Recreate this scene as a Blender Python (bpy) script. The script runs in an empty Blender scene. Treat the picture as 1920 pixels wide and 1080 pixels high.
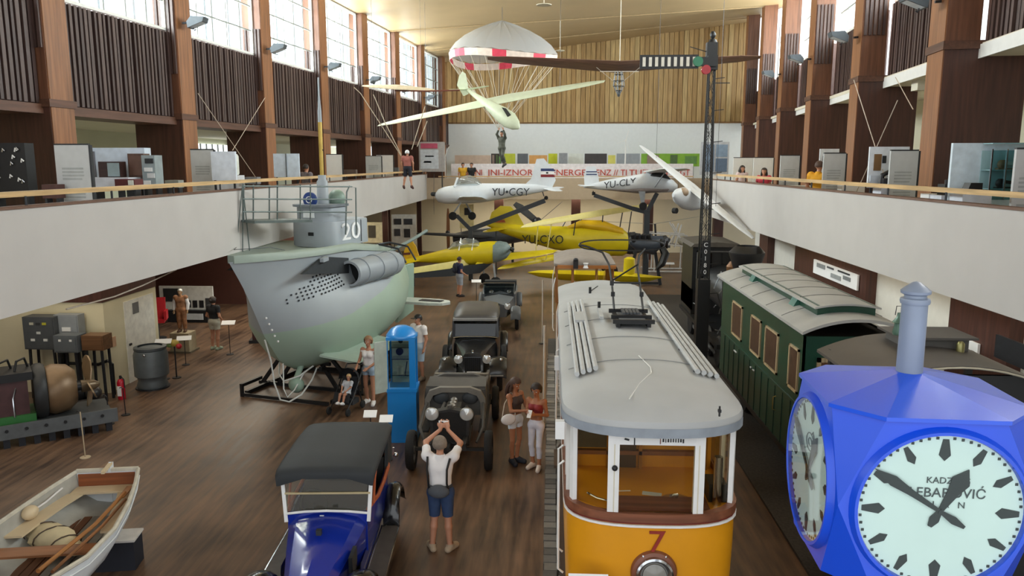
import bpy, math, random
import numpy as np
from mathutils import Vector, Matrix, Euler
R = math.radians
sc = bpy.context.scene
col = sc.collection
# ---------------------------------------------------------------- camera, world, light, exposure
F = 1440.0
TH = math.atan(233 / F); PS = math.atan(75 * math.cos(TH) / F)
CAM = Vector((0, 0, 5.8))
FW = Vector((-math.sin(PS) * math.cos(TH), math.cos(PS) * math.cos(TH), -math.sin(TH)))
RT = Vector((math.cos(PS), math.sin(PS), 0)); UP = RT.cross(FW)
cd = bpy.data.cameras.new('camera'); cam = bpy.data.objects.new('camera', cd); col.objects.link(cam)
cd.sensor_width = 36; cd.lens = 36 * F / 1920; cd.clip_start = .05; cd.clip_end = 300
cam.matrix_world = Matrix(((RT.x, UP.x, -FW.x, CAM.x), (RT.y, UP.y, -FW.y, CAM.y), (RT.z, UP.z, -FW.z, CAM.z), (0, 0, 0, 1)))
sc.camera = cam
w = bpy.data.worlds.new('world'); sc.world = w; w.use_nodes = True
w.node_tree.nodes['Background'].inputs[0].default_value = (.93, .97, 1, 1)
w.node_tree.nodes['Background'].inputs[1].default_value = 1.75
sc.view_settings.view_transform = 'Standard'; sc.view_settings.look = 'None'
sc.view_settings.exposure = 0.0; sc.view_settings.gamma = 1
WALL_L = dict(o=(-12.35, 0), k=.108)      # line of the columns: x = o + k*y
WALL_R = dict(o=(5.79, 0), k=.1146)
def area(name, loc, rot, sx, sy, power, colr=(1, .97, .92)):
    l = bpy.data.lights.new(name, 'AREA'); l.shape = 'RECTANGLE'; l.size = sx; l.size_y = sy; l.energy = power; l.color = colr
    o = bpy.data.objects.new(name, l); o.location = loc; o.rotation_euler = rot; col.objects.link(o); return o
# daylight falling through the row of high windows on either side
for i in range(7):
    y = 13.6 + 4.8 * i + 2.4
    area('window_daylight', (-12.35 + .108 * y - 1.5, y, 10.9), (0, R(-90), R(-6.2)), 3.2, 4.6, 1750)
for i in range(5):
    y = 13 + 6 * i
    area('window_daylight', (5.79 + .1146 * y + 2.2, y, 11.6), (0, R(90), R(-6.5)), 3.2, 5.6, 1750)
# added fill lights without fixtures, to brighten the space under the galleries
for x, y, sx, sy, e in ((0, 47.5, 12, 2, 420), (-10.5, 30, 3, 16, 420), (-11.5, 16, 4, 8, 130), (7.6, 18, 1.5, 18, 130)):
    area('gallery_underside_fill', (x, y, 3.74), (0, 0, 0), sx, sy, e, (1, .9, .72))
# ---------------------------------------------------------------- helpers
def at(x, y, X=None, Y=None, Z=None):
    """world point on the plane X=, Y= or Z= that the photograph shows at pixel x, y"""
    d = FW + RT * ((x - 960) / F) + UP * ((540 - y) / F)
    t = (X - CAM.x) / d.x if X is not None else (Y - CAM.y) / d.y if Y is not None else (Z - CAM.z) / d.z
    return CAM + d * t
def lin(h):
    h = h.lstrip('#'); c = [int(h[i:i + 2], 16) / 255 for i in (0, 2, 4)]
    return tuple(x / 12.92 if x <= .04045 else ((x + .055) / 1.055) ** 2.4 for x in c) + (1,)
MATS = {}
def mt(hexc, rough=.5, metal=0, var=.12, scale=6, bump=0, stretch=(1, 1, 1), coat=0, key=''):
    k = (hexc, rough, metal, var, scale, bump, stretch, coat, key)
    if k in MATS: return MATS[k]
    m = bpy.data.materials.new('paint_' + hexc.strip('#')); m.use_nodes = True; MATS[k] = m
    nt = m.node_tree; N = nt.nodes; L = nt.links; b = N['Principled BSDF']
    b.inputs['Roughness'].default_value = rough; b.inputs['Metallic'].default_value = metal
    if coat: b.inputs['Coat Weight'].default_value = coat; b.inputs['Coat Roughness'].default_value = .08
    tc = N.new('ShaderNodeTexCoord'); mp = N.new('ShaderNodeMapping'); mp.inputs['Scale'].default_value = stretch
    nz = N.new('ShaderNodeTexNoise'); nz.inputs['Scale'].default_value = scale; nz.inputs['Detail'].default_value = 6
    L.new(tc.outputs['Object'], mp.inputs['Vector']); L.new(mp.outputs[0], nz.inputs['Vector'])
    c = lin(hexc); rp = N.new('ShaderNodeValToRGB')
    rp.color_ramp.elements[0].position = .3; rp.color_ramp.elements[1].position = .7
    rp.color_ramp.elements[0].color = tuple(x * (1 - var) for x in c[:3]) + (1,)
    rp.color_ramp.elements[1].color = tuple(min(1, x * (1 + var)) for x in c[:3]) + (1,)
    L.new(nz.outputs['Fac'], rp.inputs['Fac']); L.new(rp.outputs['Color'], b.inputs['Base Color'])
    if bump:
        bp = N.new('ShaderNodeBump'); bp.inputs['Strength'].default_value = bump; bp.inputs['Distance'].default_value = .01
        L.new(nz.outputs['Fac'], bp.inputs['Height']); L.new(bp.outputs[0], b.inputs['Normal'])
    return m
def wood(hexc, rough=.5, axis='z', var=.3, scale=5, coat=0):
    st = {'x': (.06, 1, 1), 'y': (1, .06, 1), 'z': (1, 1, .06)}[axis]
    return mt(hexc, rough, 0, var, scale * 3, .15, st, coat, 'wood' + axis)
def glass(tint='#dfe8e6', refl=.12, key='', alpha=.0):
    k = ('glass', tint, refl, key, alpha)
    if k in MATS: return MATS[k]
    m = bpy.data.materials.new('clear_glass'); m.use_nodes = True; MATS[k] = m
    nt = m.node_tree; N = nt.nodes; L = nt.links; N.remove(N['Principled BSDF'])
    tr = N.new('ShaderNodeBsdfTransparent'); tr.inputs[0].default_value = lin(tint)
    gl = N.new('ShaderNodeBsdfGlossy'); gl.inputs['Roughness'].default_value = .03
    mx = N.new('ShaderNodeMixShader'); fr = N.new('ShaderNodeMath'); fr.operation = 'POWER'; fr.inputs[1].default_value = 5; lw = N.new('ShaderNodeLayerWeight'); L.new(lw.outputs['Facing'], fr.inputs[0])
    ad = N.new('ShaderNodeMath'); ad.operation = 'ADD'; ad.inputs[1].default_value = refl; ad.use_clamp = True
    L.new(fr.outputs[0], ad.inputs[0]); L.new(ad.outputs[0], mx.inputs[0])
    L.new(tr.outputs[0], mx.inputs[1]); L.new(gl.outputs[0], mx.inputs[2])
    out = N['Material Output']
    if alpha:
        df = N.new('ShaderNodeBsdfDiffuse'); df.inputs[0].default_value = lin(tint); m2 = N.new('ShaderNodeMixShader'); m2.inputs[0].default_value = alpha
        L.new(mx.outputs[0], m2.inputs[1]); L.new(df.outputs[0], m2.inputs[2]); L.new(m2.outputs[0], out.inputs['Surface'])
    else: L.new(mx.outputs[0], out.inputs['Surface'])
    return m
def glow(hexc, s):
    k = ('glow', hexc, s)
    if k in MATS: return MATS[k]
    m = bpy.data.materials.new('daylit_pane_glow'); m.use_nodes = True; MATS[k] = m
    b = m.node_tree.nodes['Principled BSDF']; b.inputs['Base Color'].default_value = lin(hexc)
    b.inputs['Emission Color'].default_value = lin(hexc); b.inputs['Emission Strength'].default_value = s
    return m
class M:
    """collects shapes and links them as one mesh"""
    def __init__(s): s.v = []; s.f = []; s.mi = []; s.cur = 0
    def add(s, vs, fs):
        n = len(s.v); s.v += [tuple(v) for v in vs]; s.f += [tuple(i + n for i in f) for f in fs]; s.mi += [s.cur] * len(fs); return s
    def m(s, i): s.cur = i; return s
    def box(s, c, d, r=None):
        x, y, z = d[0] / 2, d[1] / 2, d[2] / 2
        vs = [Vector(p) for p in ((-x, -y, -z), (x, -y, -z), (x, y, -z), (-x, y, -z), (-x, -y, z), (x, -y, z), (x, y, z), (-x, y, z))]
        if r: e = Euler([R(a) for a in r]).to_matrix(); vs = [e @ v for v in vs]
        c = Vector(c)
        return s.add([v + c for v in vs], ((0, 3, 2, 1), (4, 5, 6, 7), (0, 1, 5, 4), (1, 2, 6, 5), (2, 3, 7, 6), (3, 0, 4, 7)))
    def b2(s, x0, x1, y0, y1, z0, z1): return s.box(((x0 + x1) / 2, (y0 + y1) / 2, (z0 + z1) / 2), (abs(x1 - x0), abs(y1 - y0), abs(z1 - z0)))
    def bar(s, a, b, w, h=None, up=(0, 0, 1)):
        a = Vector(a); b = Vector(b); h = h or w; d = (b - a).normalized(); u = Vector(up)
        if abs(d.dot(u)) > .95: u = Vector((0, 1, 0))
        x = d.cross(u).normalized() * w / 2; z = x.cross(d).normalized() * h / 2
        return s.add([a - x - z, a + x - z, a + x + z, a - x + z, b - x - z, b + x - z, b + x + z, b - x + z],
                     ((0, 1, 2, 3), (7, 6, 5, 4), (0, 4, 5, 1), (1, 5, 6, 2), (2, 6, 7, 3), (3, 7, 4, 0)))
    def loft(s, rings, cap=True, close=True, loop=False):
        n = len(rings[0]); vs = [v for r in rings for v in r]; fs = []; k = len(rings)
        for i in range(k if loop else k - 1):
            j0 = (i + 1) % k
            for j in range(n if close else n - 1):
                q = (j + 1) % n; fs.append((i * n + j, i * n + q, j0 * n + q, j0 * n + j))
        if cap and close and not loop: fs.append(tuple(reversed(range(n)))); fs.append(tuple(range((k - 1) * n, k * n)))
        return s.add(vs, fs)
    def tube(s, pts, r, n=8, cap=True, loop=False):
        pts = [Vector(p) for p in pts]; k = len(pts); rs = r if isinstance(r, (list, tuple)) else [r] * k
        rings = []; u = None
        for i, p in enumerate(pts):
            a = pts[(i - 1) % k] if (loop or i) else pts[0]; b = pts[(i + 1) % k] if (loop or i < k - 1) else pts[-1]
            d = (b - a).normalized()
            if u is None: u = d.orthogonal().normalized()
            else:
                u = u - d * u.dot(d); u = u.normalized() if u.length > 1e-6 else d.orthogonal().normalized()
            w_ = d.cross(u)
            rings.append([p + (u * math.cos(t) + w_ * math.sin(t)) * rs[i] for t in (2 * math.pi * j / n for j in range(n))])
        return s.loft(rings, cap, True, loop)
    def cyl(s, a, b, r, n=16, r2=None): return s.tube([a, b], [r, r if r2 is None else r2], n)
    def lathe(s, prof, n=24, c=(0, 0, 0), ax='z', a0=0, a1=360):
        c = Vector(c); rings = []; full = abs(a1 - a0) >= 360
        for j in range(n if full else n + 1):
            t = R(a0 + (a1 - a0) * j / n); ct, st = math.cos(t), math.sin(t); ring = []
            for r, h in prof:
                p = {'z': (r * ct, r * st, h), 'y': (r * ct, h, r * st), 'x': (h, r * ct, r * st)}[ax]
                ring.append(c + Vector(p))
            rings.append(ring)
        return s.loft(rings, False, False, full)
    def ball(s, c, r, n=12):
        r = r if isinstance(r, (tuple, list)) else (r, r, r); c = Vector(c); k = n // 2 + 1; rings = []
        for i in range(1, k):
            t = math.pi * i / k
            rings.append([c + Vector((r[0] * math.sin(t) * math.cos(a), r[1] * math.sin(t) * math.sin(a), r[2] * math.cos(t))) for a in (2 * math.pi * j / n for j in range(n))])
        return s.loft(rings, True)
    def prism(s, poly, d0, d1, ax='y'):
        f = {'y': lambda u, v, d: (u, d, v), 'x': lambda u, v, d: (d, u, v), 'z': lambda u, v, d: (u, v, d)}[ax]
        return s.loft([[Vector(f(u, v, d0)) for u, v in poly], [Vector(f(u, v, d1)) for u, v in poly]])
    def grid(s, fn, nu, nv, th=0):
        """sheet fn(u,v) with u,v in 0..1, optional thickness along z"""
        P = [[Vector(fn(i / nu, j / nv)) for j in range(nv + 1)] for i in range(nu + 1)]
        vs = [p for r in P for p in r]; fs = [(i * (nv + 1) + j, (i + 1) * (nv + 1) + j, (i + 1) * (nv + 1) + j + 1, i * (nv + 1) + j + 1) for i in range(nu) for j in range(nv)]
        s.add(vs, fs)
        if th: s.add([p - Vector((0, 0, th)) for p in vs], [tuple(reversed(f)) for f in fs])
        return s
    def o(s, name, mat, parent=None, smooth=40, loc=None, rot=None):
        me = bpy.data.meshes.new(name); me.from_pydata(s.v, [], s.f); 
        mats = mat if isinstance(mat, (list, tuple)) else [mat]
        for m_ in mats: me.materials.append(m_)
        if len(mats) > 1: me.polygons.foreach_set('material_index', s.mi)
        import bmesh
        bm = bmesh.new(); bm.from_mesh(me); bmesh.ops.recalc_face_normals(bm, faces=bm.faces); bm.to_mesh(me); bm.free()
        if smooth:
            me.polygons.foreach_set('use_smooth', [True] * len(me.polygons)); me.set_sharp_from_angle(angle=R(smooth))
        ob = bpy.data.objects.new(name, me); col.objects.link(ob); ob.parent = parent
        if loc: ob.location = loc
        if rot: ob.rotation_euler = [R(a) for a in rot]
        return ob
def T(name, label, cat, loc=(0, 0, 0), rz=0, group=None, s=1, rx=0, ry=0):
    o = bpy.data.objects.new(name, None); o.empty_display_size = .1; col.objects.link(o); o.location = loc
    o.rotation_euler = (R(rx), R(ry), R(rz)); o.scale = (s, s, s); return tag(o, label, cat, group)
def tag(o, label, cat, group=None, kind=None):
    o['label'] = label; o['category'] = cat
    if group: o['group'] = group
    if kind: o['kind'] = kind
    return o
def st(o): o['kind'] = 'structure'; return o
def sempty(name, loc=(0, 0, 0), rz=0):
    o = bpy.data.objects.new(name, None); col.objects.link(o); o.location = loc; o.rotation_euler = (0, 0, R(rz)); return st(o)
def dup(root, loc=None, rz=None, label=None, parent=None):
    r = root.copy(); col.objects.link(r); r.parent = parent
    if loc is not None: r.location = loc
    if rz is not None: r.rotation_euler.z = R(rz)
    if label: r['label'] = label
    for ch in root.children: dup(ch, parent=r)
    return r
def inst(me_ob, parent, loc=None, rot=None, scale=None):
    c = me_ob.copy(); col.objects.link(c); c.parent = parent
    if loc is not None: c.location = loc
    if rot is not None: c.rotation_euler = [R(a) for a in rot]
    if scale is not None: c.scale = scale
    return c
def text(name, s, size, mat, parent, loc, rot=(90, 0, 0), ext=.003, align='CENTER', sx=1, shear=0):
    cu = bpy.data.curves.new('t', 'FONT'); cu.body = s; cu.size = size; cu.extrude = ext; cu.align_x = align; cu.align_y = 'CENTER'; cu.resolution_u = 3; cu.shear = shear
    tmp = bpy.data.objects.new('t', cu); me = bpy.data.meshes.new_from_object(tmp); bpy.data.objects.remove(tmp); bpy.data.curves.remove(cu)
    me.materials.clear(); me.materials.append(mat); ob = bpy.data.objects.new(name, me); col.objects.link(ob); ob.parent = parent
    ob.location = loc; ob.rotation_euler = [R(a) for a in rot]; ob.scale = (sx, 1, 1); return ob
def circ(r, n, z=0, c=(0, 0), a0=0): return [Vector((c[0] + r * math.cos(2 * math.pi * i / n + a0), c[1] + r * math.sin(2 * math.pi * i / n + a0), z)) for i in range(n)]
def arc(cx, cy, r, a0, a1, n, ry=None):
    return [(cx + r * math.cos(R(a0 + (a1 - a0) * i / n)), cy + (ry or r) * math.sin(R(a0 + (a1 - a0) * i / n))) for i in range(n + 1)]
# colours used again and again
BLACK = mt('#17181a', .45); STEEL = mt('#3a3c40', .4, .6); CHROME = mt('#c9ccd0', .18, 1, .03); RUBBER = mt('#1b1b1c', .8)
WHITE = mt('#e8e8e6', .5, 0, .03); PAPER = mt('#f1f2f3', .6, 0, .02); GREYP = mt('#bfc2c2', .55, 0, .05); BROWN = wood('#4a2a20', .5)
# ---------------------------------------------------------------- the hall
def floor_mat():
    m = bpy.data.materials.new('dark_plank_floor'); m.use_nodes = True; nt = m.node_tree; N = nt.nodes; L = nt.links; b = N['Principled BSDF']
    tc = N.new('ShaderNodeTexCoord')
    def nz(sc_, stretch, rz, det=5):
        mp = N.new('ShaderNodeMapping'); mp.inputs['Scale'].default_value = stretch; mp.inputs['Rotation'].default_value = (0, 0, R(rz))
        n = N.new('ShaderNodeTexNoise'); n.inputs['Scale'].default_value = sc_; n.inputs['Detail'].default_value = det
        L.new(tc.outputs['Object'], mp.inputs[0]); L.new(mp.outputs[0], n.inputs['Vector']); return n
    a = nz(9, (1, .09, 1), 38); c = nz(.7, (1, 1, 1), 0, 3)
    mx = N.new('ShaderNodeMath'); mx.operation = 'MULTIPLY_ADD'; mx.inputs[1].default_value = .45
    L.new(c.outputs['Fac'], mx.inputs[0]); 
    m2 = N.new('ShaderNodeMath'); m2.operation = 'MULTIPLY'; m2.inputs[1].default_value = .55; L.new(a.outputs['Fac'], m2.inputs[0]); L.new(m2.outputs[0], mx.inputs[2])
    rp = N.new('ShaderNodeValToRGB'); e = rp.color_ramp.elements; e[0].position = .36; e[0].color = lin('#3c2c23'); e[1].position = .66; e[1].color = lin('#80634c')
    L.new(mx.outputs[0], rp.inputs[0]); L.new(rp.outputs[0], b.inputs['Base Color'])
    rr = N.new('ShaderNodeMapRange'); rr.inputs['To Min'].default_value = .28; rr.inputs['To Max'].default_value = .5; L.new(a.outputs['Fac'], rr.inputs[0]); L.new(rr.outputs[0], b.inputs['Roughness'])
    bp = N.new('ShaderNodeBump'); bp.inputs['Strength'].default_value = .35; bp.inputs['Distance'].default_value = .01; L.new(a.outputs['Fac'], bp.inputs['Height']); L.new(bp.outputs[0], b.inputs['Normal'])
    return m
st(M().b2(-19, 18, -2, 58, -.2, 0).o('floor', floor_mat()))
CREAM = mt('#dcd5c2', .7, 0, .04, 2); PLASTER = mt('#c0bcb8', .7, 0, .03, 1.5); WARM = mt('#e4dcc0', .7, 0, .05, 1)
TANC = mt('#a68e68', .45, 0, .06, .6)
# ceiling: low line over the windows at one side, rising to the other side and to the far corner
cl = M()
xs = lambda y: (-12.9 + .108 * y, 6.9 + .1146 * y)
rows = []
for y, zr in ((-2, 13.4), (20, 13.4), (40, 13.5), (53, 14.9)):
    a, b = xs(y); rows.append([Vector((a + (b - a) * t, y, 12.4 + (zr - 12.4) * t)) for t in (0, .25, .5, .75, 1)])
cl.loft(rows, False, False); cl.loft([[v + Vector((0, 0, .3)) for v in r] for r in rows], False, False)
ceil = st(cl.o('ceiling', TANC))
# thin joints between the ceiling boards
jm = mt('#9c8560', .5)
for y in (8, 16, 24, 32, 40, 47):
    a, b = xs(y); zr = 13.4 if y < 40 else 13.5 + (y - 40) * .108
    M().bar((a, y, 12.37), (b, y, zr - .03), .05, .04).o('joint', jm, ceil)
# ---- far wall: timber boards above, pale band and gallery rear wall below
wf = sempty('wall_far', (0, 52, 0))
M().b2(-7.2, 13, .25, .5, 3.8, 15.2).o('backing', mt('#8b6a3c', .6), wf)
M().b2(-7.2, 13, .05, .25, 4.1, 8.48).o('pale_panel', mt('#dfe4e6', .6, 0, .02), wf)
random.seed(4)
bms = [wood(c, .5) for c in ('#a98a58', '#a28352', '#ae905f', '#9a7a4a', '#b39866')]
nb = 62; bw = 19.6 / nb
for i in range(nb):
    x = -7 + bw * i; d = random.uniform(.02, .12)
    M().b2(x + .015, x + bw - .015, .25 - d, .26, 8.5, 12.75 + 2.3 * (i / nb)).o('board', random.choice(bms), wf)
M().b2(-7.2, 13, .0, .12, 8.42, 8.52).o('ledge', wood('#7a5a35', .5, 'x'), wf)
# ---- columns, ribbed panels and windows of the two long sides
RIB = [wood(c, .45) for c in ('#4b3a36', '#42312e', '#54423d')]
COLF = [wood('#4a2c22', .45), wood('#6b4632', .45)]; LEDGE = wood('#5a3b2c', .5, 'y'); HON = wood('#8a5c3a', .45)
def longside(name, o, k, side, y1, S, ids, zl, zw, zt, dep, wid, setb):
    """side=+1: hall lies towards local +x. columns start at local y1 and repeat every S"""
    root = sempty(name, (o, 0, 0), -math.degrees(math.atan(k)))
    for i in ids:
        y = y1 + S * i; sx = side
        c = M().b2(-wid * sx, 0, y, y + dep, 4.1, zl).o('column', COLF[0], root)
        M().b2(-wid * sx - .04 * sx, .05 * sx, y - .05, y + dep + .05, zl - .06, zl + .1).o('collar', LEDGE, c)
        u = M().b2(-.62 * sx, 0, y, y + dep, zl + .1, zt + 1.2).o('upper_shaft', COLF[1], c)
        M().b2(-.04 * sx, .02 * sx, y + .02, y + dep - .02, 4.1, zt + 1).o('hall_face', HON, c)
        for q in range(5):      # ribs on the side turned to the near end
            x = -sx * (.06 + .115 * q); M().b2(x - .035, x + .035, y - .05, y, zl + 1.15, zl + 3.1).o('rib', RIB[q % 3], c)
        # panel of the bay beyond this column
        ya, yb = y + dep, y + S; xp = -setb * sx
        p = M().b2(xp - .16 * sx, xp - .06 * sx, ya, yb, zl, zw).o('panel', RIB[1], root)
        n = 26 if i < 2 else 18 if i < 4 else 12; wd = (yb - ya) / n
        kp = []
        for q in range(n):
            if q < 3: kp.append(M().b2(-.06, .06, -wd * .27, wd * .27, zl + .02, zw - .02).o('slat', RIB[q], p, loc=(xp, ya + wd * (q + .5), 0)))
            else: inst(kp[q % 3], p, (xp, ya + wd * (q + .5), 0), scale=(random.uniform(.7, 1.25), random.uniform(.8, 1.25), 1))
        M().b2(xp - .9 * sx, xp + .1 * sx, ya, yb, zl - .2, zl).o('ledge', LEDGE if side > 0 else CREAM, p)
        if side < 0: M().b2(xp + .1 * sx, xp + .14 * sx, ya, yb, zl - .24, zl + .02).o('white_edge', WHITE, p)
    return root
wl = longside('wall_left', -12.35, .108, 1, 16.2, 4.83, range(-1, 8), 7.05, 9.3, 12.4, .72, 1.4, .25)
wr = longside('wall_right', 5.79, .1146, -1, 16.0, 6.04, range(-1, 6), 8.05, 10.0, 13.2, .9, 1.5, .75)
FRM = mt('#e9ebe8', .5, 0, .03); MUN = mt('#8f9490', .5); FIN = mt('#a9adb3', .6)
def window(n, o, k, ya, yb, z0, z1, xp, nv, nh):
    r = sempty('window_%d' % n, (o, 0, 0), -math.degrees(math.atan(k)))
    fr = M(); t = .07
    fr.b2(xp - .05, xp + .05, ya, yb, z0, z0 + t).b2(xp - .05, xp + .05, ya, yb, z1 - t, z1).b2(xp - .05, xp + .05, ya, ya + t, z0, z1).b2(xp - .05, xp + .05, yb - t, yb, z0, z1)
    fr.o('window_frame', FRM, r)
    for i in range(1, nv):
        y = ya + (yb - ya) * i / nv; M().b2(xp - .025, xp + .025, y - .022, y + .022, z0 + t, z1 - t).o('muntin', MUN, r)
    for j in range(1, nh):
        z = z0 + (z1 - z0) * j / nh; M().b2(xp - .022, xp + .022, ya + t, yb - t, z - .02, z + .02).o('glazing_bar', MUN, r)
    for i in range(nv):
        a = ya + (yb - ya) * i / nv; b = ya + (yb - ya) * (i + 1) / nv
        M().b2(xp - .006, xp + .006, a, b, z0 + .02, z1 - .02).o('pane', glass('#eef4f6', .02), r)
    sgn = -1 if xp < 1 and o < 0 else 1
    for i in range(3):      # sun-shade fins outside
        y = ya + (yb - ya) * (i + .65) / 3; M().b2(xp + sgn * .55, xp + sgn * .95, y - .04, y + .04, z0 - .3, z1).o('fin', FIN, r)
    return r
for i in range(-1, 7): window(i + 2, -12.35, .108, 16.2 + 4.83 * i + .72, 16.2 + 4.83 * (i + 1), 9.32, 12.4, -.3, 5, 4)
for i in range(-1, 5): window(i + 12, 5.79, .1146, 16.0 + 6.04 * i + .9, 16.0 + 6.04 * (i + 1), 10.02, 13.3, .8, 5, 4)
# ---- galleries
GF = mt('#7b6a58', .6)
st(M().add([(-7.25, -2, 3.8), (-19, -2, 3.8), (-19, 58, 3.8), (-7.25, 58, 3.8), (-7.25, -2, 4.1), (-19, -2, 4.1), (-19, 58, 4.1), (-7.25, 58, 4.1)], [(0, 1, 2, 3), (4, 5, 6, 7), (0, 1, 5, 4), (1, 2, 6, 5), (2, 3, 7, 6), (3, 0, 4, 7)]).o('floor_gallery_left', CREAM))
st(M().prism([(6.15, -2), (18, -2), (18, 58), (9.25, 58), (9.25, 44), (6.15, 29.5)], 3.8, 4.1, 'z').o('floor_gallery_right', CREAM))
st(M().b2(-7.25, 9.25, 44.1, 58, 3.8, 4.1).o('floor_gallery_far', CREAM))
RAIL = wood('#c9a877', .4, 'y'); RAILX = wood('#c9a877', .4, 'x')
wpl = st(M().b2(-7.3, -7.15, -2, 44.2, 3.8, 5.22).o('wall_parapet_left', PLASTER))
M().b2(-7.32, -7.13, -2, 44.2, 5.2, 5.235).o('edge_strip', mt('#6d5040', .5), wpl)
wpr = st(M().prism([(6.05, -2), (6.2, -2), (6.2, 29.5), (9.3, 44.2), (9.15, 44.2), (6.05, 29.5)], 3.8, 5.22, 'z').o('wall_parapet_right', PLASTER))
M().b2(6.03, 6.22, -2, 29.5, 5.2, 5.235).o('edge_strip', mt('#6d5040', .5), wpr)
wpf = st(M().b2(-7.3, 9.3, 44.0, 44.15, 3.8, 5.0).o('wall_parapet_far', mt('#b8a58c', .6, 0, .04)))
tag(M().bar((-7.3, 0, 5.39), (-7.3, 44, 5.39), .09, .075).o('handrail', RAIL), 'pale wooden handrail along the gallery parapet beside the submarine', 'handrail')
tag(M().bar((6.2, 0, 5.39), (6.2, 29.5, 5.39), .09, .075).o('handrail', RAIL), 'pale wooden handrail along the gallery parapet above the green railway carriage', 'handrail')
hl, hr = [o for o in col.objects if o.name.startswith('handrail')]
for i in range(20):
    M().cyl((-7.25, 4 + 2.1 * i, 5.2), (-7.25, 4 + 2.1 * i, 5.36), .018, 6).o('post', STEEL, hl)
    if i < 12: M().cyl((6.15, 4 + 2.1 * i, 5.2), (6.15, 4 + 2.1 * i, 5.36), .018, 6).o('post', STEEL, hr)
# rooms behind the gallery columns
st(M().b2(-16.2, -16, -2, 58, 4.1, 7).o('wall_gallery_left', mt('#d5d6bd', .7, 0, .04, 1)))
st(M().add([(-16.2, -2, 6.95), (-13.1, -2, 6.95), (-7.5, 52, 6.95), (-16.2, 52, 6.95), (-16.2, -2, 7.1), (-13.1, -2, 7.1), (-7.5, 52, 7.1), (-16.2, 52, 7.1)], [(0, 1, 2, 3), (4, 5, 6, 7), (0, 1, 5, 4), (1, 2, 6, 5), (2, 3, 7, 6), (3, 0, 4, 7)]).o('ceiling_gallery_left', CREAM))
st(M().b2(12.9, 13.1, -2, 34, 4.1, 8).o('wall_gallery_right', mt('#ddd9c2', .7, 0, .04, 1)))
st(M().add([(6.3, -2, 8.0), (13.1, -2, 8.0), (17, 50, 8.0), (12, 50, 8.0), (6.3, -2, 8.1), (13.1, -2, 8.1), (17, 50, 8.1), (12, 50, 8.1)], [(0, 1, 2, 3), (4, 5, 6, 7), (0, 1, 5, 4), (1, 2, 6, 5), (2, 3, 7, 6), (3, 0, 4, 7)]).o('ceiling_gallery_right', CREAM))
for i, y in enumerate((8, 11, 14, 17, 20)):
    st(M().b2(9, 13, y, y + .35, 7.6, 8.0).o('trim_%d' % (i + 1), CREAM))
# ---- ground floor walls below the galleries
st(M().b2(-17.2, -17, -2, 52, 0, 3.8).o('wall_lower_left', mt('#5b3a2e', .6)))
st(M().b2(8.9, 9.1, -2, 34, 0, 3.8).o('wall_lower_right', mt('#dedbd2', .6, 0, .03)))
st(M().b2(-19, 14, 51, 51.2, 0, 3.8).o('wall_lower_far', WARM))
for i, (x0, x1) in enumerate(((1430, 1446), (1499, 1640), (1805, 1925))):
    ya = at(x1, 540, X=8.85).y; yb = at(x0, 540, X=8.85).y
    st(M().b2(8.62, 8.9, ya, yb, 0, 3.8).o('column_lower', BROWN))
for x, y in ((-3.5, 47), (1.2, 47), (5.6, 47), (9.6, 46)):
    st(M().b2(x, x + .55, y, y + .5, 0, 3.8).o('column_lower', BROWN))
# ---------------------------------------------------------------- tram with bow collector
TY = mt('#e29a17', .35, 0, .04, 3, coat=.3); TYI = mt('#e3a228', .45, 0, .06); TROOF = mt('#aeb0b0', .55, 0, .08, 1.2); TRIMB = wood('#7a4a33', .4, 'x')
def plan(hw, yf, yb, dep, e=2.7, n=18):
    f = []
    for i in range(n + 1):
        a = math.pi * i / n; c, s_ = -math.cos(a), math.sin(a)
        f.append((hw * math.copysign(abs(c) ** (2 / e), c), dep - dep * abs(s_) ** (2 / e)))
    return [(x, yf + d) for x, d in f] + [(x, yb - d) for x, d in reversed(f)]
def front_y(x, hw, yf, dep, e=2.7): return yf + dep - dep * (1 - min(1, abs(x / hw)) ** e) ** (1 / e)
tr = T('tram', 'yellow electric tram with grey roof, white window posts and a bow collector', 'tram', (1.13, 7.75, 0))
HW, DEP, TL = .945, .62, 6.9
rings = [[Vector((x * s_, (y - 3.4) * (.99 if s_ < 1 else 1) + 3.4, z)) for x, y in plan(HW, 0, TL, DEP)] for s_, z in ((.9, .32), (.95, .5), (.985, 1.0), (1, 1.6), (1, 2.04))]
M().loft(rings).o('body', TY, tr)
def band(hw, z0, z1, out, name, mat, par=tr, yf=0, yb=TL, dep=DEP):
    a = plan(hw + out, yf - out, yb + out, dep + out); b = plan(hw - .05, yf + .05, yb - .05, dep)
    M().loft([[Vector((x, y, z0)) for x, y in a], [Vector((x, y, z1)) for x, y in a], [Vector((x, y, z1)) for x, y in b], [Vector((x, y, z0)) for x, y in b]], False, True, True).o(name, mat, par)
band(HW, 1.97, 1.995, .025, 'white_stripe', WHITE); band(HW, 2.005, 2.025, .015, 'red_stripe', mt('#6b2218', .5)); band(HW, 2.025, 2.12, .02, 'window_sill', TRIMB)
band(HW, .3, .42, .03, 'skirt_rail', mt('#3b2a22', .6))
TL0, TZ = 2.12, 2.98
def post(x, y, wx, wy, rz=0):
    return M().box((0, 0, (TL0 + TZ) / 2), (wx, wy, TZ - TL0)).o('window_post', WHITE, tr, loc=(x, y, 0), rot=(0, 0, rz))
FX = (-.45, .45); py = [front_y(x, HW, 0, DEP) for x in FX]
post(FX[0], py[0] + .02, .12, .05, -4); post(FX[1], py[1] + .02, .11, .05, 4)
post(-.865, .36, .05, .09, 20); post(.865, .36, .05, .09, -20)
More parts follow.
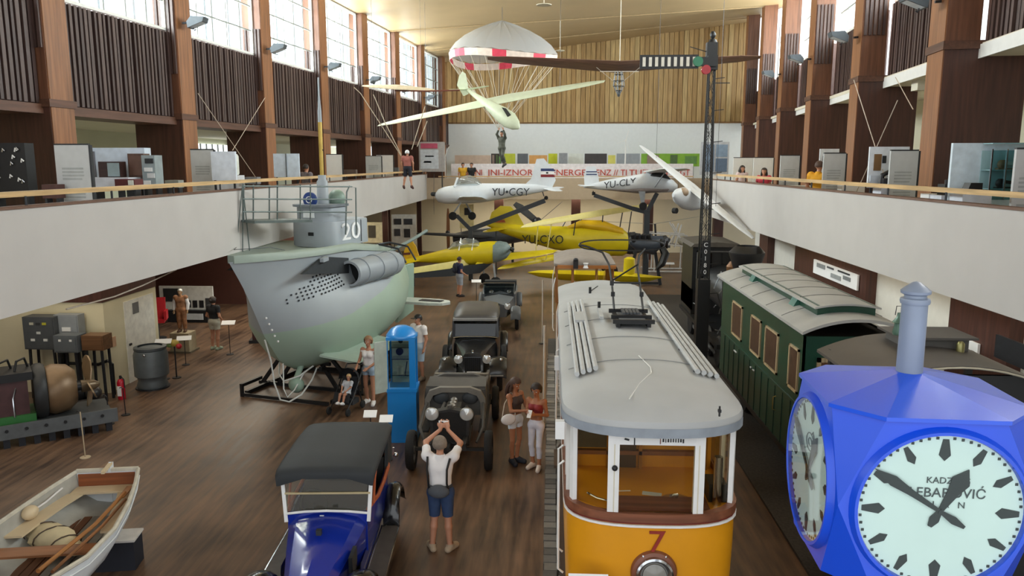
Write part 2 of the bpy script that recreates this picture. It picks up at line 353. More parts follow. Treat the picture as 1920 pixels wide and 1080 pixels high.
sy = [.62, 1.05, 2.0, 2.95, 3.9, 4.85, 5.8, 6.25]
for s_ in (-1, 1):
    for y in sy: post(s_ * .915, y, .05, .09)
GT = glass('#f4f0e4', .03, 'tram')
def pane2(a, b, z0, z1, par, mat, name='pane', th=.012):
    a = Vector(a); b = Vector(b); return M().bar((a.x, a.y, (z0 + z1) / 2), (b.x, b.y, (z0 + z1) / 2), th, z1 - z0).o(name, mat, par)
pane2((FX[0], py[0]), (FX[1], py[1]), TL0, TZ - .1, tr, GT)
pane2((-.85, .36), (FX[0], py[0]), TL0, TZ, tr, GT); pane2((FX[1], py[1]), (.85, .36), TL0, TZ, tr, GT)
for s_ in (-1, 1):
    for a, b in zip(sy[:-1], sy[1:]): pane2((s_ * .915, a), (s_ * .915, b), TL0, TZ, tr, GT)
# destination plate under the roof
dp = M().box((0, py[0] - .005, TZ - .05), (.8, .02, .1)).o('destination_plate', WHITE, tr)
random.seed(6)
for i in range(9): M().box((.06 + .026 * i, py[0] - .018, TZ - .045 + random.uniform(-.004, .004)), (random.uniform(.008, .017), .006, random.uniform(.03, .045))).o('print_stroke', BLACK, dp)
M().box((-.32, py[0] - .018, TZ - .04), (.05, .006, .02), (0, 15, 0)).o('print_stroke', BLACK, dp); M().box((.03, py[0] - .018, TZ - .05), (.008, .006, .07)).o('print_stroke', mt('#7d4a40', .5), dp)
M().box((-.24, py[0] - .006, TZ - .05), (.012, .03, .1)).o('divider', BLACK, dp)
M().ball((FX[0] + .01, py[0] - .02, 2.62), .032).o('bell_button', BLACK, tr)
text('number', '7', .34, mt('#8e2313', .5), tr, (.02, -.015, 1.8), (86, 0, 0), .004, sx=1.15)
hl_ = M().lathe([(0, .0), (.245, .0), (.25, -.03), (.235, -.06), (.2, -.075), (.2, 0)], 36, (0, .02, 1.46), 'y').o('headlamp', mt('#7d4a33', .4), tr)
M().lathe([(.2, -.06), (.2, -.12), (.18, -.135), (.15, -.12), (.125, -.09)], 36, (0, .02, 1.46), 'y').o('lamp_ring', CHROME, hl_)
M().lathe([(0, -.13), (.06, -.125), (.125, -.095)], 28, (0, .02, 1.46), 'y').o('lens', mt('#8f8d86', .12, 0, .1), hl_)
for dx, dz in ((-.12, .19), (.12, .19)): M().ball((dx, -.03, 1.46 + dz), .018, 8).o('screw', CHROME, hl_)
# cab interior seen through the glass
itr = M().b2(-.88, .88, 1.5, 1.56, .9, 2.98).o('bulkhead', TYI, tr)
M().b2(-.78, -.42, 1.45, 1.5, 2.3, 2.85).o('door_window', mt('#57534a', .2), itr); M().b2(.05, .75, 1.45, 1.5, 2.5, 2.88).o('door_window', mt('#6b675d', .2), itr)
M().b2(-.38, -.05, 1.46, 1.52, 1.0, 2.9).o('doorway', mt('#4d3a24', .5), itr)
for x in (-.8, -.4, 0, .8): M().b2(x - .02, x + .02, 1.42, 1.5, .9, 2.98).o('stile', mt('#a26c17', .5), itr)
M().b2(-.8, .8, 1.42, 1.5, 2.22, 2.27).o('rail', mt('#8a5a3a', .5), itr)
M().loft([[Vector((x * .97, y, .92)) for x, y in plan(HW - .06, .06, 1.5, .5)], [Vector((x * .97, y, .96)) for x, y in plan(HW - .06, .06, 1.5, .5)]]).o('cab_floor', mt('#6a5a44', .7), tr)
M().b2(-.45, .62, .2, .52, 2.06, 2.09).o('dash_shelf', TRIMB, tr)
M().box((-.3, .6, 1.97), (.26, .34, .01), (25, 0, 6)).o('paper_sheet', PAPER, tr); M().box((.02, .55, 1.99), (.22, .32, .012), (25, 0, -14)).o('paper_sheet', mt('#c9cdcf', .6), tr)
M().lathe([(0, 0), (.16, 0), (.17, .03), (.1, .05), (0, .06)], 20, (.3, .5, 2.03)).o('controller_lid', CHROME, tr)
M().lathe([(.001, 0), (.17, 0), (.17, -.9), (.001, -.9)], 20, (.3, .5, 2.03)).o('controller', mt('#5b2a2e', .4), tr)
M().tube([(.3, .5, 2.08), (.3, .46, 2.14), (.22, .4, 2.15)], .018).o('controller_handle', CHROME, tr)
M().tube([(-.7, .5, 2.12), (-.6, .42, 2.1), (-.45, .42, 2.06)], .014).o('brake_handle', CHROME, tr)
M().cyl((.74, .45, 2.0), (.74, .45, 2.6), .05, 12).o('hand_brake', CHROME, tr); M().b2(.66, .86, .5, .8, 1.2, 2.25).o('switch_box', BLACK, tr)
# roof
RW = 1.0
pl = plan(RW, -.1, TL + .1, .8, 2.5)
rr = []
for q, (s_, z) in enumerate(((.97, 2.99), (1, 3.01), (1.005, 3.12), (.99, 3.165), (.9, 3.22), (.72, 3.285), (.5, 3.33), (.25, 3.355), (.02, 3.365))):
    cy = TL / 2; rr.append([Vector((x * s_, cy + (y - cy) * (1 - (1 - s_) * .28), z)) for x, y in pl])
rf_ = M().loft(rr).o('roof', TROOF, tr)
M().loft([[Vector((x * 1.008, y, z)) for x, y in plan(RW, -.11, TL + .11, .8, 2.5)] for z in (3.0, 3.05, 3.1)], False).o('fascia', mt('#8f97a0', .5), rf_)
for y in (1.7, 3.0, 4.3, 5.5): M().tube([(x, y, 3.375 - .17 * abs(x / .97) ** 2.4) for x in [-.9 + .1 * i for i in range(19)]], .006, 5).o('seam', mt('#8d8f8f', .6), rf_)
M().tube([(-.28, .25, 3.31), (-.12, .7, 3.35), (.06, 1.1, 3.368), (.08, 1.35, 3.37), (.0, 1.9, 3.372)], .008, 5).o('cable_run', mt('#dcdcd8', .5), rf_)
M().cyl((.62, -.02, 3.22), (.62, -.02, 3.33), .01, 6).box((.62, -.02, 3.28), (.03, .04, .03)).o('hook', BLACK, rf_)
PIPE = mt('#b9bbbb', .45, .1, .08)
for g, xs_ in ((0, (-.81, -.735, -.66, -.585)), (1, (.62, .7, .78, .86))):
    for k, x in enumerate(xs_):
        zz = 3.42 - .17 * abs(x / .97) ** 2.4
        M().cyl((x, 1.2 + .02 * k, zz), (x, 5.9, zz), .031, 10).o('roof_slat', PIPE, tr)
        if k in (0, 3):
            for y in (1.4, 2.5, 3.6, 4.7, 5.7): M().box((x, y, zz - .05), (.03, .05, .08)).o('slat_bracket', STEEL, tr)
# bow collector
cq = bpy.data.objects.new('bow_collector', None); col.objects.link(cq); cq.parent = tr; cq.location = (0, -.62, 0)
pg = cq; M().b2(-.1, .32, 4.25, 5.0, 3.42, 3.46).o('collector_base', mt('#6f7377', .5), cq)
for x in (-.12, .34): M().b2(x - .03, x + .03, 4.2, 5.05, 3.38, 3.46).o('side_beam', BLACK, pg)
for y in (4.2, 4.55, 5.05): M().b2(-.2, .42, y - .03, y + .03, 3.44, 3.5).o('cross_beam', BLACK, pg)
for i in range(5): M().b2(-.02 + .055 * i, .025 + .055 * i, 4.6, 4.98, 3.5, 3.53).o('spring_plate', mt('#4b4e52', .5), pg)
M().b2(-.75, -.6, 4.0, 4.7, 3.36, 3.4).o('roof_step', TROOF, tr); M().b2(-.36, -.3, 4.1, 4.9, 3.4, 3.44).o('fuse_bar', PIPE, tr); M().cyl((-.33, 4.85, 3.44), (-.33, 4.85, 3.54), .025, 8).o('insulator', BLACK, tr)
ar = M()
ar.tube([(-.12, 5.0, 3.5), (-.14, 5.35, 3.9), (-.17, 5.6, 4.15), (-.27, 5.75, 4.33), (-.5, 5.85, 4.41), (-.64, 5.87, 4.44)], .018, 7)
ar.tube([(.34, 5.0, 3.5), (.32, 5.35, 3.85), (.30, 5.6, 4.1), (.34, 5.75, 4.28), (.45, 5.87, 4.38)], .018, 7)
ar.bar((-.15, 5.35, 3.88), (.32, 5.35, 3.88), .025).bar((-.15, 5.36, 3.9), (.31, 5.62, 4.15), .02)
ar.o('collector_arm', BLACK, cq)
for x, z in ((-.13, 3.72), (.33, 3.72), (-.15, 3.9)): M().box((x, 5.18, z), (.06, .06, .07)).o('clamp', BLACK, pg)
lp = [(.06 + .72 * math.copysign(abs(math.cos(a)) ** .5, math.cos(a)), 5.88, 4.44 + .09 * math.sin(a)) for a in (2 * math.pi * i / 28 for i in range(28))]
M().tube(lp, .012, 6, loop=True).o('collector_bow', BLACK, cq)
# handrails, mirrors, steps on the boarding side
for y in (.75, 1.25, 5.6, 6.2): M().tube([(-.96, y, 1.0), (-1.02, y, 1.05), (-1.02, y, 2.35), (-.96, y, 2.4)], .014, 7).o('grab_rail', WHITE, tr)
for y in (.35, 3.2): M().box((-1.02, y, 2.92), (.1, .09, .2)).o('lamp_housing', WHITE, tr)
M().b2(-1.05, -.9, .7, 1.5, .35, .4).o('step', mt('#5a4a3c', .7), tr); M().b2(-1.05, -.9, 5.5, 6.3, .35, .4).o('step', mt('#5a4a3c', .7), tr)
for y in (2.2, 4.7):
    for x in (-.5, .5): M().lathe([(0, -.05), (.35, -.05), (.38, -.02), (.38, .05), (0, .05)], 24, (x, y, .44), 'x').o('wheel', STEEL, tr)
M().b2(-.12, .12, -.28, .1, .45, .6).o('coupler', BLACK, tr)
# sign board at the tram's corner
sg = T('display_board', 'white board with a small photograph standing at the yellow tram\'s front corner', 'sign', (.42, 7.5, 0))
M().cyl((0, 0, 0.06), (0, 0, 1.38), .02, 8).o('stem', STEEL, sg); M().box((0, -.02, 1.4), (.42, .03, .3), (-50, 0, 0)).o('panel', PAPER, sg)
M().box((-.12, -.06, 1.43), (.1, .004, .1), (-50, 0, 0)).o('photograph', mt('#3f5a4a', .5), sg); M().lathe([(0, .06), (.15, .06), (.15, .08), (0, .09)], 16).o('foot', STEEL, sg)
# track bed with stone setts along the tram
tb = st(M().b2(-.08, 2.25, 7.0, 25, 0, .055).o('floor_track_bed', mt('#4a4743', .8, 0, .15)))
random.seed(8); SET = [mt(c, .8, 0, .15) for c in ('#77736d', '#66625c', '#858078')]
pr3 = [M().box((0, 0, .06), (.2, .19, .05)).o('sett', m_, tb, loc=(.02, 9.2, 0)) for m_ in SET]
for i in range(64):
    for j in range(2):
        if i == 0 and j == 0: continue
        inst(pr3[(i * 7 + j * 3) % 3], tb, (.02 + .22 * j + random.uniform(-.01, .01), 9.2 + .215 * i + (.1 if j else 0), random.uniform(-.008, .008)), scale=(random.uniform(.92, 1.04), random.uniform(.9, 1.04), 1))
for x in (.55, 1.6): M().b2(x - .03, x + .03, 7, 25, .05, .13).o('rail', STEEL, tb)
# ---------------------------------------------------------------- trams parked behind it
def trailer(name, label, loc, L, hw, zr, body, roofm, front_open=True):
    r = T(name, label, 'tram', loc)
    M().loft([[Vector((x * s_, y, z)) for x, y in plan(hw, 0, L, .3, 4)] for s_, z in ((.95, .35), (1, .8), (1, 1.75))]).o('body', body, r)
    pl_ = plan(hw + .08, -.12, L + .12, .35, 4); rg = []
    for s_, z in ((.98, 0), (1.0, .02), (1, .07), (.85, .13), (.55, .2), (.2, .235), (.02, .24)): rg.append([Vector((x * s_, L / 2 + (y - L / 2) * (1 - (1 - s_) * .1), zr + z)) for x, y in pl_])
    M().loft(rg).o('roof', roofm, r)
    for s_ in (-1, 1):
        ys = [.1 + (L - .2) * i / 6 for i in range(7)]
        for y in ys: M().b2(s_ * hw - .04, s_ * hw + .04, y - .04, y + .04, 1.75, zr + .02).o('window_post', body, r)
        for a, b in zip(ys[:-1], ys[1:]): M().b2(s_ * hw - .006, s_ * hw + .006, a + .04, b - .04, 1.8, zr - .02).o('pane', GT, r)
        for y in (.05, L - .05): M().tube([(s_ * (hw + .07), y, .9), (s_ * (hw + .1), y, 1.0), (s_ * (hw + .1), y, 2.2), (s_ * (hw + .03), y, 2.5)], .016, 6).o('grab_rail', WHITE, r)
    for x in (-.35, .35): M().b2(x - .04, x + .04, 0, .06, 1.75, zr + .02).o('window_post', body, r)
    for a, b in ((-hw, -.39), (-.31, .31), (.39, hw)): M().b2(a + .04, b - .0, .02, .035, 1.8, zr - .05).o('pane', GT, r)
    for y in (L * .3, L * .72):
        for x in (-.5, .5): M().lathe([(0, -.05), (.33, -.05), (.36, .0), (.34, .05), (0, .05)], 20, (x, y, .42), 'x').o('wheel', STEEL, r)
    return r
t2 = trailer('tram_trailer', 'short tram trailer with a plain pale grey roof coupled behind the yellow tram', (1.18, 15.55, 0), 3.1, .93, 2.76, TY, mt('#a6a8a9', .55, 0, .08, 1.2))
M().tube([(-.3, 1.4, 3.0), (-.1, 2.1, 3.0)], .012, 6).o('roof_cord', STEEL, t2); M().cyl((-.32, 1.2, 2.96), (-.32, 1.2, 3.12), .03, 8).o('vent', BLACK, t2)
WDT = wood('#9a6532', .45); t3 = trailer('old_tram', 'old timber tram with brown grey roof at the far end of the track', (.98, 22.3, 0), 2.6, .82, 2.85, WDT, mt('#8a8179', .6))
M().lathe([(0, 0), (.08, 0), (.05, .07), (.08, .14), (0, .14)], 12, (.02, -.18, 2.82)).o('signal_lamp', WHITE, t3)
M().b2(-.34, -.2, -.2, -.1, 2.8, 3.05).ball((-.27, -.15, 3.05), .07, 8).o('front_lamp', BLACK, t3)
M().bar((-.8, -.1, 2.84), (.9, -.1, 2.84), .05, .1).o('front_beam', wood('#a86a30', .4, 'x'), t3)
for x in (.3, .5): M().tube([(x, -.05, 1.9), (x, -.12, 2.3), (x + .08, -.1, 2.75)], .012, 6).o('brass_rail', mt('#c9a23a', .3, .8), t3)
# rope barrier posts beside the trams
for i, (px, y) in enumerate(((1028, 16.5), (1022, 24.5))):
    q = T('barrier_post', ('thin pale barrier post on the floor beside the grey trailer roof', 'thin pale barrier post beside the old timber tram')[i], 'post', (at(px, 600, Y=y).x - .08, y, 0)); M().cyl((0, 0, .02), (0, 0, 2.3 - i * .2), .025, 8).o('stem', mt('#cfc8bc', .5), q); M().lathe([(0, 0), (.12, 0), (.12, .02), (0, .03)], 14).o('foot', STEEL, q)
# ---------------------------------------------------------------- blue street clock
CB = mt('#0d4ad2', .35, 0, .03, 3, coat=.15); CBL = mt('#0f4fd6', .3, 0, .03, 3, coat=.25); DIAL = mt('#e6ebea', .3, 0, .02)
ck = T('street_clock', 'bright blue faceted street clock with white dials and grey post on top', 'clock', (2.11, 4.5, 0), -3)
cz, W, A_, H_ = 3.97, .52, .30, .5
top = [(-A_, -W), (A_, -W), (W, -A_), (W, A_), (A_, W), (-A_, W), (-W, A_), (-W, -A_)]
mid = [(-W, -W), (W, -W), (W, W), (-W, W)]
V = [(x, y, cz + H_) for x, y in top] + [(x, y, cz) for x, y in mid] + [(x, y, cz - H_) for x, y in top]
Fc = []
for k in range(4):
    a, b = 2 * k, 2 * k + 1; c = (2 * k + 2) % 8; n = (k + 1) % 4
    Fc += [(a, b, 8 + n, 12 + b, 12 + a, 8 + k), (b, c, 8 + n), (12 + c, 12 + b, 8 + n)]
Fc.append(tuple(range(19, 11, -1)))
bo = M().add(V, Fc).o('case', CB, ck, smooth=0)
# shallow roof of eight facets with a lip
ov = 1.04; V = [(x * ov, y * ov, cz + H_ + .012) for x, y in top] + [(x * ov, y * ov, cz + H_ - .01) for x, y in top] + [(x * .13, y * .13, cz + H_ + .125) for x, y in top]
Fc = [(i, (i + 1) % 8, 16 + (i + 1) % 8, 16 + i) for i in range(8)] + [(8 + i, 8 + (i + 1) % 8, (i + 1) % 8, i) for i in range(8)] + [tuple(range(16, 24)), tuple(range(15, 7, -1))]
M().add(V, Fc).o('roof', CBL, ck, smooth=0)
GP = mt('#7f8a9c', .4, 0, .04)
po = M().lathe([(0, cz + H_ + .1), (.072, cz + H_ + .1), (.07, 5.0), (.078, 5.0), (.082, 5.015), (.078, 5.03), (.06, 5.035), (.06, 5.05), (.08, 5.06), (.082, 5.075), (.06, 5.095), (.02, 5.125), (0, 5.13)], 28).o('finial_post', GP, ck)
M().lathe([(0, 0), (.3, 0), (.3, .06), (.13, .12), (.1, .2), (.09, cz - H_), (0, cz - H_)], 24).o('stand', GP, ck)
INK = mt('#15171b', .4, 0, .02)
def dial(k):
    rz = -90 * k; e = Matrix.Rotation(R(rz), 4, 'Z')
    def put(m_, name, mat, par):
        m_.v = [tuple(e @ Vector(v)) for v in m_.v]; return m_.o(name, mat, par)
    y0 = -W
    rim = put(M().lathe([(.42, -.0), (.428, -.038), (.445, -.038), (.465, 0)], 56, (0, y0, cz), 'y'), 'dial_rim', CB, ck)
    d = put(M().lathe([(.001, -.008), (.425, -.008), (.425, 0)], 56, (0, y0, cz), 'y'), 'dial', DIAL, ck)
    for i in range(60):
        a = R(6 * i); s_, c_ = math.sin(a), math.cos(a)
        if i % 5 == 0:
            q = M(); L0, L1, wd = .295, .4, .024
            if i % 15 == 0: L0, wd = .28, .03
            pt = [(0, L0), (-wd, L0 + .032), (-wd * .5, L1), (wd * .5, L1), (wd, L0 + .032)]
            pts = [(x * c_ + z * s_, -x * s_ + z * c_ + cz) for x, z in pt]
            put(q.prism(pts, y0 - .012, y0 - .008), 'hour_mark', INK, d)
        else:
            put(M().box((.407 * s_, y0 - .01, cz + .407 * c_), (.014, .004, .014)), 'minute_mark', INK, d)
    if k in (0, 1):
        dm = Matrix.Rotation(R(rz), 4, 'Z')
        for s__, sz, z in (('KADZING', .05, .17), ('LEBAROVIĆ', .075, .1), ('H   A   N', .05, .035)) if k == 0 else ():
            t_ = text('lettering', s__, sz, mt('#3a3c40', .4), d, (0, 0, 0), (90, 0, rz), .001); t_.location = dm @ Vector((.03, y0 - .012, cz + z))
        if k == 1:
            for sc2 in (1, .45): put(M().tube([(-.02 + .075 * sc2 * math.cos(q), y0 - .01, cz + .16 + .055 * sc2 * math.sin(q)) for q in (2 * math.pi * i / 18 for i in range(18))], .004, 5, loop=True), 'emblem', mt('#3a3c40', .4), d)
            put(M().tube([(.0, y0 - .01, cz + .21), (.03, y0 - .01, cz + .24), (.07, y0 - .01, cz + .19)], .004, 5), 'emblem', mt('#3a3c40', .4), d)
    def hand(ang, L, tail, w0, w1, nm, dy):
        a = R(ang); s_, c_ = math.sin(a), math.cos(a)
        pt = [(-w0 * .4, -tail), (-w0, -tail * .55), (-w0 * .45, 0), (-w1 * .6, L * .45), (-w1, L * .72), (0, L), (w1, L * .72), (w1 * .6, L * .45), (w0 * .45, 0), (w0, -tail * .55), (w0 * .4, -tail)]
        hnd = put(M().prism([(x * c_ + z * s_, -x * s_ + z * c_ + cz) for x, z in pt], y0 - dy - .008, y0 - dy), nm, INK, d)
    hand(-57, .42, .15, .022, .03, 'minute_hand', .02); hand(28, .27, .1, .026, .05, 'hour_hand', .011)
    put(M().cyl((0, y0 - .031, cz), (0, y0, cz), .014, 10), 'spindle', INK, d)
    put(M().lathe([(.001, -.036), (.424, -.034), (.424, -.031), (.001, -.033)], 40, (0, y0, cz), 'y'), 'cover_glass', glass('#f4faf8', .015, 'clock'), ck)
for k in range(4): dial(k)
# ---------------------------------------------------------------- green narrow-gauge carriage
GRN = mt('#12402f', .4, 0, .12, 4, coat=.2); GRR = mt('#a3a3a0', .6, 0, .1, 1.5); BEADING = wood('#b5a07c', .45)
gx0, gx1, gy0, gy1, gz = 4.18, 5.78, 12.65, 18.7, 2.98
gc = T('railway_carriage', 'dark green railway carriage with grey raised clerestory roof', 'carriage', ((gx0 + gx1) / 2, gy0, 0))
hw_ = (gx1 - gx0) / 2; GL = gy1 - gy0
M().b2(-hw_ + .03, hw_ - .03, .03, GL - .03, .75, gz - .02).o('inner_body', mt('#2a1d16', .6), gc)
body = M().b2(-hw_, -hw_ + .05, 0, GL, .7, gz).b2(hw_ - .05, hw_, 0, GL, .7, gz).b2(-hw_, hw_, GL - .05, GL, .7, gz).b2(-hw_, hw_, 0, .05, .7, gz).o('body', GRN, gc)
for i in range(1, 13): M().b2(-hw_ - .012, -hw_, GL * i / 13 - .015, GL * i / 13 + .015, .72, 1.75).o('plank_joint', mt('#0c2e22', .5), gc)
M().b2(-hw_ - .02, -hw_, 0, GL, 1.75, 1.79).o('waist_rail', GRN, gc); M().b2(-hw_ - .02, -hw_, 0, GL, .7, .8).o('sole_bar', BLACK, gc)
ra = []
for y in (-.28, GL + .2): ra.append([Vector((x, y, z)) for x, z in arc(0, gz - 1.65, 2.0, 117, 63, 16)] + [Vector((x, y, z - .05)) for x, z in arc(0, gz - 1.65, 2.0, 63, 117, 16)])
gr_ = M().loft(ra).o('roof', GRR, gc)
for i in range(1, 6):
    M().tube([(x, GL * i / 6, z + .005) for x, z in arc(0, gz - 1.65, 2.0, 116, 64, 12)], .008, 5).o('seam', mt('#83837f', .6), gr_)
ya, yb, zc = .35, GL - .5, 3.28
cs = M().b2(-.48, .48, ya, yb, zc - .12, zc + .16).o('clerestory', GRN, gc)
rb = []
for y in (ya - .08, yb + .08): rb.append([Vector((x, y, z)) for x, z in arc(0, zc + .2 - 2.42, 2.42, 103, 77, 10)] + [Vector((x, y, z - .03)) for x, z in arc(0, zc + .2 - 2.42, 2.42, 77, 103, 10)])
cr = M().loft(rb).o('clerestory_roof', GRR, cs)
for i in range(1, 6): M().tube([(x, ya + (yb - ya) * i / 6, z + .005) for x, z in arc(0, zc + .2 - 2.42, 2.42, 102, 78, 8)], .008, 5).o('seam', mt('#83837f', .6), cr)
for y in (1.3, 4.2): M().prism([(-.62, zc - .1), (-.46, zc - .1), (-.46, zc + .12), (-.5, zc + .12)], y, y + .3).o('vent_scoop', mt('#2d6656', .5), cs)
GW = glass('#b9b6a6', .14, 'carriage')
for (xa, xb, yt, ybm) in ((1376, 1391, 553, 632), (1411, 1426, 578, 660), (1438, 1458, 600, 688), (1483, 1498, 635, 716)):
    p0 = at(xb, ybm, X=gx0); p1 = at(xa, yt, X=gx0); y0, y1 = p0.y - gy0, p1.y - gy0; z1 = 2.72; z0 = 1.95; y0 = max(y0, .12)
    fr = M(); x = -hw_ - .03
    fr.b2(x, x + .06, y0, y1, z0, z0 + .04).b2(x, x + .06, y0, y1, z1 - .04, z1).b2(x, x + .06, y0, y0 + .04, z0, z1).b2(x, x + .06, y1 - .04, y1, z0, z1)
    wi = fr.o('window', BEADING, gc); M().b2(x + .03, x + .04, y0 + .05, y1 - .05, z0 + .05, z1 - .05).o('pane', GW, wi); M().b2(x + .015, x + .024, y0 + .05, y1 - .05, z0 + .05, z1 - .05).o('blind', mt('#4b3a30', .3, 0, .3), wi)
for px in (1382, 1415, 1417): p = at(px, 648, X=gx0); M().b2(-hw_ - .02, -hw_, p.y - gy0, p.y - gy0 + .22, 1.6, 1.625).o('plate', PAPER, gc)
M().tube([(-hw_ - .02, 1.25, 1.3), (-hw_ - .07, 1.25, 1.32), (-hw_ - .07, 1.25, 1.55), (-hw_ - .02, 1.25, 1.57)], .012, 6).o('door_handle', mt('#b9a56a', .3, .8), gc)
dr = M().b2(-.5, .45, -.04, 0, .8, 2.55).o('end_door', wood('#6a4424', .45), gc)
M().b2(-.56, -.5, -.05, 0, .8, 2.62).b2(.45, .51, -.05, 0, .8, 2.62).b2(-.56, .51, -.05, 0, 2.55, 2.62).o('door_frame', BEADING, gc)
M().b2(-.05, .02, -.03, 0, 2.68, 2.85).o('lamp_iron', GRN, gc); M().b2(-.3, .25, -.02, 0, 2.65, 2.68).o('end_moulding', GRN, gc)
for y in (1.0, 5.0):
    for x in (-.4, .4): M().lathe([(0, -.05), (.33, -.05), (.36, 0), (.33, .05), (0, .05)], 20, (x, y, .4), 'x').o('wheel', STEEL, gc)
M().b2(-.6, .6, .1, GL - .1, .45, .72).o('underframe', BLACK, gc)
st(M().b2(3.7, 6.6, 6.5, 34, 0, .05).o('floor_ballast', mt('#3f3a35', .9, 0, .3, 20, .5)))
# ---------------------------------------------------------------- small black tank locomotive with dark roof, nearest on that track
LB = mt('#1d1e20', .45, 0, .1); LR = mt('#4c4844', .5, 0, .12, 1.5)
lc = T('tank_locomotive', 'black steam tank locomotive with wide dark roofed cab in front of the green carriage', 'locomotive', (4.95, 9.35, 0))
M().b2(-.95, .95, .05, 1.5, .7, 1.9).o('cab_side', LB, lc)
for x, y in ((-.95, .05), (.95, .05), (-.95, 1.5), (.95, 1.5), (-.4, 1.5), (.4, 1.5)): M().b2(x - .04, x + .04, y - .04, y + .04, 1.9, 3.2).o('cab_post', LB, lc)
M().b2(-.95, .95, 0, .06, 1.9, 2.3).b2(-.95, .95, 0, .06, 2.9, 3.25).b2(-.12, .12, 0, .06, 2.3, 2.9).o('cab_front', LB, lc)
M().b2(-.95, -.89, .1, 1.5, 1.9, 2.25).b2(.89, .95, .1, 1.5, 1.9, 2.25).o('cab_panel', mt('#3c4046', .35), lc)
rr = []
for y in (-.12, 1.7): rr.append([Vector((x, y, z)) for x, z in arc(0, .9, 2.5, 116, 64, 16)] + [Vector((x, y, z - .04)) for x, z in arc(0, .9, 2.5, 64, 116, 16)])
M().loft(rr).o('cab_roof', LR, lc)
vt = M().b2(-.25, .6, .9, 1.45, 3.3, 3.5).o('roof_ventilator', mt('#55524e', .5), lc); M().b2(-.33, .68, .82, 1.55, 3.5, 3.53).o('ventilator_lid', LR, vt)
M().tube([(-1.0, -.1, 3.17)] + [(x, -.13, z - .02) for x, z in arc(0, .9, 2.5, 114, 66, 12)], .012, 6).o('roof_beading', mt('#b7b09c', .4), lc)
for x in (-.55, .55):
    wn = M().lathe([(.19, -.02), (.23, -.02), (.23, .02), (.19, .02), (.19, -.02)], 28, (x, -.01, 2.6), 'y').o('round_window', mt('#c8c0a4', .35, .4), lc); M().lathe([(0, 0), (.19, 0)], 28, (x, -.012, 2.6), 'y').o('pane', mt('#2e3338', .08), wn)
lat = M().lathe([(0, 0), (.07, 0), (.08, .04), (.06, .1), (.06, .16), (.09, .17), (.04, .24), (.03, .3), (.0, .3)], 14, (-.28, 1.0, 3.53)).o('roof_lantern', mt('#4f6b5c', .4, .3), lc)
M().tube([(-.34, 1.0, 3.8), (-.33, 1.0, 3.92), (-.23, 1.0, 3.92), (-.22, 1.0, 3.8)], .006, 6).o('lantern_handle', BLACK, lat)
M().lathe([(0, 0), (.05, 0), (.05, .13), (.03, .16), (0, .16)], 12, (.42, .76, 3.34)).o('side_lantern', mt('#8f8a5c', .3, .7), lc)
# boiler, chimney and steps forward of the cab
M().lathe([(0, -1.9), (.48, -1.9), (.5, -1.86), (.5, 0), (0, 0)], 28, (0, 0, 1.75), 'y').o('boiler', LB, lc)
ch = M().lathe([(0, 0), (.2, 0), (.18, .1), (.17, .5), (.2, .52), (.22, .56), (0, .58)], 24, (1.2, -.35, 1.85)).o('water_filler', LB, lc); M().b2(.55, 1.55, -1.7, .0, .8, 2.1).b2(-1.2, -.55, -1.7, .0, .8, 2.0).o('side_tank', LB, lc)
M().box((1.2, -.35, 2.47), (.2, .1, .12)).o('filler_latch', STEEL, lc)
M().b2(-1.1, 1.1, -2.0, 1.5, .55, .72).o('footplate', LB, lc)
for y in (-1.5, -.4, .9):
    for x in (-.62, .62): M().lathe([(0, -.05), (.36, -.05), (.4, 0), (.38, .06), (0, .06)], 24, (x, y, .43), 'x').o('wheel', STEEL, lc)
M().tube([(-.9, .2, 2.2), (-.7, -.2, 2.35), (-.5, -.5, 2.3)], .014, 6).o('hand_rail', CHROME, lc)
# ---------------------------------------------------------------- larger locomotive with funnel, farther on
l1 = T('steam_locomotive', 'black steam locomotive with flared funnel standing behind the green carriage', 'locomotive', (5.4, 20.2, 0))
M().lathe([(0, 0), (.6, 0), (.62, .03), (.62, 4.2), (0, 4.2)], 28, (.2, 1.2, 1.9), 'y').o('boiler', LB, l1)
M().lathe([(0, 2.3), (.27, 2.3), (.28, 2.55), (.36, 2.75), (.5, 3.2), (.5, 3.25), (.34, 3.42), (.3, 3.43), (.3, 3.2), (0, 3.2)], 28, (.2, 2.0, .05)).o('funnel', LB, l1)
cb = M().b2(-.75, .7, 5.2, 7.2, .8, 3.15).o('cab', LB, l1)
M().prism([(-.85, 3.12), (.8, 3.12), (.7, 3.22), (-.02, 3.28), (-.75, 3.22)], 5.0, 7.4).o('cab_roof', mt('#5b564f', .6), l1)
for x in (-.55, .2): M().b2(x, x + .42, 5.15, 5.2, 1.9, 2.9).o('cab_window', mt('#0d0e10', .15), cb)
for x0, x1, z0, z1 in ((-.62, -.58, 1.75, 2.98), (-.62, .68, 2.94, 2.98), (-.62, .68, 1.75, 1.79), (.64, .68, 1.75, 2.98)): M().b2(x0, x1, 5.13, 5.2, z0, z1).o('lining', mt('#6a6a68', .4), cb)
M().b2(-.75, -.7, 5.2, 7.2, 1.0, 1.7).o('side_sheet', mt('#26323a', .4), cb)
M().lathe([(0, 0), (.22, 0), (.25, .25), (.15, .4), (0, .42)], 20, (.2, 3.4, 2.45)).o('steam_dome', mt('#7d5a3d', .4, .4), l1)
for y in (1.4, 2.8, 4.2, 5.8):
    for x in (-.6, .9): M().lathe([(0, -.06), (.42, -.06), (.46, 0), (.44, .06), (0, .06)], 24, (x, y, .51), 'x').o('wheel', STEEL, l1)
M().b2(-.8, 1.1, .8, 7.2, .72, .85).o('footplate', LB, l1)
random.seed(3); rod = mt('#9a9ea2', .35, .6)
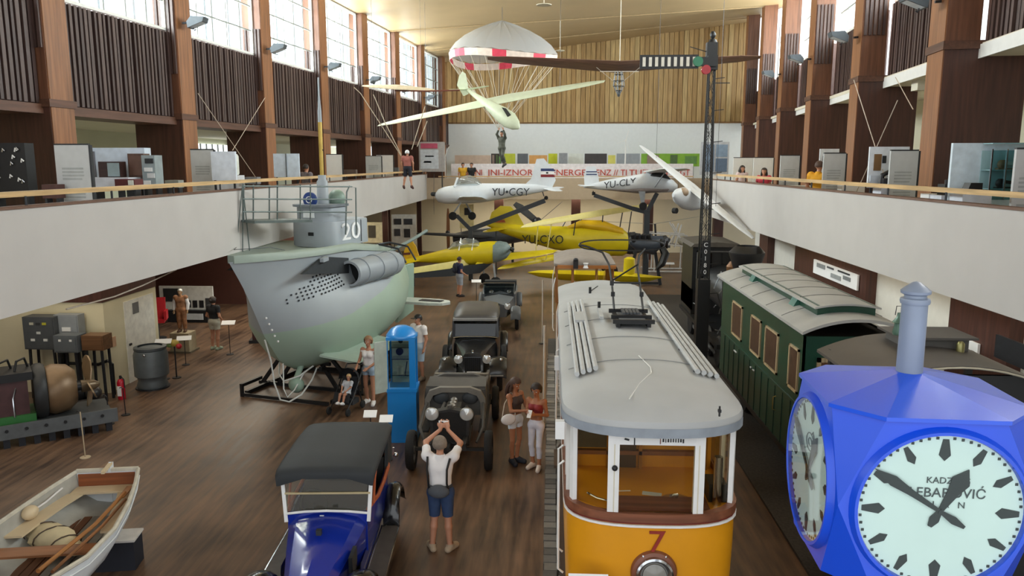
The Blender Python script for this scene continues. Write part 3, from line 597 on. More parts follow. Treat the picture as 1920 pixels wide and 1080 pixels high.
for i in range(16):
    a = Vector((-.72 + random.uniform(-.03, .05), random.uniform(.6, 4.8), random.uniform(1.0, 2.4))); M().tube([a, a + Vector((random.uniform(-.1, .2), random.uniform(-.5, .5), random.uniform(-.5, .5)))], .016, 6).o('pipework', rod if i % 2 else BLACK, l1)
M().bar((-.78, 1.2, .55), (-.78, 4.5, .6), .04, .09).o('coupling_rod', rod, l1)
# ---------------------------------------------------------------- signal mast
sm = T('semaphore_signal', 'tall black lattice railway signal mast with striped arm and red and green lenses', 'signal', (4.27, 21.6, 0))
mh = 9.0
def leg(z): return .16 - .09 * z / mh
for sx in (-1, 1):
    for sy_ in (-1, 1): M().bar((sx * leg(0), sy_ * leg(0), .05), (sx * leg(mh), sy_ * leg(mh), mh), .035).o('corner_post', BLACK, sm)
z = .5; k = 0
while z < mh - .35:
    a, b = leg(z), leg(z + .42)
    for sy_ in (-1, 1): M().bar((-a, sy_ * a, z), (b, sy_ * b, z + .42), .02, .01).bar((a, sy_ * a, z), (-b, sy_ * b, z + .42), .02, .01).o('lattice_bar', BLACK, sm)
    for sx in (-1, 1): M().bar((sx * a, -a, z), (sx * b, b, z + .42), .02, .01).o('lattice_bar', BLACK, sm)
    if k % 2 == 0: M().bar((a, 0, z), (a + .28, 0, z + .03), .02).o('rung', BLACK, sm)
    z += .42; k += 1
M().b2(-.17, .17, -.17, .17, 0, 2.6).o('foot_casing', BLACK, sm)
np_ = M().b2(-.1, .1, -.19, -.17, 2.7, 3.7).o('number_plate', BLACK, sm)
for i, c in enumerate('C0180'): text('lettering', c, .17, PAPER, np_, (0, -.2, 3.58 - .19 * i))
# ---- arm
M().b2(-.14, .12, -.2, .1, 8.28, 8.65).o('lamp_box', BLACK, sm)
an = M().b2(-1.95, -.4, -.27, -.24, 8.3, 8.66).o('arm', BLACK, sm)
for i in range(9): M().b2(-1.88 + .165 * i, -1.8 + .165 * i, -.285, -.27, 8.36, 8.6).o('stripe', mt('#c9c4b8', .5), an)
M().b2(-.4, .1, -.27, -.24, 8.36, 8.6).o('arm_root', BLACK, an)
M().lathe([(0, -.05), (.13, -.05), (.14, 0), (0, 0)], 20, (-.42, -.27, 8.48), 'y').o('green_lens', mt('#1f6b4a', .15), sm); M().lathe([(0, -.05), (.12, -.05), (.13, 0), (0, 0)], 20, (-.2, -.27, 8.27), 'y').o('red_lens', mt('#9a1a22', .15), sm)
M().b2(-.16, .12, -.12, .12, 8.65, 9.0).lathe([(0, 9.0), (.12, 9.0), (.09, 9.08), (.04, 9.1), (.07, 9.16), (.08, 9.22), (.04, 9.29), (0, 9.3)], 16).o('lamp_cap', BLACK, sm)
M().bar((-.1, 0, 8.75), (-.6, 0, 8.9), .02).bar((.1, 0, 7.95), (.5, 0, 7.95), .025).bar((-.05, 0, 8.2), (.05, 0, 2.5), .018).o('pull_rod', BLACK, sm)
# ---------------------------------------------------------------- midget submarine on its cradle
SG = mt('#979fa6', .45, 0, .05, 2); SGN = mt('#93ab9a', .45, 0, .05, 1.5); SDK = mt('#95a399', .5, 0, .06, 2)
sb = T('submarine', 'grey and green midget submarine marked 20 on a black steel cradle', 'submarine', (-6.95, 16.8, 0), -16); sb.scale = (1, .78, .98)
def lerp(tab, z):
    if z <= tab[0][0]: return tab[0][1]
    for (a, b), (c, d) in zip(tab, tab[1:]):
        if z <= c: return b + (d - b) * (z - a) / (c - a)
    return tab[-1][1]
ZL = [.62, .68, .85, 1.1, 1.45, 1.8, 2.15, 2.5, 2.8, 3.05, 3.3, 3.55, 3.74]
BM = [(.62, .12), (.68, .42), (.85, .8), (1.1, 1.1), (1.45, 1.33), (1.8, 1.44), (2.15, 1.45), (2.5, 1.36), (2.8, 1.2), (3.05, 1.06), (3.3, 1.0), (3.55, 1.02), (3.74, 1.04)]
STEM = [(.62, 2.5), (.85, 1.9), (1.1, 1.5), (1.8, .85), (2.5, .4), (3.1, .0), (3.74, -.55)]
STERN = [(.62, 7.5), (1.5, 10.2), (2.2, 10.6), (3.0, 10.0), (3.74, 9.2)]
def hullpt(u, z, s_):
    ys, ye = lerp(STEM, z), lerp(STERN, z)
    ent = .2 + .16 * max(0, min(1, (z - 1.6) / 1.7)); a = min(1, u / ent); g = (1 - (1 - a) ** 1.8) ** .92
    q = max(0, (u - .45) / .55); g *= max(.02, 1 - q ** 1.7)
    return Vector((s_ * lerp(BM, z) * g, ys + u * (ye - ys), z - (.55 * max(0, u - .45) / .55 if z > 3.2 else 0)))
US = [0, .01, .025, .05, .08, .12, .17, .23, .3, .38, .46, .54, .62, .7, .78, .86, .93, 1]
m_ = M(); rg = []
for u in US: rg.append([hullpt(u, z, 1) for z in ZL] + [hullpt(u, z, -1) for z in reversed(ZL)])
n = len(rg[0])
for i in range(len(US) - 1):
    for j in range(n):
        q = (j + 1) % n
        m_.m(1 if j == len(ZL) - 1 else 0).add([rg[i][j], rg[i + 1][j], rg[i + 1][q], rg[i][q]], [(0, 1, 2, 3)])
m_.m(0).add(rg[-1], [tuple(range(n))])
def two_paint(up_, low_, z0, k):
    m = bpy.data.materials.new('two_tone_paint'); m.use_nodes = True; N = m.node_tree.nodes; L = m.node_tree.links; b_ = N['Principled BSDF']; b_.inputs['Roughness'].default_value = .42
    tc = N.new('ShaderNodeTexCoord'); sp = N.new('ShaderNodeSeparateXYZ'); L.new(tc.outputs['Object'], sp.inputs[0])
    ma = N.new('ShaderNodeMath'); ma.operation = 'MULTIPLY_ADD'; ma.inputs[1].default_value = -k; L.new(sp.outputs['Y'], ma.inputs[0]); L.new(sp.outputs['Z'], ma.inputs[2])
    gt = N.new('ShaderNodeMath'); gt.operation = 'GREATER_THAN'; gt.inputs[1].default_value = z0; L.new(ma.outputs[0], gt.inputs[0])
    nz = N.new('ShaderNodeTexNoise'); nz.inputs['Scale'].default_value = 1.3; L.new(tc.outputs['Object'], nz.inputs['Vector'])
    cols = []
    for c in (low_, up_):
        r = N.new('ShaderNodeValToRGB'); c = lin(c); r.color_ramp.elements[0].color = tuple(x * .93 for x in c[:3]) + (1,); r.color_ramp.elements[1].color = tuple(min(1, x * 1.07) for x in c[:3]) + (1,); L.new(nz.outputs['Fac'], r.inputs[0]); cols.append(r)
    mx = N.new('ShaderNodeMix'); mx.data_type = 'RGBA'; L.new(gt.outputs[0], mx.inputs[0]); L.new(cols[0].outputs[0], mx.inputs[6]); L.new(cols[1].outputs[0], mx.inputs[7]); L.new(mx.outputs[2], b_.inputs['Base Color']); return m
hull = m_.o('hull', [two_paint('#a3abb0', '#a0b5a4', 1.75, .14), SDK], sb, 35)
import bmesh
bm = bmesh.new(); bm.from_mesh(hull.data); bmesh.ops.remove_doubles(bm, verts=bm.verts, dist=.0005); bmesh.ops.recalc_face_normals(bm, faces=bm.faces); bm.to_mesh(hull.data); bm.free()
hull.data.polygons.foreach_set('use_smooth', [True] * len(hull.data.polygons)); hull.data.set_sharp_from_angle(angle=R(38))
# raised deck with rounded edge
dk = []
for z, f in ((3.7, 1.02), (3.82, 1.02), (3.88, .95)):
    L_, R_ = [], []
    for u in US[1:-1]:
        p = hullpt(u, 3.74, 1); L_.append(Vector((p.x * f + .02, p.y, z + p.z - 3.74))); R_.append(Vector((-p.x * f - .02, p.y, z + p.z - 3.74)))
    dk.append(L_ + list(reversed(R_)))
M().loft(dk).o('deck', SDK, sb, 50)
# flood holes in the casing
fh = M(); random.seed(2)
for i in range(15):
    for j in range(7):
        u = .075 + .0155 * i + .004 * j; z = 2.62 + .085 * j + .018 * i
        if j > 1.5 + i * .5 or z > 3.35 or random.random() < .1: continue
        p = hullpt(u, z, 1); fh.ball((p.x + .004, p.y, p.z), (.016, .045, .03), 6)
o_ = fh.o('flood_holes', mt('#22262a', .7), sb); o_['kind'] = 'stuff'
# opening between casing and torpedo tube, tube on its shoulder
for s_ in (1, -1):
    t_ = M().lathe([(.27, 0), (.33, 0), (.34, .05), (.34, 3.0), (.2, 3.5), (0, 3.6)], 24, (1.2 * s_, 3.3, 3.12), 'y').o('torpedo_tube', SG, sb)
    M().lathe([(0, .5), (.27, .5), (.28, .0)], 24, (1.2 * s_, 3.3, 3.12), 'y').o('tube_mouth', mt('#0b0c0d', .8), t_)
    for y in (.6, 1.6, 2.6): M().lathe([(.34, y - .04), (.365, y - .04), (.365, y + .04), (.34, y + .04)], 24, (1.2 * s_, 3.3, 3.12), 'y', ).o('strap', SG, t_)
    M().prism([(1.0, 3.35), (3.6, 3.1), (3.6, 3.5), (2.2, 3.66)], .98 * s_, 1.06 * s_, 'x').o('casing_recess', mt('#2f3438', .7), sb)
M().bar((1.12, 1.9, 3.6), (1.12, 2.2, 3.62), .1, .1).o('fairlead', SG, sb)
# conning tower
def tower(y0, y1, hw, z0, z1, f1, name, mat, ncap=10):
    rings = []
    for z, f in ((z0, 1), (z1 - .03, f1), (z1, f1 * .97)):
        pl_ = plan(hw * f, y0, y1, .35 * f, 2.2, 10); rings.append([Vector((x, y, z)) for x, y in pl_])
    return M().loft(rings).o(name, mat, sb)
tw = tower(3.5, 6.1, .66, 3.75, 4.42, .97, 'conning_tower', SG); tower(3.55, 4.9, .54, 4.42, 4.8, 1, 'bridge', SG)
M().loft([[Vector((x, y, z)) for x, y in plan(.6, 3.42, 5.0, .35, 2.2, 10)] for z in (4.8, 4.86)]).o('bridge_lip', mt('#6d747b', .5), tw)
M().b2(-.2, .12, 3.53, 3.58, 4.52, 4.7).o('bridge_window', mt('#d9dfe2', .2), tw); M().b2(-.05, .1, 3.48, 3.55, 4.05, 4.14).o('vent_slot', BLACK, tw)
text('number', '20', .66, PAPER, tw, (.668, 4.65, 4.1), (90, 0, 90), .012, sx=1.9)
M().tube([(.68, 5.3, 3.8), (.68, 5.3, 4.4)], .012, 6).o('ladder_rail', BLACK, tw)
rgw = [(0, 0), (.14, 0), (.2, .03), (.2, .1), (.14, .13), (0, .13)]
hd = M().lathe(rgw, 20, (-.12, 3.75, 4.98), 'y').o('compass_binnacle', mt('#1d3a78', .3), sb); M().lathe([(.07, -.02), (.09, -.02), (.09, 0), (.07, 0)], 18, (-.12, 3.75, 4.98), 'y').o('ring', WHITE, hd)
M().ball((.25, 4.7, 4.98), (.24, .24, .26), 16).o('hatch_dome', mt('#7e9488', .4), sb)
ps = M().lathe([(0, 4.9), (.16, 4.9), (.14, 5.45), (.1, 5.5), (.1, 5.6), (.055, 5.62), (.055, 7.0), (.05, 7.05), (0, 7.05)], 16, (.02, 4.3, 0)).o('periscope', [mt('#b99c4e', .35, .4)], sb)
M().lathe([(0, 4.75), (.17, 4.75), (.15, 5.45), (.11, 5.5), (.11, 5.62), (0, 5.62)], 16, (.02, 4.3, 0)).o('periscope_sleeve', SG, ps); M().lathe([(.056, 7.0), (.05, 7.3), (.022, 7.7), (.02, 8.15), (0, 8.15)], 12, (.02, 4.3, 0)).o('periscope_tip', SG, ps)
M().tube([(.03, 4.3, 6.2), (.08, 4.3, 6.3)], .02, 6).o('clip', STEEL, ps)
# bow fin, side fin and stern planes
FINM = mt('#9dafa2', .5, 0, .05)
M().add([(.9, 2.0, 1.15), (1.0, 5.2, 1.15), (1.85, 5.5, .95), (1.75, 2.4, .95), (.9, 2.0, 1.2), (1.0, 5.2, 1.2), (1.85, 5.5, 1.0), (1.75, 2.4, 1.0)], [(0, 1, 2, 3), (7, 6, 5, 4), (0, 4, 5, 1), (1, 5, 6, 2), (2, 6, 7, 3), (3, 7, 4, 0)]).o('side_fin', FINM, sb)
for s_ in (1, -1):
    hp = M().prism([(0, 9.0)] + [(s_ * x, y) for x, y in ((1.3, 9.0), (1.7, 9.15), (1.85, 9.5), (1.7, 9.85), (1.3, 10.0))] + [(0, 10.0)], 1.5, 1.58, 'z').o('stern_plane', mt('#c3c9c2', .5), sb)
    M().box((s_ * 1.2, 9.5, 1.59), (.75, .35, .02)).o('slot', STEEL, hp)
M().prism([(9.4, .8), (10.9, 1.0), (11.0, 2.6), (10.0, 2.6)], -.05, .05, 'x').o('rudder', SGN, sb)
for y in (6.4, 7.2): M().tube([(.4, y, 3.55), (.75, y, 3.62), (1.25, y + .2, 3.5), (1.5, y + .2, 3.1)], .03, 6).o('stay_wire', STEEL, sb)
M().tube([(.6, 7.4, 3.3), (1.0, 8.3, 3.6), (1.2, 9.2, 3.85)], .05, 8).o('aft_strut', mt('#6f7d78', .5), sb)
# rubbing strip of welded dots at the stem and guard of white tube round the keel foot
for i in range(5): p = hullpt(.015, 1.65 + .16 * i, 1); M().ball((p.x + .02, p.y - .02, p.z), .03, 8).o('stem_bolt', WHITE, sb)
GD = mt('#d5d8d4', .4)
M().tube([(-.02, .9, 1.7), (-.03, 1.15, 1.15), (-.02, 1.25, .55), (.1, 1.3, .12), (.3, 1.4, .06), (.5, 1.7, .2), (.6, 2.1, .5), (.55, 2.5, .72)], .022, 7).o('guard_tube', GD, sb)
M().tube([(-.02, 1.75, .95), (.1, 1.5, .35), (.2, 1.5, .15), (.3, 1.7, .3), (.35, 2.2, .68)], .018, 7).o('guard_tube', GD, sb)
M().tube([(-.5, 2.4, .8), (-.3, 2.0, .6), (0, 1.7, .5), (.3, 2.0, .6), (.5, 2.4, .8)], .022, 7).o('guard_tube', GD, sb)
M().ball((.2, 2.0, .36), .21, 14).cyl((.2, 2.0, .5), (.2, 2.3, .8), .08, 10).o('hydrophone', SGN, sb)
# deck rails at the bow
M().tube([(-.5, 1.2, 3.88), (-.45, .6, 3.88 + .12), (0, -.3, 4.0), (.45, .6, 4.0), (.5, 1.2, 3.88)], .008, 5).o('deck_wire', STEEL, sb)
# cradle
def bars(name, lst, w=.09):
    for a, b in lst: M().bar(a, b, w).o(name, BLACK, sb)
for y in (3.0, 5.0, 7.0):
    bars('cradle_bar', [((-1.5, y, .06), (1.6, y, .06)), ((-1.4, y, .06), (-.75, y, .88)), ((1.5, y, .06), (.75, y, .88)), ((.9, y, .06), (.45, y, .72)), ((-.9, y, .06), (-.45, y, .72)), ((-.7, y, .74), (.7, y, .74))])
bars('cradle_beam', [((-1.2, 1.8, .06), (-1.2, 7.6, .06)), ((1.3, 1.8, .06), (1.3, 7.6, .06)), ((.6, 2.6, .7), (.6, 5.4, .06)), ((.6, 5.4, .7), (.6, 7.0, .06)), ((1.3, 2.6, .06), (1.0, 5.4, .8)), ((1.3, 5.4, .06), (.9, 7.0, .8))])
bars('cradle_prop', [((1.65, 2.9, .03), (1.0, 4.3, 1.1)), ((1.8, 6.4, .03), (1.2, 7.0, 1.12)), ((1.75, 3.0, .03), (1.1, 4.4, 1.1))], .06)
bars('cradle_beam', [((-1.2, 1.6, .06), (1.3, 1.6, .06)), ((-1.2, 1.6, .3), (-1.2, 2.6, .3)), ((-1.2, 1.6, .0), (-1.2, 1.6, .34))], .08)
# gangway rail that leads from the gallery to the tower
gw = T('gangway_railing', 'grey tubular gangway railing between the gallery and the submarine tower', 'railing', (0, 0, 0))
GR = mt('#5f6a68', .45, .3); 
def gp(px, py): return at(px, py, Y=17.3 + (px - 455) / 210 * 2.6)
M().bar(gp(458, 415), gp(566, 413), .8, .06).o('walkway', GR, gw)
for py in (348, 372, 396): M().tube([gp(455, py + 1), gp(660, py + 2)], .018, 6).o('rail', GR, gw)
for px in (457, 475, 505, 520, 563, 582): M().tube([gp(px, 346), gp(px, 416)], .018, 6).o('upright', GR, gw)
M().tube([gp(668, 440), gp(667, 352), gp(655, 349), gp(650, 360), gp(648, 440)], .02, 6).o('end_hoop', GR, gw)
for a, b in (((455, 345), (442, 472)), ((455, 345), (468, 470)), ((455, 345), (455, 474))): M().tube([gp(*a), gp(*b)], .014, 6).o('deck_stanchion', GR, gw)
# ---------------------------------------------------------------- motor cars
def wheel(par, x, y, z, r, w_, tyre=RUBBER, rim=BLACK, spokes=10, face=1):
    t_ = M().lathe([(r * .76, -w_ / 2), (r * .93, -w_ / 2), (r, -w_ * .25), (r, w_ * .25), (r * .93, w_ / 2), (r * .76, w_ / 2), (r * .76, -w_ / 2)], 28, (x, y, z), 'x').o('wheel', tyre, par)
    s_ = M().lathe([(0, -w_ * .5), (r * .2, -w_ * .45), (r * .2, w_ * .45), (0, w_ * .5)], 14, (x, y, z), 'x')
    s_.lathe([(r * .66, -w_ * .3), (r * .77, -w_ * .35), (r * .77, w_ * .35), (r * .66, w_ * .3), (r * .66, -w_ * .3)], 24, (x, y, z), 'x')
    for i in range(spokes): a = 2 * math.pi * i / spokes; s_.bar((x, y, z), (x, y + r * .7 * math.cos(a), z + r * .7 * math.sin(a)), .03)
    s_.o('wheel_spokes', rim, t_); return t_
def fender(par, x0, x1, y, z, r, a0, a1, mat, tail=None, name='fender'):
    pts = [(y + r * math.cos(R(a0 + (a1 - a0) * i / 12)), z + r * math.sin(R(a0 + (a1 - a0) * i / 12))) for i in range(13)]
    if tail: pts.append(tail)
    mid = (x0 + x1) / 2; rings = []
    for (yy, zz) in pts: rings.append([Vector((x0, yy, zz - .05)), Vector((x0 + (mid - x0) * .4, yy, zz)), Vector((mid, yy, zz + .015)), Vector((x1 + (mid - x1) * .4, yy, zz)), Vector((x1, yy, zz - .05)), Vector((x1, yy, zz - .07)), Vector((mid, yy, zz - .015)), Vector((x0, yy, zz - .07))])
    return M().loft(rings).o(name, mat, par)
def lamp(par, x, y, z, r, shell=CHROME, name='headlamp'):
    h = M().lathe([(0, r * 1.1), (r * .5, r * .9), (r * .9, r * .35), (r, 0), (r * 1.05, -.01), (r * .95, -.03)], 20, (x, y, z), 'y').o(name, shell, par)
    M().lathe([(0, -r * .35), (r * .6, -r * .22), (r * .97, -.01)], 20, (x, y, z), 'y').o('lens', mt('#dfe3e2', .1, .3, .03), h); return h
CARB = mt('#10298f', .22, 0, .04, 2, coat=.6); TOPB = mt('#24282b', .7, 0, .06, 4, .1); RBR = mt('#a4512c', .45); GLB = mt('#101114', .2, 0, .05, 2, coat=.5)
bc = T('blue_car', 'deep blue vintage touring car with black soft top and open windscreen', 'car', (-3.02, 9.72, 0), 4); bc.scale = (.98, .92, 1)
# wedge bonnet with a centre ridge
def hood(t):      # t 0 at nose, 1 at scuttle
    hw0 = .17 + .36 * t ** .8; zt = .70 + .40 * t ** .8; zb = .5
    y = -1.75 + 1.75 * t
    return [Vector((-hw0, y, zb)), Vector((-hw0 * 1.02, y, zt - .16)), Vector((-hw0 * .8, y, zt - .05)), Vector((-hw0 * .35, y, zt)), Vector((0, y - .03 * (1 - t), zt + .035 * (1 - t * .6))), Vector((hw0 * .35, y, zt)), Vector((hw0 * .8, y, zt - .05)), Vector((hw0 * 1.02, y, zt - .16)), Vector((hw0, y, zb))]
M().loft([hood(t) for t in (0, .1, .25, .45, .65, .85, 1)]).o('bonnet', CARB, bc, 28)
nb_ = M().add([(0, -1.95, .52), (0, -1.83, .74), (-.17, -1.75, .7), (-.17, -1.75, .5), (.17, -1.75, .7), (.17, -1.75, .5)], [(0, 1, 2, 3), (0, 5, 4, 1), (1, 4, 2)]).o('nose', CARB, bc, 0)
M().add([(0, -1.9, .8), (-.075, -1.85, .7), (0, -1.93, .57), (.075, -1.85, .7)], [(0, 1, 2), (0, 2, 3)]).o('diamond_emblem', mt('#cfd3d6', .25, .8), nb_, 0)
M().b2(-.03, .04, -.62, -.55, 1.05, 1.12).o('bonnet_catch', STEEL, bc)
M().box((-.05, -.14, 1.115), (.06, .012, .012)).o('name_plate', CHROME, bc)
M().b2(.45, .5, -.95, -.6, .62, .9).o('bonnet_vent', GLB, bc)
# tub
def tub(y, hw0, z1, zb=.45): return [Vector((-hw0 * .92, y, zb)), Vector((-hw0, y, zb + .2)), Vector((-hw0 * 1.0, y, z1)), Vector((-hw0 + .05, y, z1)), Vector((-hw0 + .06, y, zb + .1)), Vector((hw0 - .06, y, zb + .1)), Vector((hw0 - .05, y, z1)), Vector((hw0 * 1.0, y, z1)), Vector((hw0, y, zb + .2)), Vector((hw0 * .92, y, zb))]
M().loft([tub(0, .53, 1.1), tub(.3, .58, 1.08), tub(.9, .62, 1.06), tub(1.6, .62, 1.1), tub(2.0, .56, 1.14), tub(2.2, .45, 1.12)]).o('body', CARB, bc, 35)
M().b2(-.44, .44, 2.15, 2.22, .5, 1.15).o('rear_panel', CARB, bc)
M().loft([[Vector((-.55, -.02, .55)), Vector((-.55, -.02, 1.1)), Vector((0, -.06, 1.14)), Vector((.55, -.02, 1.1)), Vector((.55, -.02, .55))], [Vector((-.55, .04, .55)), Vector((-.55, .04, 1.1)), Vector((0, .0, 1.14)), Vector((.55, .04, 1.1)), Vector((.55, .04, .55))]]).o('scuttle', CARB, bc)
M().tube([(-.56, -.03, 1.1), (-.3, -.06, 1.14), (0, -.07, 1.155), (.3, -.06, 1.14), (.56, -.03, 1.1)], .018, 7).o('scuttle_edge', WHITE, bc)
for s_ in (1, -1):
    M().tube([(s_ * .55, .05, 1.12), (s_ * .61, .6, 1.09), (s_ * .62, 1.1, 1.09), (s_ * .62, 1.7, 1.13), (s_ * .52, 2.1, 1.17)], .03, 7).o('body_rail', RBR, bc)
    M().tube([(s_ * .6, .25, 1.12), (s_ * .6, .4, 1.4), (s_ * .6, .75, 1.65)], .02, 6).o('hood_bow', RBR, bc)
    M().bar((s_ * .57, -.02, .98), (s_ * .62, .05, 1.68), .05, .04).o('screen_post', WHITE, bc); M().bar((s_ * .6, 1.9, 1.1), (s_ * .62, 1.9, 1.65), .02).o('hood_stay', CHROME, bc)
M().bar((-.58, 0, 1.38), (.6, 0, 1.38), .025).o('screen_bar', mt('#b9a982', .4), bc)
for z0, z1, y0, y1 in ((1.13, 1.36, -.02, .01), (1.4, 1.66, .01, .04)): M().add([(-.56, y0, z0), (.56, y0, z0), (.58, y1, z1), (-.58, y1, z1)], [(0, 1, 2, 3)]).o('windscreen', glass('#d8d6c4', .1, 'screen', .06), bc)
SEAT = mt('#2a2322', .5, 0, .1, 5)
for y in (.62, 1.6): st_ = M().box((0, y, .72), (1.0, .5, .2)).o('seat', SEAT, bc); M().box((0, y + .28, .95), (1.05, .14, .5), (-12, 0, 0)).o('seat_back', SEAT, bc)
sw = M().tube([(-.25 + .19 * math.cos(a), .28 + .05 * math.sin(a), 1.12 + .18 * math.sin(a)) for a in (2 * math.pi * i / 20 for i in range(20))], .014, 6, loop=True).o('steering_wheel', BLACK, bc); M().bar((-.25, .28, 1.12), (-.25, -.1, .8), .03).o('steering_column', STEEL, sw)
# soft top
rg = []
for y, zf, hw0 in ((-.12, 1.66, .66), (-.1, 1.72, .67), (.0, 1.765, .675), (.5, 1.79, .68), (1.2, 1.8, .68), (1.75, 1.79, .67), (2.0, 1.74, .65), (2.12, 1.6, .62), (2.14, 1.5, .6)):
    rg.append([Vector((-hw0, y, zf - .13)), Vector((-hw0 - .005, y, zf - .05)), Vector((-hw0 + .05, y, zf - .01)), Vector((-.3, y, zf + .012)), Vector((.3, y, zf + .012)), Vector((hw0 - .05, y, zf - .01)), Vector((hw0 + .005, y, zf - .05)), Vector((hw0, y, zf - .13)), Vector((hw0 - .03, y, zf - .13)), Vector((.3, y, zf - .03)), Vector((-.3, y, zf - .03)), Vector((-hw0 + .03, y, zf - .13))])
M().loft(rg).o('soft_top', TOPB, bc, 60)
M().prism([(1.6, 1.1), (2.15, 1.1), (2.14, 1.62), (1.75, 1.62)], .57, .62, 'x').prism([(1.6, 1.1), (2.15, 1.1), (2.14, 1.62), (1.75, 1.62)], -.62, -.57, 'x').o('side_curtain', TOPB, bc)
M().b2(-.55, .55, 2.12, 2.15, 1.1, 1.6).o('rear_curtain', TOPB, bc)
M().b2(.69, .72, 1.7, 1.73, 1.3, 1.42).ball((.74, 1.72, 1.3), .04, 8).o('hood_clamp', CHROME, bc)
for s_ in (1, -1):
    fender(bc, s_ * .48, s_ * .82, -1.2, .4, .42, 160, 10, GLB, (-.55, .38)); fender(bc, s_ * .6, s_ * .84, 1.55, .42, .46, 175, 15, GLB, (2.15, .45), 'rear_fender')
    rb_ = M().b2(s_ * .56, s_ * .84, -.55, 1.15, .34, .38).o('running_board', mt('#5a5754', .6), bc)
    M().b2(s_ * .835, s_ * .85, -.55, 1.15, .33, .385).b2(s_ * .57, s_ * .585, -.55, 1.15, .375, .39).o('edge_trim', CHROME, rb_)
    M().add([(s_ * .55, -.55, .38), (s_ * .55, 1.15, .38), (s_ * .53, 1.15, .6), (s_ * .53, -.55, .6)], [(0, 1, 2, 3)]).o('valance', CARB, bc)
    wheel(bc, s_ * .64, -1.2, .36, .36, .12); wheel(bc, s_ * .7, 1.55, .36, .36, .12)
    lamp(bc, s_ * .48, -1.72, .78, .11); M().bar((s_ * .48, -1.65, .7), (s_ * .4, -1.5, .5), .03).o('lamp_bracket', BLACK, bc)
M().b2(-.5, .5, -1.8, 2.1, .36, .46).o('chassis', BLACK, bc); M().bar((-.6, -1.2, .36), (.6, -1.2, .36), .06).o('axle', BLACK, bc); M().bar((-.7, 1.55, .36), (.7, 1.55, .36), .06).o('axle', BLACK, bc)
# ---- stripped chassis with bare engine
CH = mt('#4e4b47', .6, 0, .15, 4); CHD = mt('#2c2b2a', .6, 0, .12)
cc = T('stripped_car', 'bare vintage car chassis without bonnet, engine exposed and two bright headlamps', 'car', (-1.9, 13.75, 0), 2)
for s_ in (1, -1):
    M().bar((s_ * .3, -.2, .6), (s_ * .36, 3.9, .62), .08, .14).o('frame_rail', CHD, cc)
    M().tube([(s_ * .32, -.3, .72), (s_ * .34, .2, .5), (s_ * .36, .9, .62)], .035, 6).o('leaf_spring', CHD, cc)
    wheel(cc, s_ * .74, .22, .38, .38, .15, RUBBER, CH); wheel(cc, s_ * .76, 3.2, .38, .38, .15, RUBBER, CH)
    lamp(cc, s_ * .33, .15, 1.12, .13, mt('#8d8a80', .4, .5)); M().bar((s_ * .33, .24, 1.05), (s_ * .3, .3, .66), .03).o('lamp_stalk', BLACK, cc)
    M().tube([(s_ * .5, .3, .5), (s_ * .62, .55, .72), (s_ * .6, 1.2, .9), (s_ * .55, 1.5, 1.0)], .03, 6).o('side_stay', CH, cc)
    M().bar((s_ * .58, .9, .5), (s_ * .58, 3.4, .5), .16, .04).o('running_plank', CHD, cc)
M().bar((-.7, .22, .4), (.7, .22, .4), .06).o('axle', CHD, cc); M().bar((-.7, 3.2, .4), (.7, 3.2, .4), .1).o('axle', CHD, cc)
rd = M().loft([[Vector((x, y, z)) for x, z in ((-.36, .5), (-.38, 1.0), (-.3, 1.14), (0, 1.2), (.3, 1.14), (.38, 1.0), (.36, .5))] for y in (.2, .38)]).o('radiator', CHD, cc)
M().loft([[Vector((x * .84, .19, .55 + (z - .5) * .86)) for x, z in ((-.36, .5), (-.38, 1.0), (-.3, 1.14), (0, 1.2), (.3, 1.14), (.38, 1.0), (.36, .5))] for y in (0,)] + [[Vector((x * .84, .2, .55 + (z - .5) * .86)) for x, z in ((-.36, .5), (-.38, 1.0), (-.3, 1.14), (0, 1.2), (.3, 1.14), (.38, 1.0), (.36, .5))]]).o('radiator_core', mt('#191817', .7, 0, .3, 40), rd)
M().lathe([(0, 1.19), (.05, 1.19), (.05, 1.25), (0, 1.26)], 12, (0, .29, 0)).o('filler_cap', CH, rd)
en = M().b2(-.14, .14, .45, 1.3, .55, 1.0).o('engine', mt('#6a6863', .45, .4), cc)
for i in range(4): M().lathe([(0, 0), (.07, 0), (.07, .1), (.04, .13), (0, .13)], 12, (0, .56 + .2 * i, 1.0)).o('cylinder_head', mt('#8d8a84', .4, .5), en)
M().tube([(.14, .5, .9), (.25, .6, .92), (.25, 1.2, .92)], .035, 8).o('manifold', CH, en); M().tube([(-.14, .6, .85), (-.24, .8, .95), (-.2, 1.2, 1.0)], .03, 8).o('intake', CH, en)
def hoop(y, hw0, z1, name, mat, par=cc, dy=.12):
    o1 = [(x, z) for x, z in ((-hw0, .62), (-hw0, z1 - .25), (-hw0 * .86, z1 - .08), (-hw0 * .5, z1), (hw0 * .5, z1), (hw0 * .86, z1 - .08), (hw0, z1 - .25), (hw0, .62))]; i1 = [(x * .84, .62 + (z - .62) * .84) for x, z in o1]
    return M().loft([[Vector((x, y, z)) for x, z in o1], [Vector((x, y + dy, z)) for x, z in o1], [Vector((x, y + dy, z)) for x, z in i1], [Vector((x, y, z)) for x, z in i1]], False, False, True).o(name, mat, par)
hoop(1.35, .62, 1.28, 'cowl_hoop', mt('#77736b', .45, 0, .1)); M().b2(-.6, .6, 1.5, 1.54, .65, 1.2).o('firewall', mt('#55534f', .6), cc)
for x in (-.3, .3): M().ball((x, 1.48, 1.02), (.17, .05, .13), 14).o('dashboard_bulge', mt('#45494c', .5), cc)
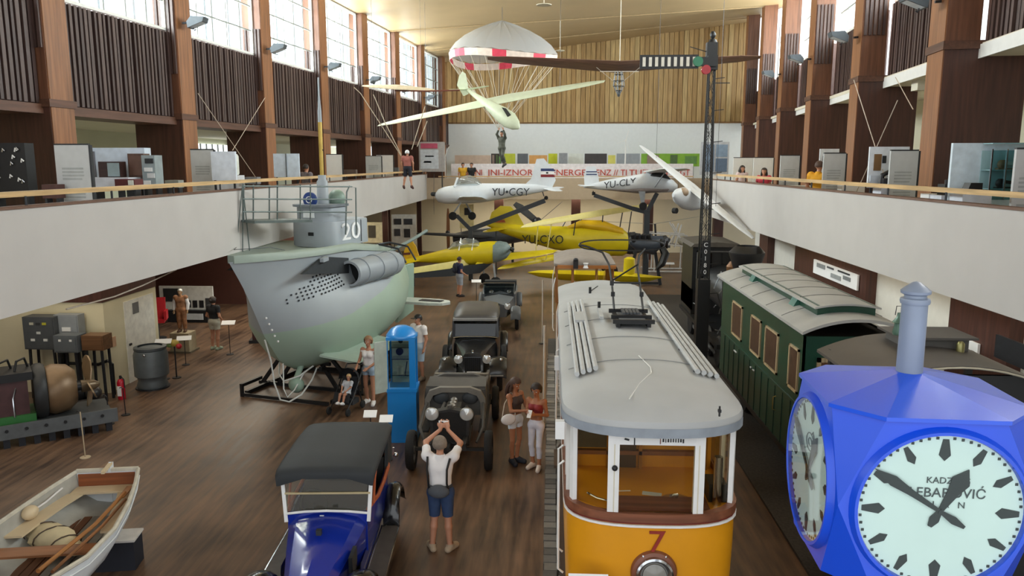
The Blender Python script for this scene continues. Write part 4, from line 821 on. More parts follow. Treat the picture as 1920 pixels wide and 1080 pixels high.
M().b2(-.62, .62, 1.55, 2.3, 1.0, 1.25).b2(-.62, -.56, 1.6, 3.4, .62, 1.1).b2(.56, .62, 1.6, 3.4, .62, 1.1).o('side_panel', CH, cc)
hoop(2.3, .64, 1.3, 'rear_hoop', CH); M().b2(-.62, .62, 2.35, 3.8, .78, .86).o('deck_board', mt('#6b6256', .7, 0, .15), cc); M().b2(-.6, .6, 2.95, 3.08, .86, 1.12).o('bench', mt('#6e675c', .6), cc)
M().bar((-.2, .05, .45), (.2, .05, .45), .05).cyl((0, -.1, .5), (0, .2, .5), .04, 10).o('starting_crank', CHD, cc)
M().b2(-.28, .2, .2, 3.6, .3, .48).o('gearbox_tray', CHD, cc)
# ---- black saloon
SB = mt('#1b1c1e', .3, 0, .08, 3, coat=.4); SBR = mt('#4a4744', .4, 0, .06); DGL = mt('#15191c', .08, 0, .05)
bs = T('black_saloon', 'black vintage saloon car with twin headlamps and a paler roof behind the stripped chassis', 'car', (-1.97, 18.9, 0), 3)
M().loft([[Vector((-h, y, .5)), Vector((-h, y, z - .12)), Vector((-h * .7, y, z - .02)), Vector((0, y, z)), Vector((h * .7, y, z - .02)), Vector((h, y, z - .12)), Vector((h, y, .5))] for y, h, z in ((.0, .27, 1.02), (.5, .32, 1.05), (1.35, .5, 1.1), (1.45, .56, 1.12))]).o('bonnet', SB, bs)
rad = M().loft([[Vector((x, y, z)) for x, z in ((-.26, .48), (-.27, .95), (-.2, 1.05), (0, 1.08), (.2, 1.05), (.27, .95), (.26, .48))] for y in (-.1, .02)]).o('radiator_shell', CHROME, bs)
M().b2(-.21, .21, -.115, -.1, .5, .97).o('grille', BLACK, rad)
for i in range(9): M().b2(-.2 + .05 * i - .006, -.2 + .05 * i + .006, -.125, -.11, .52, .96).o('grille_bar', STEEL, rad)
M().ball((0, -.04, 1.11), (.03, .05, .05), 8).o('mascot', CHROME, rad)
def cab_(y, h, z0, z1): return [Vector((-h, y, z0)), Vector((-h * .99, y, z1 - .2)), Vector((-h * .9, y, z1 - .05)), Vector((-h * .5, y, z1)), Vector((h * .5, y, z1)), Vector((h * .9, y, z1 - .05)), Vector((h * .99, y, z1 - .2)), Vector((h, y, z0))]
M().loft([cab_(1.45, .6, .5, 1.12), cab_(1.7, .66, .5, 1.15), cab_(3.6, .68, .5, 1.15), cab_(4.15, .55, .55, 1.1)]).o('body', SB, bs)
M().loft([cab_(1.5, .58, 1.62, 1.7), cab_(1.55, .62, 1.62, 1.76), cab_(2.4, .66, 1.62, 1.82), cab_(3.5, .64, 1.62, 1.78), cab_(3.9, .55, 1.6, 1.7)]).o('roof', SBR, bs, 60)
M().b2(-.6, .6, 1.4, 1.62, 1.6, 1.66).o('sun_visor', mt('#8a8a88', .4), bs)
M().add([(-.55, 1.5, 1.15), (.55, 1.5, 1.15), (.55, 1.58, 1.62), (-.55, 1.58, 1.62)], [(0, 1, 2, 3)]).o('windscreen', DGL, bs)
M().tube([(-.6, 1.46, 1.12), (-.3, 1.42, 1.16), (.3, 1.42, 1.16), (.6, 1.46, 1.12)], .015, 6).o('screen_trim', CHROME, bs)
for s_ in (1, -1):
    for y in (1.52, 2.3, 3.0, 3.75): M().bar((s_ * .6, y, 1.12), (s_ * .58, y + .05, 1.64), .08, .05).o('pillar', SB, bs)
    for a, b in ((1.58, 2.26), (2.34, 2.96), (3.04, 3.72)): M().add([(s_ * .6, a, 1.15), (s_ * .6, b, 1.15), (s_ * .59, b, 1.62), (s_ * .59, a, 1.62)], [(0, 1, 2, 3)]).o('side_window', DGL, bs)
    fender(bs, s_ * .42, s_ * .86, .3, .42, .46, 170, 5, SB, (1.5, .36)); fender(bs, s_ * .62, s_ * .88, 3.3, .42, .48, 175, 5, SB, (4.0, .4), 'rear_fender')
    M().b2(s_ * .58, s_ * .86, 1.3, 2.95, .33, .38).o('running_board', BLACK, bs)
    wheel(bs, s_ * .68, .3, .38, .38, .14); wheel(bs, s_ * .72, 3.3, .38, .38, .14)
    lamp(bs, s_ * .36, -.1, .92, .115); M().ball((s_ * .72, .0, .88), .05, 8).o('side_lamp', CHROME, bs)
    wheel(bs, s_ * .78, 1.05, .68, .34, .13)
M().add([(-.58, 3.95, 1.12), (.58, 3.95, 1.12), (.5, 3.8, 1.64), (-.5, 3.8, 1.64)], [(0, 1, 2, 3)]).o('rear_window', SB, bs)
M().tube([(-.78, -.32, .55), (0, -.38, .55), (.78, -.32, .55)], .022, 7).b2(-.22, -.19, -.38, -.1, .4, .62).b2(.19, .22, -.38, -.1, .4, .62).o('bumper', mt('#8b8d8d', .35, .6), bs)
M().box((.05, -.42, .62), (.36, .015, .13)).o('paper_plate', PAPER, bs)
M().b2(-.5, .5, -.1, 4, .36, .5).o('chassis', BLACK, bs)
# ---- open grey roadster beyond it
rs = T('open_roadster', 'grey open vintage roadster with uncovered seats beyond the black saloon', 'car', (-1.85, 26.3, 0), 2)
GRY = mt('#5b5f63', .35, 0, .1, 3)
def tub2(y, h, z1): return [Vector((-h * .9, y, .5)), Vector((-h, y, z1)), Vector((-h + .06, y, z1)), Vector((-h + .08, y, .65)), Vector((h - .08, y, .65)), Vector((h - .06, y, z1)), Vector((h, y, z1)), Vector((h * .9, y, .5))]
M().loft([tub2(1.3, .6, 1.1), tub2(2.2, .66, 1.08), tub2(3.2, .66, 1.12), tub2(3.9, .55, 1.14)]).o('body', GRY, rs); M().b2(-.54, .54, 3.85, 3.92, .5, 1.15).o('tail_panel', GRY, rs)
M().loft([[Vector((-h, y, .5)), Vector((-h, y, z - .1)), Vector((0, y, z)), Vector((h, y, z - .1)), Vector((h, y, .5))] for y, h, z in ((0, .3, 1.0), (1.3, .56, 1.1))]).o('bonnet', GRY, rs)
for y in (1.9, 3.1): M().box((0, y, .8), (1.0, .5, .2)).o('seat', mt('#2c2f33', .5), rs); M().box((0, y + .3, 1.0), (1.1, .14, .45)).o('seat_back', mt('#33373b', .5), rs)
M().tube([(-.55, 1.3, 1.1), (-.57, 1.35, 1.5), (.57, 1.35, 1.5), (.55, 1.3, 1.1)], .02, 6).o('screen_frame', CHROME, rs); M().b2(-.55, .55, 1.33, 1.345, 1.1, 1.48).o('windscreen', glass('#c9d4d6', .15, 'rs'), rs)
M().b2(-.62, .62, 3.3, 3.7, 1.14, 1.28).o('folded_hood', mt('#2b2d2f', .7), rs)
for s_ in (1, -1):
    fender(rs, s_ * .45, s_ * .8, .3, .4, .44, 170, 10, GRY, (1.4, .36)); fender(rs, s_ * .62, s_ * .84, 3.2, .4, .46, 175, 10, GRY, (3.8, .4), 'rear_fender')
    wheel(rs, s_ * .66, .3, .37, .37, .13); wheel(rs, s_ * .7, 3.2, .37, .37, .13); lamp(rs, s_ * .34, -.1, .9, .11)
# ---------------------------------------------------------------- aircraft
class Air:
    """an exhibit drawn in the plane Y=y; q(px,py,dy) gives a point local to its root"""
    def __init__(s, name, label, cat, px, py, y):
        s.y = y; s.o_ = at(px, py, Y=y); s.r = T(name, label, cat, tuple(s.o_)); s.k = s.o_.y / F
    def q(s, px, py, dy=0): return at(px, py, Y=s.y) - s.o_ + Vector((0, dy, 0))
    def fus(s, sts, mat, name='fuselage', n=16, sq=1.0):
        """stations (px, py centre, half height px, half width m)"""
        rings = []
        for px, py, hh, hw in sts:
            c = s.q(px, py); h = hh * s.y / F; ring = []
            for j in range(n):
                a = 2 * math.pi * j / n; ca, sa = math.cos(a), math.sin(a)
                ring.append(c + Vector((0, hw * math.copysign(abs(ca) ** sq, ca), h * math.copysign(abs(sa) ** sq, sa))))
            rings.append(ring)
        return M().loft(rings).o(name, mat, s.r, 45)
def wing(par, root, tip, c0, c1, mat, name='wing', th=.13, ax=(1, 0, 0), upv=(0, 0, 1), steps=5, mat2=None):
    """lofted aerofoil from root to tip; chord runs along ax"""
    root = Vector(root); tip = Vector(tip); ax = Vector(ax).normalized(); upv = Vector(upv); rings = []
    prof = [(0, 0), (.05, .5), (.3, 1), (.6, .7), (1, .05), (.6, -.25), (.3, -.35), (.05, -.3)]
    for i in range(steps + 1):
        t = i / steps; c = c0 + (c1 - c0) * t
        if i == steps: rings.append([root.lerp(tip, t) + ax * (u - .4) * c * .55 + upv * v * th * .25 * c for u, v in prof])
        else: rings.append([root.lerp(tip, t) + ax * (u - .4) * c + upv * v * th * .5 * c for u, v in prof])
    return M().loft(rings).o(name, mat, par, 50)
def twing(par, tips, c0, c1, mat, **k): return [wing(par, (0, 0, 0), t, c0, c1, mat, **k) for t in tips]
AW = mt('#d6dbe0', .35, 0, .03); AWD = mt('#9aa0a6', .4); YEL = mt('#d9c318', .35, 0, .06, 2); YPA = mt('#e6d98a', .4, 0, .04); DRK = mt('#33373b', .5, 0, .08)
CAN = glass('#dfe6e8', .2, 'canopy', .12)
# white trainer YU-CGY raised on a forked stand
a = Air('white_trainer_plane', 'white low-wing propeller plane lettered YU-CGY raised on a dark stand', 'airplane', 915, 362, 38)
a.fus([(816, 367, 4, .1), (822, 367, 12, .32), (835, 366, 16, .38), (862, 364, 18, .42), (900, 362, 18, .42), (950, 358, 14, .34), (1000, 354, 9, .18), (1036, 352, 4, .05)], AW)
a.fus([(856, 349, 3, .1), (864, 340, 8, .28), (880, 338, 10, .32), (895, 343, 8, .28), (906, 350, 3, .1)], CAN, 'canopy')
M().tube([a.q(853, 350, -.3), a.q(858, 334, -.1), a.q(858, 334, .1), a.q(853, 350, .3)], .05, 6).o('windscreen_frame', AW, a.r); M().ball(a.q(890, 353), (.5, .25, .2), 10).o('headrest', WHITE, a.r)
fn = M().loft([[a.q(px, py, d) for px, py in ((982, 348), (996, 335), (1006, 298), (1020, 297), (1036, 318), (1042, 338), (1036, 350))] for d in (-.06, .06)]).o('tail_fin', AW, a.r)
for (y0, y1, c) in ((316, 321, '#2a3a66'), (321, 327, '#e9e6e4'), (327, 332, '#7d2227')): M().loft([[a.q(px, py, d) for px, py in ((1014, y0), (1038, y0), (1041, y1), (1014, y1))] for d in (-.075, -.06)]).o('flag_stripe', mt(c, .5), fn)
M().ball(a.q(1026, 324, -.08), (.06, .01, .06), 6).o('flag_star', BLACK, fn)
wing(a.r, a.q(1030, 354), a.q(1045, 357, -1.2), .8, .5, AW, 'tailplane'); wing(a.r, a.q(1030, 354), a.q(1050, 352, 1.2), .8, .5, AW, 'tailplane')
wing(a.r, a.q(880, 375), a.q(895, 362, -4.2), 1.5, .9, AW); wing(a.r, a.q(880, 375), a.q(885, 372, 4.2), 1.5, .9, AW)
text('registration', 'YU•CGY', .52, mt('#2a2f36', .5), a.r, a.q(958, 360, -.40), (90, 0, 0), .02, sx=.95, shear=.05)
M().ball(a.q(813, 364), (.16, .12, .12), 8).o('spinner', DRK, a.r)
for z in (-1, 1): wing(a.r, a.q(813, 364), a.q(814, 364) + Vector((0, .12 * z, 1.0 * z)), .1, .1, DRK, 'propeller_blade', .2, (0, 1, 0), (1, 0, 0))
for px, dy, py in ((853, -.8, 403), (882, .8, 407)):
    M().bar(a.q(868, 378, dy), a.q(px, py - 4, dy), .07).o('undercarriage_leg', AWD, a.r); M().lathe([(0, -.08), (.13, -.08), (.2, -.05), (.2, .05), (.13, .08), (0, .08)], 18, a.q(px, py, dy), 'y').o('wheel', RUBBER, a.r)
M().bar(a.q(1016, 356), a.q(1020, 368), .05).o('tail_strut', DRK, a.r); M().lathe([(0, -.04), (.1, -.04), (.1, .04), (0, .04)], 14, a.q(1024, 371), 'y').o('tail_wheel', RUBBER, a.r)
M().bar(a.q(882, 430), a.q(1022, 376), .16, .22).o('stand_beam', DRK, a.r); M().bar(a.q(882, 430), a.q(856, 404), .14, .18).o('stand_beam', DRK, a.r); M().bar(a.q(882, 425), Vector((a.q(882, 425).x, 0, -a.o_.z + .02)), .2).o('stand_post', DRK, a.r)
# white high-wing plane YU-CLY
a = Air('high_wing_plane', 'small white high-wing plane lettered YU-CLY raised on a dark stand', 'airplane', 1190, 345, 40)
a.fus([(1094, 350, 2, .04), (1110, 349, 5, .1), (1140, 347, 10, .25), (1175, 345, 14, .36), (1215, 342, 18, .42), (1240, 345, 16, .42), (1262, 349, 11, .34), (1270, 350, 4, .1)], AW)
a.fus([(1105, 352, 1, .03), (1150, 355, 3, .2), (1200, 356, 7, .36), (1250, 354, 6, .34), (1264, 352, 2, .2)], mt('#8d8482', .4), 'belly_stripe')
fn = M().loft([[a.q(px, py, d) for px, py in ((1096, 352), (1095, 328), (1100, 312), (1116, 312), (1122, 330), (1124, 350))] for d in (-.05, .05)]).o('tail_fin', AW, a.r)
for y0 in (321, 326): M().loft([[a.q(px, py, d) for px, py in ((1099, y0), (1119, y0), (1119, y0 + 2), (1099, y0 + 2))] for d in (-.065, -.05)]).o('fin_stripe', mt('#2a3a66', .5), fn)
wing(a.r, a.q(1105, 349), a.q(1088, 348, -1.2), .6, .4, AW, 'tailplane'); wing(a.r, a.q(1105, 349), a.q(1088, 348, 1.2), .6, .4, AW, 'tailplane')
wing(a.r, a.q(1232, 323), a.q(1240, 315, -4.6), 1.5, 1.4, AW); wing(a.r, a.q(1232, 323), a.q(1245, 322, 4.6), 1.5, 1.4, AW)
a.fus([(1218, 330, 3, .3), (1228, 328, 6, .35), (1246, 330, 6, .35), (1256, 336, 2, .2)], DRK, 'cabin_glass')
text('registration', 'YU-CLY', .48, mt('#2a2f36', .5), a.r, a.q(1160, 344, -.42), (90, -8, 6), .02, shear=.15)
for s_ in (-1, 1): M().bar(a.q(1225, 352, .3 * s_), a.q(1238, 322, 1.7 * s_), .04).o('wing_strut', AWD, a.r)
M().prism([(a.q(1195, 358).x, a.q(1195, 358).z), (a.q(1207, 358).x, a.q(1207, 358).z), (a.q(1205, 382).x, a.q(1205, 382).z), (a.q(1200, 382).x, a.q(1200, 382).z)], -.7, -.6).o('undercarriage_leg', AWD, a.r); M().lathe([(0, -.08), (.17, -.08), (.2, -.04), (.2, .04), (.17, .08), (0, .08)], 16, a.q(1203, 385, -.65), 'y').o('wheel', RUBBER, a.r)
M().box(a.q(1113, 363), (.16, .16, .16)).bar(a.q(1112, 358), a.q(1113, 363), .05).o('tail_skid', RUBBER, a.r)
for y in (-1, 1): wing(a.r, a.q(1272, 350), a.q(1272, 350) + Vector((0, .3 * y, .9 * y)), .1, .1, DRK, 'propeller_blade', .2, (0, 1, 0), (1, 0, 0))
M().bar(a.q(1114, 366), a.q(1186, 391), .16, .2).o('stand_beam', DRK, a.r); M().bar(a.q(1232, 362), a.q(1213, 398), .16, .2).o('stand_beam', DRK, a.r); M().bar(a.q(1186, 391), a.q(1213, 398), .18, .22).o('stand_beam', DRK, a.r); M().bar(a.q(1213, 394), Vector((a.q(1213, 394).x, 0, -a.o_.z + .02)), .28).o('stand_post', DRK, a.r)
# white sailplane hung across the parapet
a = Air('white_sailplane', 'white sailplane hung with one wing sloping down across the gallery parapet', 'glider', 1300, 372, 28)
lo, hi = at(1412, 447, Y=22.6) - a.o_, at(1200, 273, Y=34) - a.o_; md = lo.lerp(hi, .47)
dirf = (at(1262, 372, Y=26.4) - at(1318, 392, Y=29.2)).normalized(); chord = Vector((-.55, -.75, -.05))
for tip in (lo, hi): wing(a.r, md, tip, .85, .38, AW, 'wing', .14, -chord, (.3, -.2, .9), 7)
p0 = at(1262, 366, Y=26.6) - a.o_; rings = []
for t, r_ in ((0, .06), (.25, .22), (.7, .33), (1.2, .33), (1.8, .22), (2.8, .13), (4.5, .07)):
    c = p0 + Vector((.62, .72, -.16)).normalized() * t; ux = Vector((.7, -.62, 0)).normalized()
    rings.append([c + ux * r_ * .8 * math.cos(q) + Vector((0, 0, 1)) * r_ * 1.15 * math.sin(q) for q in (2 * math.pi * j / 14 for j in range(14))])
M().loft(rings).o('fuselage', AW, a.r); c = p0 + Vector((.62, .72, -.16)).normalized() * .75
M().ball(c + Vector((-.08, -.14, .2)), (.2, .3, .18), 12).o('cockpit', mt('#a58f78', .4), a.r); M().bar(c + Vector((-.1, -.3, -.05)), c + Vector((.55, .3, -.15)), .03, .05).o('stripe', mt('#23262b', .5), a.r)
M().cyl(c + Vector((-.4, -.2, -.42)), c + Vector((-.3, -.3, -.42)), .1, 12).o('wheel', RUBBER, a.r)
tl = p0 + Vector((.62, .72, -.16)).normalized() * 4.4; M().loft([[tl + Vector((dx, dx * .9, dz)) for dx, dz in ((-.3, 0), (-.1, .7), (.2, .75), (.25, 0))], [tl + Vector((dx + .05, dx * .9 - .05, dz)) for dx, dz in ((-.3, 0), (-.1, .7), (.2, .75), (.25, 0))]]).o('tail_fin', AW, a.r)
for t in (lo.lerp(hi, .25), lo.lerp(hi, .8)): M().tube([t, Vector((t.x, t.y, 12.9 - a.o_.z))], .006, 5).o('hanging_wire', STEEL, a.r)
# pale green glider
GG = mt('#c2cab0', .45, 0, .05); a = Air('pale_green_glider', 'pale green wooden glider banking with its nose down beneath the parachute', 'glider', 925, 195, 34)
lo, hi = a.q(716, 236, -.6), a.q(1135, 150, .6); md = a.q(938, 188)
for tip in (lo, hi): wing(a.r, md, tip, 1.7, .7, GG, 'wing', .13, (.25, .92, .34), (.2, 0, 1), 7)
pts = [(872, 165, .05), (895, 182, .1), (920, 200, .2), (942, 216, .3), (958, 228, .32), (970, 238, .2), (976, 243, .05)]; rings = []
for px, py, r_ in pts:
    c = a.q(px, py, -(px - 872) * .012); rings.append([c + Vector((.62, 0, .75)) * r_ * 1.15 * math.cos(q) + Vector((0, 1, 0)) * r_ * .85 * math.sin(q) for q in (2 * math.pi * j / 14 for j in range(14))])
M().loft(rings).o('fuselage', GG, a.r)
M().loft([[a.q(px, py, d - 1.12) for px, py in ((944, 205), (952, 207), (961, 219), (955, 223))] for d in (-.12, .12)]).o('cockpit_opening', mt('#2b2c28', .7), a.r)
M().loft([[a.q(px, py, d) for px, py in ((869, 180), (857, 160), (861, 143), (867, 134), (873, 138), (877, 158), (878, 176))] for d in (-.05, .05)]).o('rudder', GG, a.r)
wing(a.r, a.q(874, 168), a.q(846, 170, -.5), .5, .35, GG, 'tailplane', .1, (.3, .95, 0)); wing(a.r, a.q(874, 168), a.q(914, 159, .5), .5, .35, GG, 'tailplane', .1, (.3, .95, 0))
for t in (a.q(800, 220), a.q(1050, 168)): M().tube([t, Vector((t.x, t.y, 12.7 - a.o_.z))], .006, 5).o('hanging_wire', STEEL, a.r)
# brown primary glider wing up near the ceiling
BW = wood('#75584a', .5, 'x'); a = Air('brown_primary_glider', 'brown long-winged primary glider hung high up behind the signal arm', 'glider', 1160, 122, 28)
wing(a.r, a.q(1160, 124), a.q(912, 106, .4), 1.05, .5, BW, 'wing', .16, (0, 1, -.28), (0, .2, 1), 7); wing(a.r, a.q(1160, 124), a.q(1432, 104, .4), 1.05, .5, BW, 'wing', .16, (0, 1, -.28), (0, .2, 1), 7)
for k in range(7):
    t = R(360 * k / 7); M().tube([a.q(1160, 134) + Vector((.13 * math.cos(t), .13 * math.sin(t), 0)), a.q(1160, 160) + Vector((.2 * math.cos(t), .2 * math.sin(t), 0)), a.q(1160, 179) + Vector((.02 * math.cos(t), .02 * math.sin(t), 0))], .014, 6).o('nose_stringer', mt('#7a7f83', .4, .3), a.r)
for py, r_ in ((140, .15), (152, .19), (162, .19), (170, .11)): M().tube([a.q(1160, py) + Vector((r_ * math.cos(t), r_ * math.sin(t), 0)) for t in (2 * math.pi * i / 16 for i in range(16))], .012, 5, loop=True).o('nose_hoop', STEEL, a.r)
M().ball(a.q(1160, 176), (.06, .06, .12), 8).o('nose_tip', DRK, a.r); M().bar(a.q(1125, 134), a.q(1198, 134), .025).o('spreader_bar', mt('#c9bfae', .5), a.r)
for px, py in ((1118, 126), (1200, 126)): M().tube([a.q(px, py), a.q(1160, 160)], .008, 5).o('bracing_wire', mt('#b9b2a4', .5), a.r)
M().tube([a.q(1162, 120), Vector((a.q(1162, 120).x, 0, 13.25 - a.o_.z))], .012, 6).o('hanging_wire', mt('#cfc8b6', .5), a.r)
# hang glider near the window wall
a = Air('hang_glider', 'cream hang glider with brown keel hung in front of the high side windows', 'glider', 760, 165, 30)
wing(a.r, a.q(745, 164), a.q(684, 163, -.4), .7, .3, mt('#cdbfa4', .5), 'wing', .3, (0, 1, .35), (0, .2, 1), 4); wing(a.r, a.q(745, 164), a.q(812, 167, .4), .7, .3, mt('#cdbfa4', .5), 'wing', .3, (0, 1, .35), (0, .2, 1), 4)
M().tube([a.q(740, 170), a.q(800, 171), a.q(862, 169)], .03, 6).o('keel', wood('#6b3a2c', .5, 'x'), a.r); M().ball(a.q(699, 154), (.12, .1, .07), 8).o('nose_cap', DRK, a.r)
for pts in (((664, 164), (676, 175), (752, 292)), ((700, 177), (722, 230), (752, 290)), ((797, 199), (772, 280)), ((801, 227), (782, 275))): M().tube([a.q(*p) for p in pts], .018, 5).o('suspension_rope', mt('#b5a894', .7), a.r)
for px in (700, 790): M().tube([a.q(px, 160), Vector((a.q(px, 160).x, 0, 12.35 - a.o_.z))], .005, 5).o('hanging_wire', STEEL, a.r)
# yellow biplane YU-CXO
a = Air('yellow_biplane', 'bright yellow biplane lettered YU-CXO standing in the middle of the hall', 'airplane', 1060, 450, 40)
a.fus([(912, 420, 3, .06), (940, 428, 9, .18), (985, 437, 15, .32), (1040, 446, 22, .42), (1095, 450, 26, .48), (1140, 452, 28, .5), (1168, 455, 25, .48), (1178, 456, 18, .4)], YEL)
a.fus([(1062, 428, 3, .2), (1090, 420, 8, .36), (1130, 425, 12, .42), (1168, 436, 8, .36)], mt('#dcb11a', .35, 0, .05), 'nose_cowl')
a.fus([(1176, 456, 20, .4), (1182, 456, 21, .46), (1200, 456, 18, .42), (1208, 456, 6, .14)], DRK, 'engine')
for k in range(9): t = R(40 * k); M().cyl(a.q(1188, 456) + Vector((0, .3 * math.cos(t), .3 * math.sin(t))), a.q(1188, 456) + Vector((0, .58 * math.cos(t), .58 * math.sin(t))), .09, 8).o('cylinder', STEEL, a.r)
for s_ in (-1, 1): wing(a.r, a.q(1212, 456), a.q(1212, 456) + Vector((.05, -.7 * s_, -.9 * s_)), .2, .14, DRK, 'propeller_blade', .15, (.4, 1, 0), (1, 0, 0))
fn = M().loft([[a.q(px, py, d) for px, py in ((914, 424), (922, 398), (938, 386), (958, 387), (972, 402), (986, 428))] for d in (-.06, .06)]).o('tail_fin', YEL, a.r)
for y0, c in ((406, '#c8b52a'), (412, '#a8542a')): M().loft([[a.q(px, py, d) for px, py in ((923, y0), (946, y0), (948, y0 + 5), (921, y0 + 5))] for d in (-.075, -.06)]).o('fin_stripe', mt(c, .5), fn)
wing(a.r, a.q(935, 428), a.q(915, 430, -1.6), .9, .6, YEL, 'tailplane'); wing(a.r, a.q(935, 428), a.q(945, 427, 1.6), .9, .6, YEL, 'tailplane')
for tip in (a.q(985, 414, -3.5), a.q(1228, 394, 3.2)): wing(a.r, a.q(1110, 403, 0), tip, 1.25, .9, YPA, 'upper_wing', .13, (.55, .8, .3), (0, 0, 1), 6)
for tip in (a.q(946, 484, -3.8), a.q(1185, 482, 3.4)): wing(a.r, a.q(1090, 474, 0), tip, 1.2, .9, YEL, 'lower_wing', .13, (.55, .8, .3), (0, 0, 1), 6)
for p0_, p1_, dy in (((1034, 414), (1024, 478), -2.0), ((1010, 418), (1005, 480), -2.2), ((1080, 405), (1075, 440), -.4), ((1130, 403), (1128, 428), -.2), ((1172, 402), (1160, 470), 1.5), ((1190, 400), (1180, 468), 1.6)): M().bar(a.q(*p0_, dy), a.q(*p1_, dy), .05, .1).o('wing_strut', YPA if dy < -1 else STEEL, a.r)
for x_ in ((1055, 424), (1085, 420)): M().bar(a.q(*x_, -.2), a.q(x_[0] + 8, x_[1] - 14, 0), .04).o('windscreen_frame', STEEL, a.r)
M().ball(a.q(1050, 429), (.28, .2, .12), 10).o('cockpit', mt('#2a2a26', .6), a.r)
text('registration', 'YU-CXO', .62, mt('#2b2c14', .5), a.r, a.q(1018, 448, -.48), (90, 0, 0), .03, sx=.9)
for dy in (-.9, .9):
    M().bar(a.q(1130, 478, dy * .4), a.q(1140, 500, dy), .08).o('undercarriage_leg', YEL, a.r); M().lathe([(0, -.1), (.25, -.1), (.38, -.06), (.38, .06), (.25, .1), (0, .1)], 18, Vector((a.q(1142, 505).x, dy, .39 - a.o_.z)), 'y').o('wheel', RUBBER, a.r)
M().bar(a.q(930, 432), Vector((a.q(930, 432).x, 0, -a.o_.z + .03)), .06).o('tail_strut', DRK, a.r)
# yellow low-wing plane
a = Air('yellow_low_wing_plane', 'yellow low-wing plane with glass canopy and dark belly beside the submarine stern', 'airplane', 860, 480, 36)
a.fus([(750, 489, 2, .05), (785, 486, 6, .14), (830, 481, 13, .3), (875, 477, 20, .4), (915, 474, 22, .42), (938, 471, 19, .4)], YEL)
a.fus([(925, 473, 20.5, .43), (938, 471, 19.5, .41), (950, 469, 15, .34), (957, 468, 7, .15)], mt('#7d8f8e', .4), 'nose_cowl')
M().ball(a.q(959, 467), (.14, .12, .12), 8).o('spinner', DRK, a.r)
for s_ in (-1, 1): wing(a.r, a.q(960, 467), a.q(960, 467) + Vector((.0, -.85 * s_, .15 * s_)), .14, .1, DRK, 'propeller_blade', .2, (0, .3, 1), (1, 0, 0))
a.fus([(838, 470, 2, .1), (850, 462, 8, .28), (875, 457, 11, .34), (893, 459, 10, .33), (908, 466, 4, .2)], CAN, 'canopy')
for px in (862, 886): M().tube([a.q(px, 468, -.36), a.q(px + 2, 452, -.2), a.q(px + 2, 447, 0), a.q(px + 2, 452, .2), a.q(px, 468, .36)], .025, 6).o('canopy_frame', WHITE, a.r)
M().loft([[a.q(px, py, d) for px, py in ((756, 490), (758, 470), (766, 454), (773, 451), (780, 462), (786, 480), (796, 487))] for d in (-.05, .05)]).o('tail_fin', mt('#cfa61a', .4), a.r)
M().loft([[a.q(px, py, d) for px, py in ((757, 474), (770, 473), (770, 477), (756, 478))] for d in (-.065, -.05)]).o('fin_stripe', mt('#5d2a22', .5), a.r)
wing(a.r, a.q(775, 488), a.q(752, 490, -1.2), .7, .5, YEL, 'tailplane'); wing(a.r, a.q(775, 488), a.q(790, 487, 1.2), .7, .5, YEL, 'tailplane')
wing(a.r, a.q(885, 492), a.q(748, 496, -3.6), 1.5, .9, YPA, 'wing', .14, (.65, .7, .25), (0, 0, 1), 6); wing(a.r, a.q(905, 488), a.q(1040, 478, 1.2), 1.3, .8, YEL, 'wing', .14, (.6, .75, .28), (0, 0, 1), 6)
M().loft([[a.q(760, 500, -3.2), a.q(845, 498, -1.0), a.q(925, 492, 0), a.q(900, 512, 0), a.q(850, 513, -.9), a.q(790, 507, -2.5)], [v + Vector((0, .3, 0)) for v in (a.q(760, 500, -3.2), a.q(845, 498, -1.0), a.q(925, 492, 0), a.q(900, 512, 0), a.q(850, 513, -.9), a.q(790, 507, -2.5))]]).o('belly', DRK, a.r)
for px, dy in ((930, -.2), (905, 1.0)): M().bar(a.q(px - 4, 494, dy), Vector((a.q(px, 520).x, dy, .3 - a.o_.z)), .08).o('undercarriage_leg', AWD, a.r); M().lathe([(0, -.07), (.2, -.07), (.26, -.03), (.26, .03), (.2, .07), (0, .07)], 16, Vector((a.q(px, 520).x, dy, .27 - a.o_.z)), 'y').o('wheel', RUBBER, a.r)
M().bar(a.q(776, 492), Vector((a.q(776, 492).x, 0, .02 - a.o_.z)), .05).o('tail_strut', DRK, a.r)
# dark transport plane behind
a = Air('dark_plane', 'dark grey plane with long flat wing and upright propeller blades behind the yellow biplane', 'airplane', 900, 440, 44.5)
for tip in (a.q(775, 436, -.5), a.q(1040, 442, .5)): wing(a.r, a.q(905, 443), tip, 2.0, .9, DRK, 'wing', .15, (.2, 1, 0), (0, 0, 1), 6)
a.fus([(850, 446, 8, .3), (890, 445, 16, .55), (940, 442, 18, .6), (985, 440, 12, .45), (1000, 438, 5, .2)], mt('#454a50', .45), 'fuselage')
for p0_, p1_ in (((1005, 412), (966, 380)), ((1012, 412), (1052, 378)), ((1008, 416), (1010, 455))): wing(a.r, a.q(*p0_, -1.2), a.q(*p1_, -1.2), .35, .45, mt('#4a4d50', .5), 'propeller_blade', .12, (.7, 0, .7), (0, 1, 0), 4)
M().ball(a.q(1008, 413, -1.25), (.28, .3, .28), 12).o('propeller_hub', STEEL, a.r)
for px, dy in ((860, -.8), (960, .8)): M().bar(a.q(px, 452, dy), Vector((a.q(px, 452).x, dy, .02 - a.o_.z)), .14).o('undercarriage_leg', DRK, a.r)
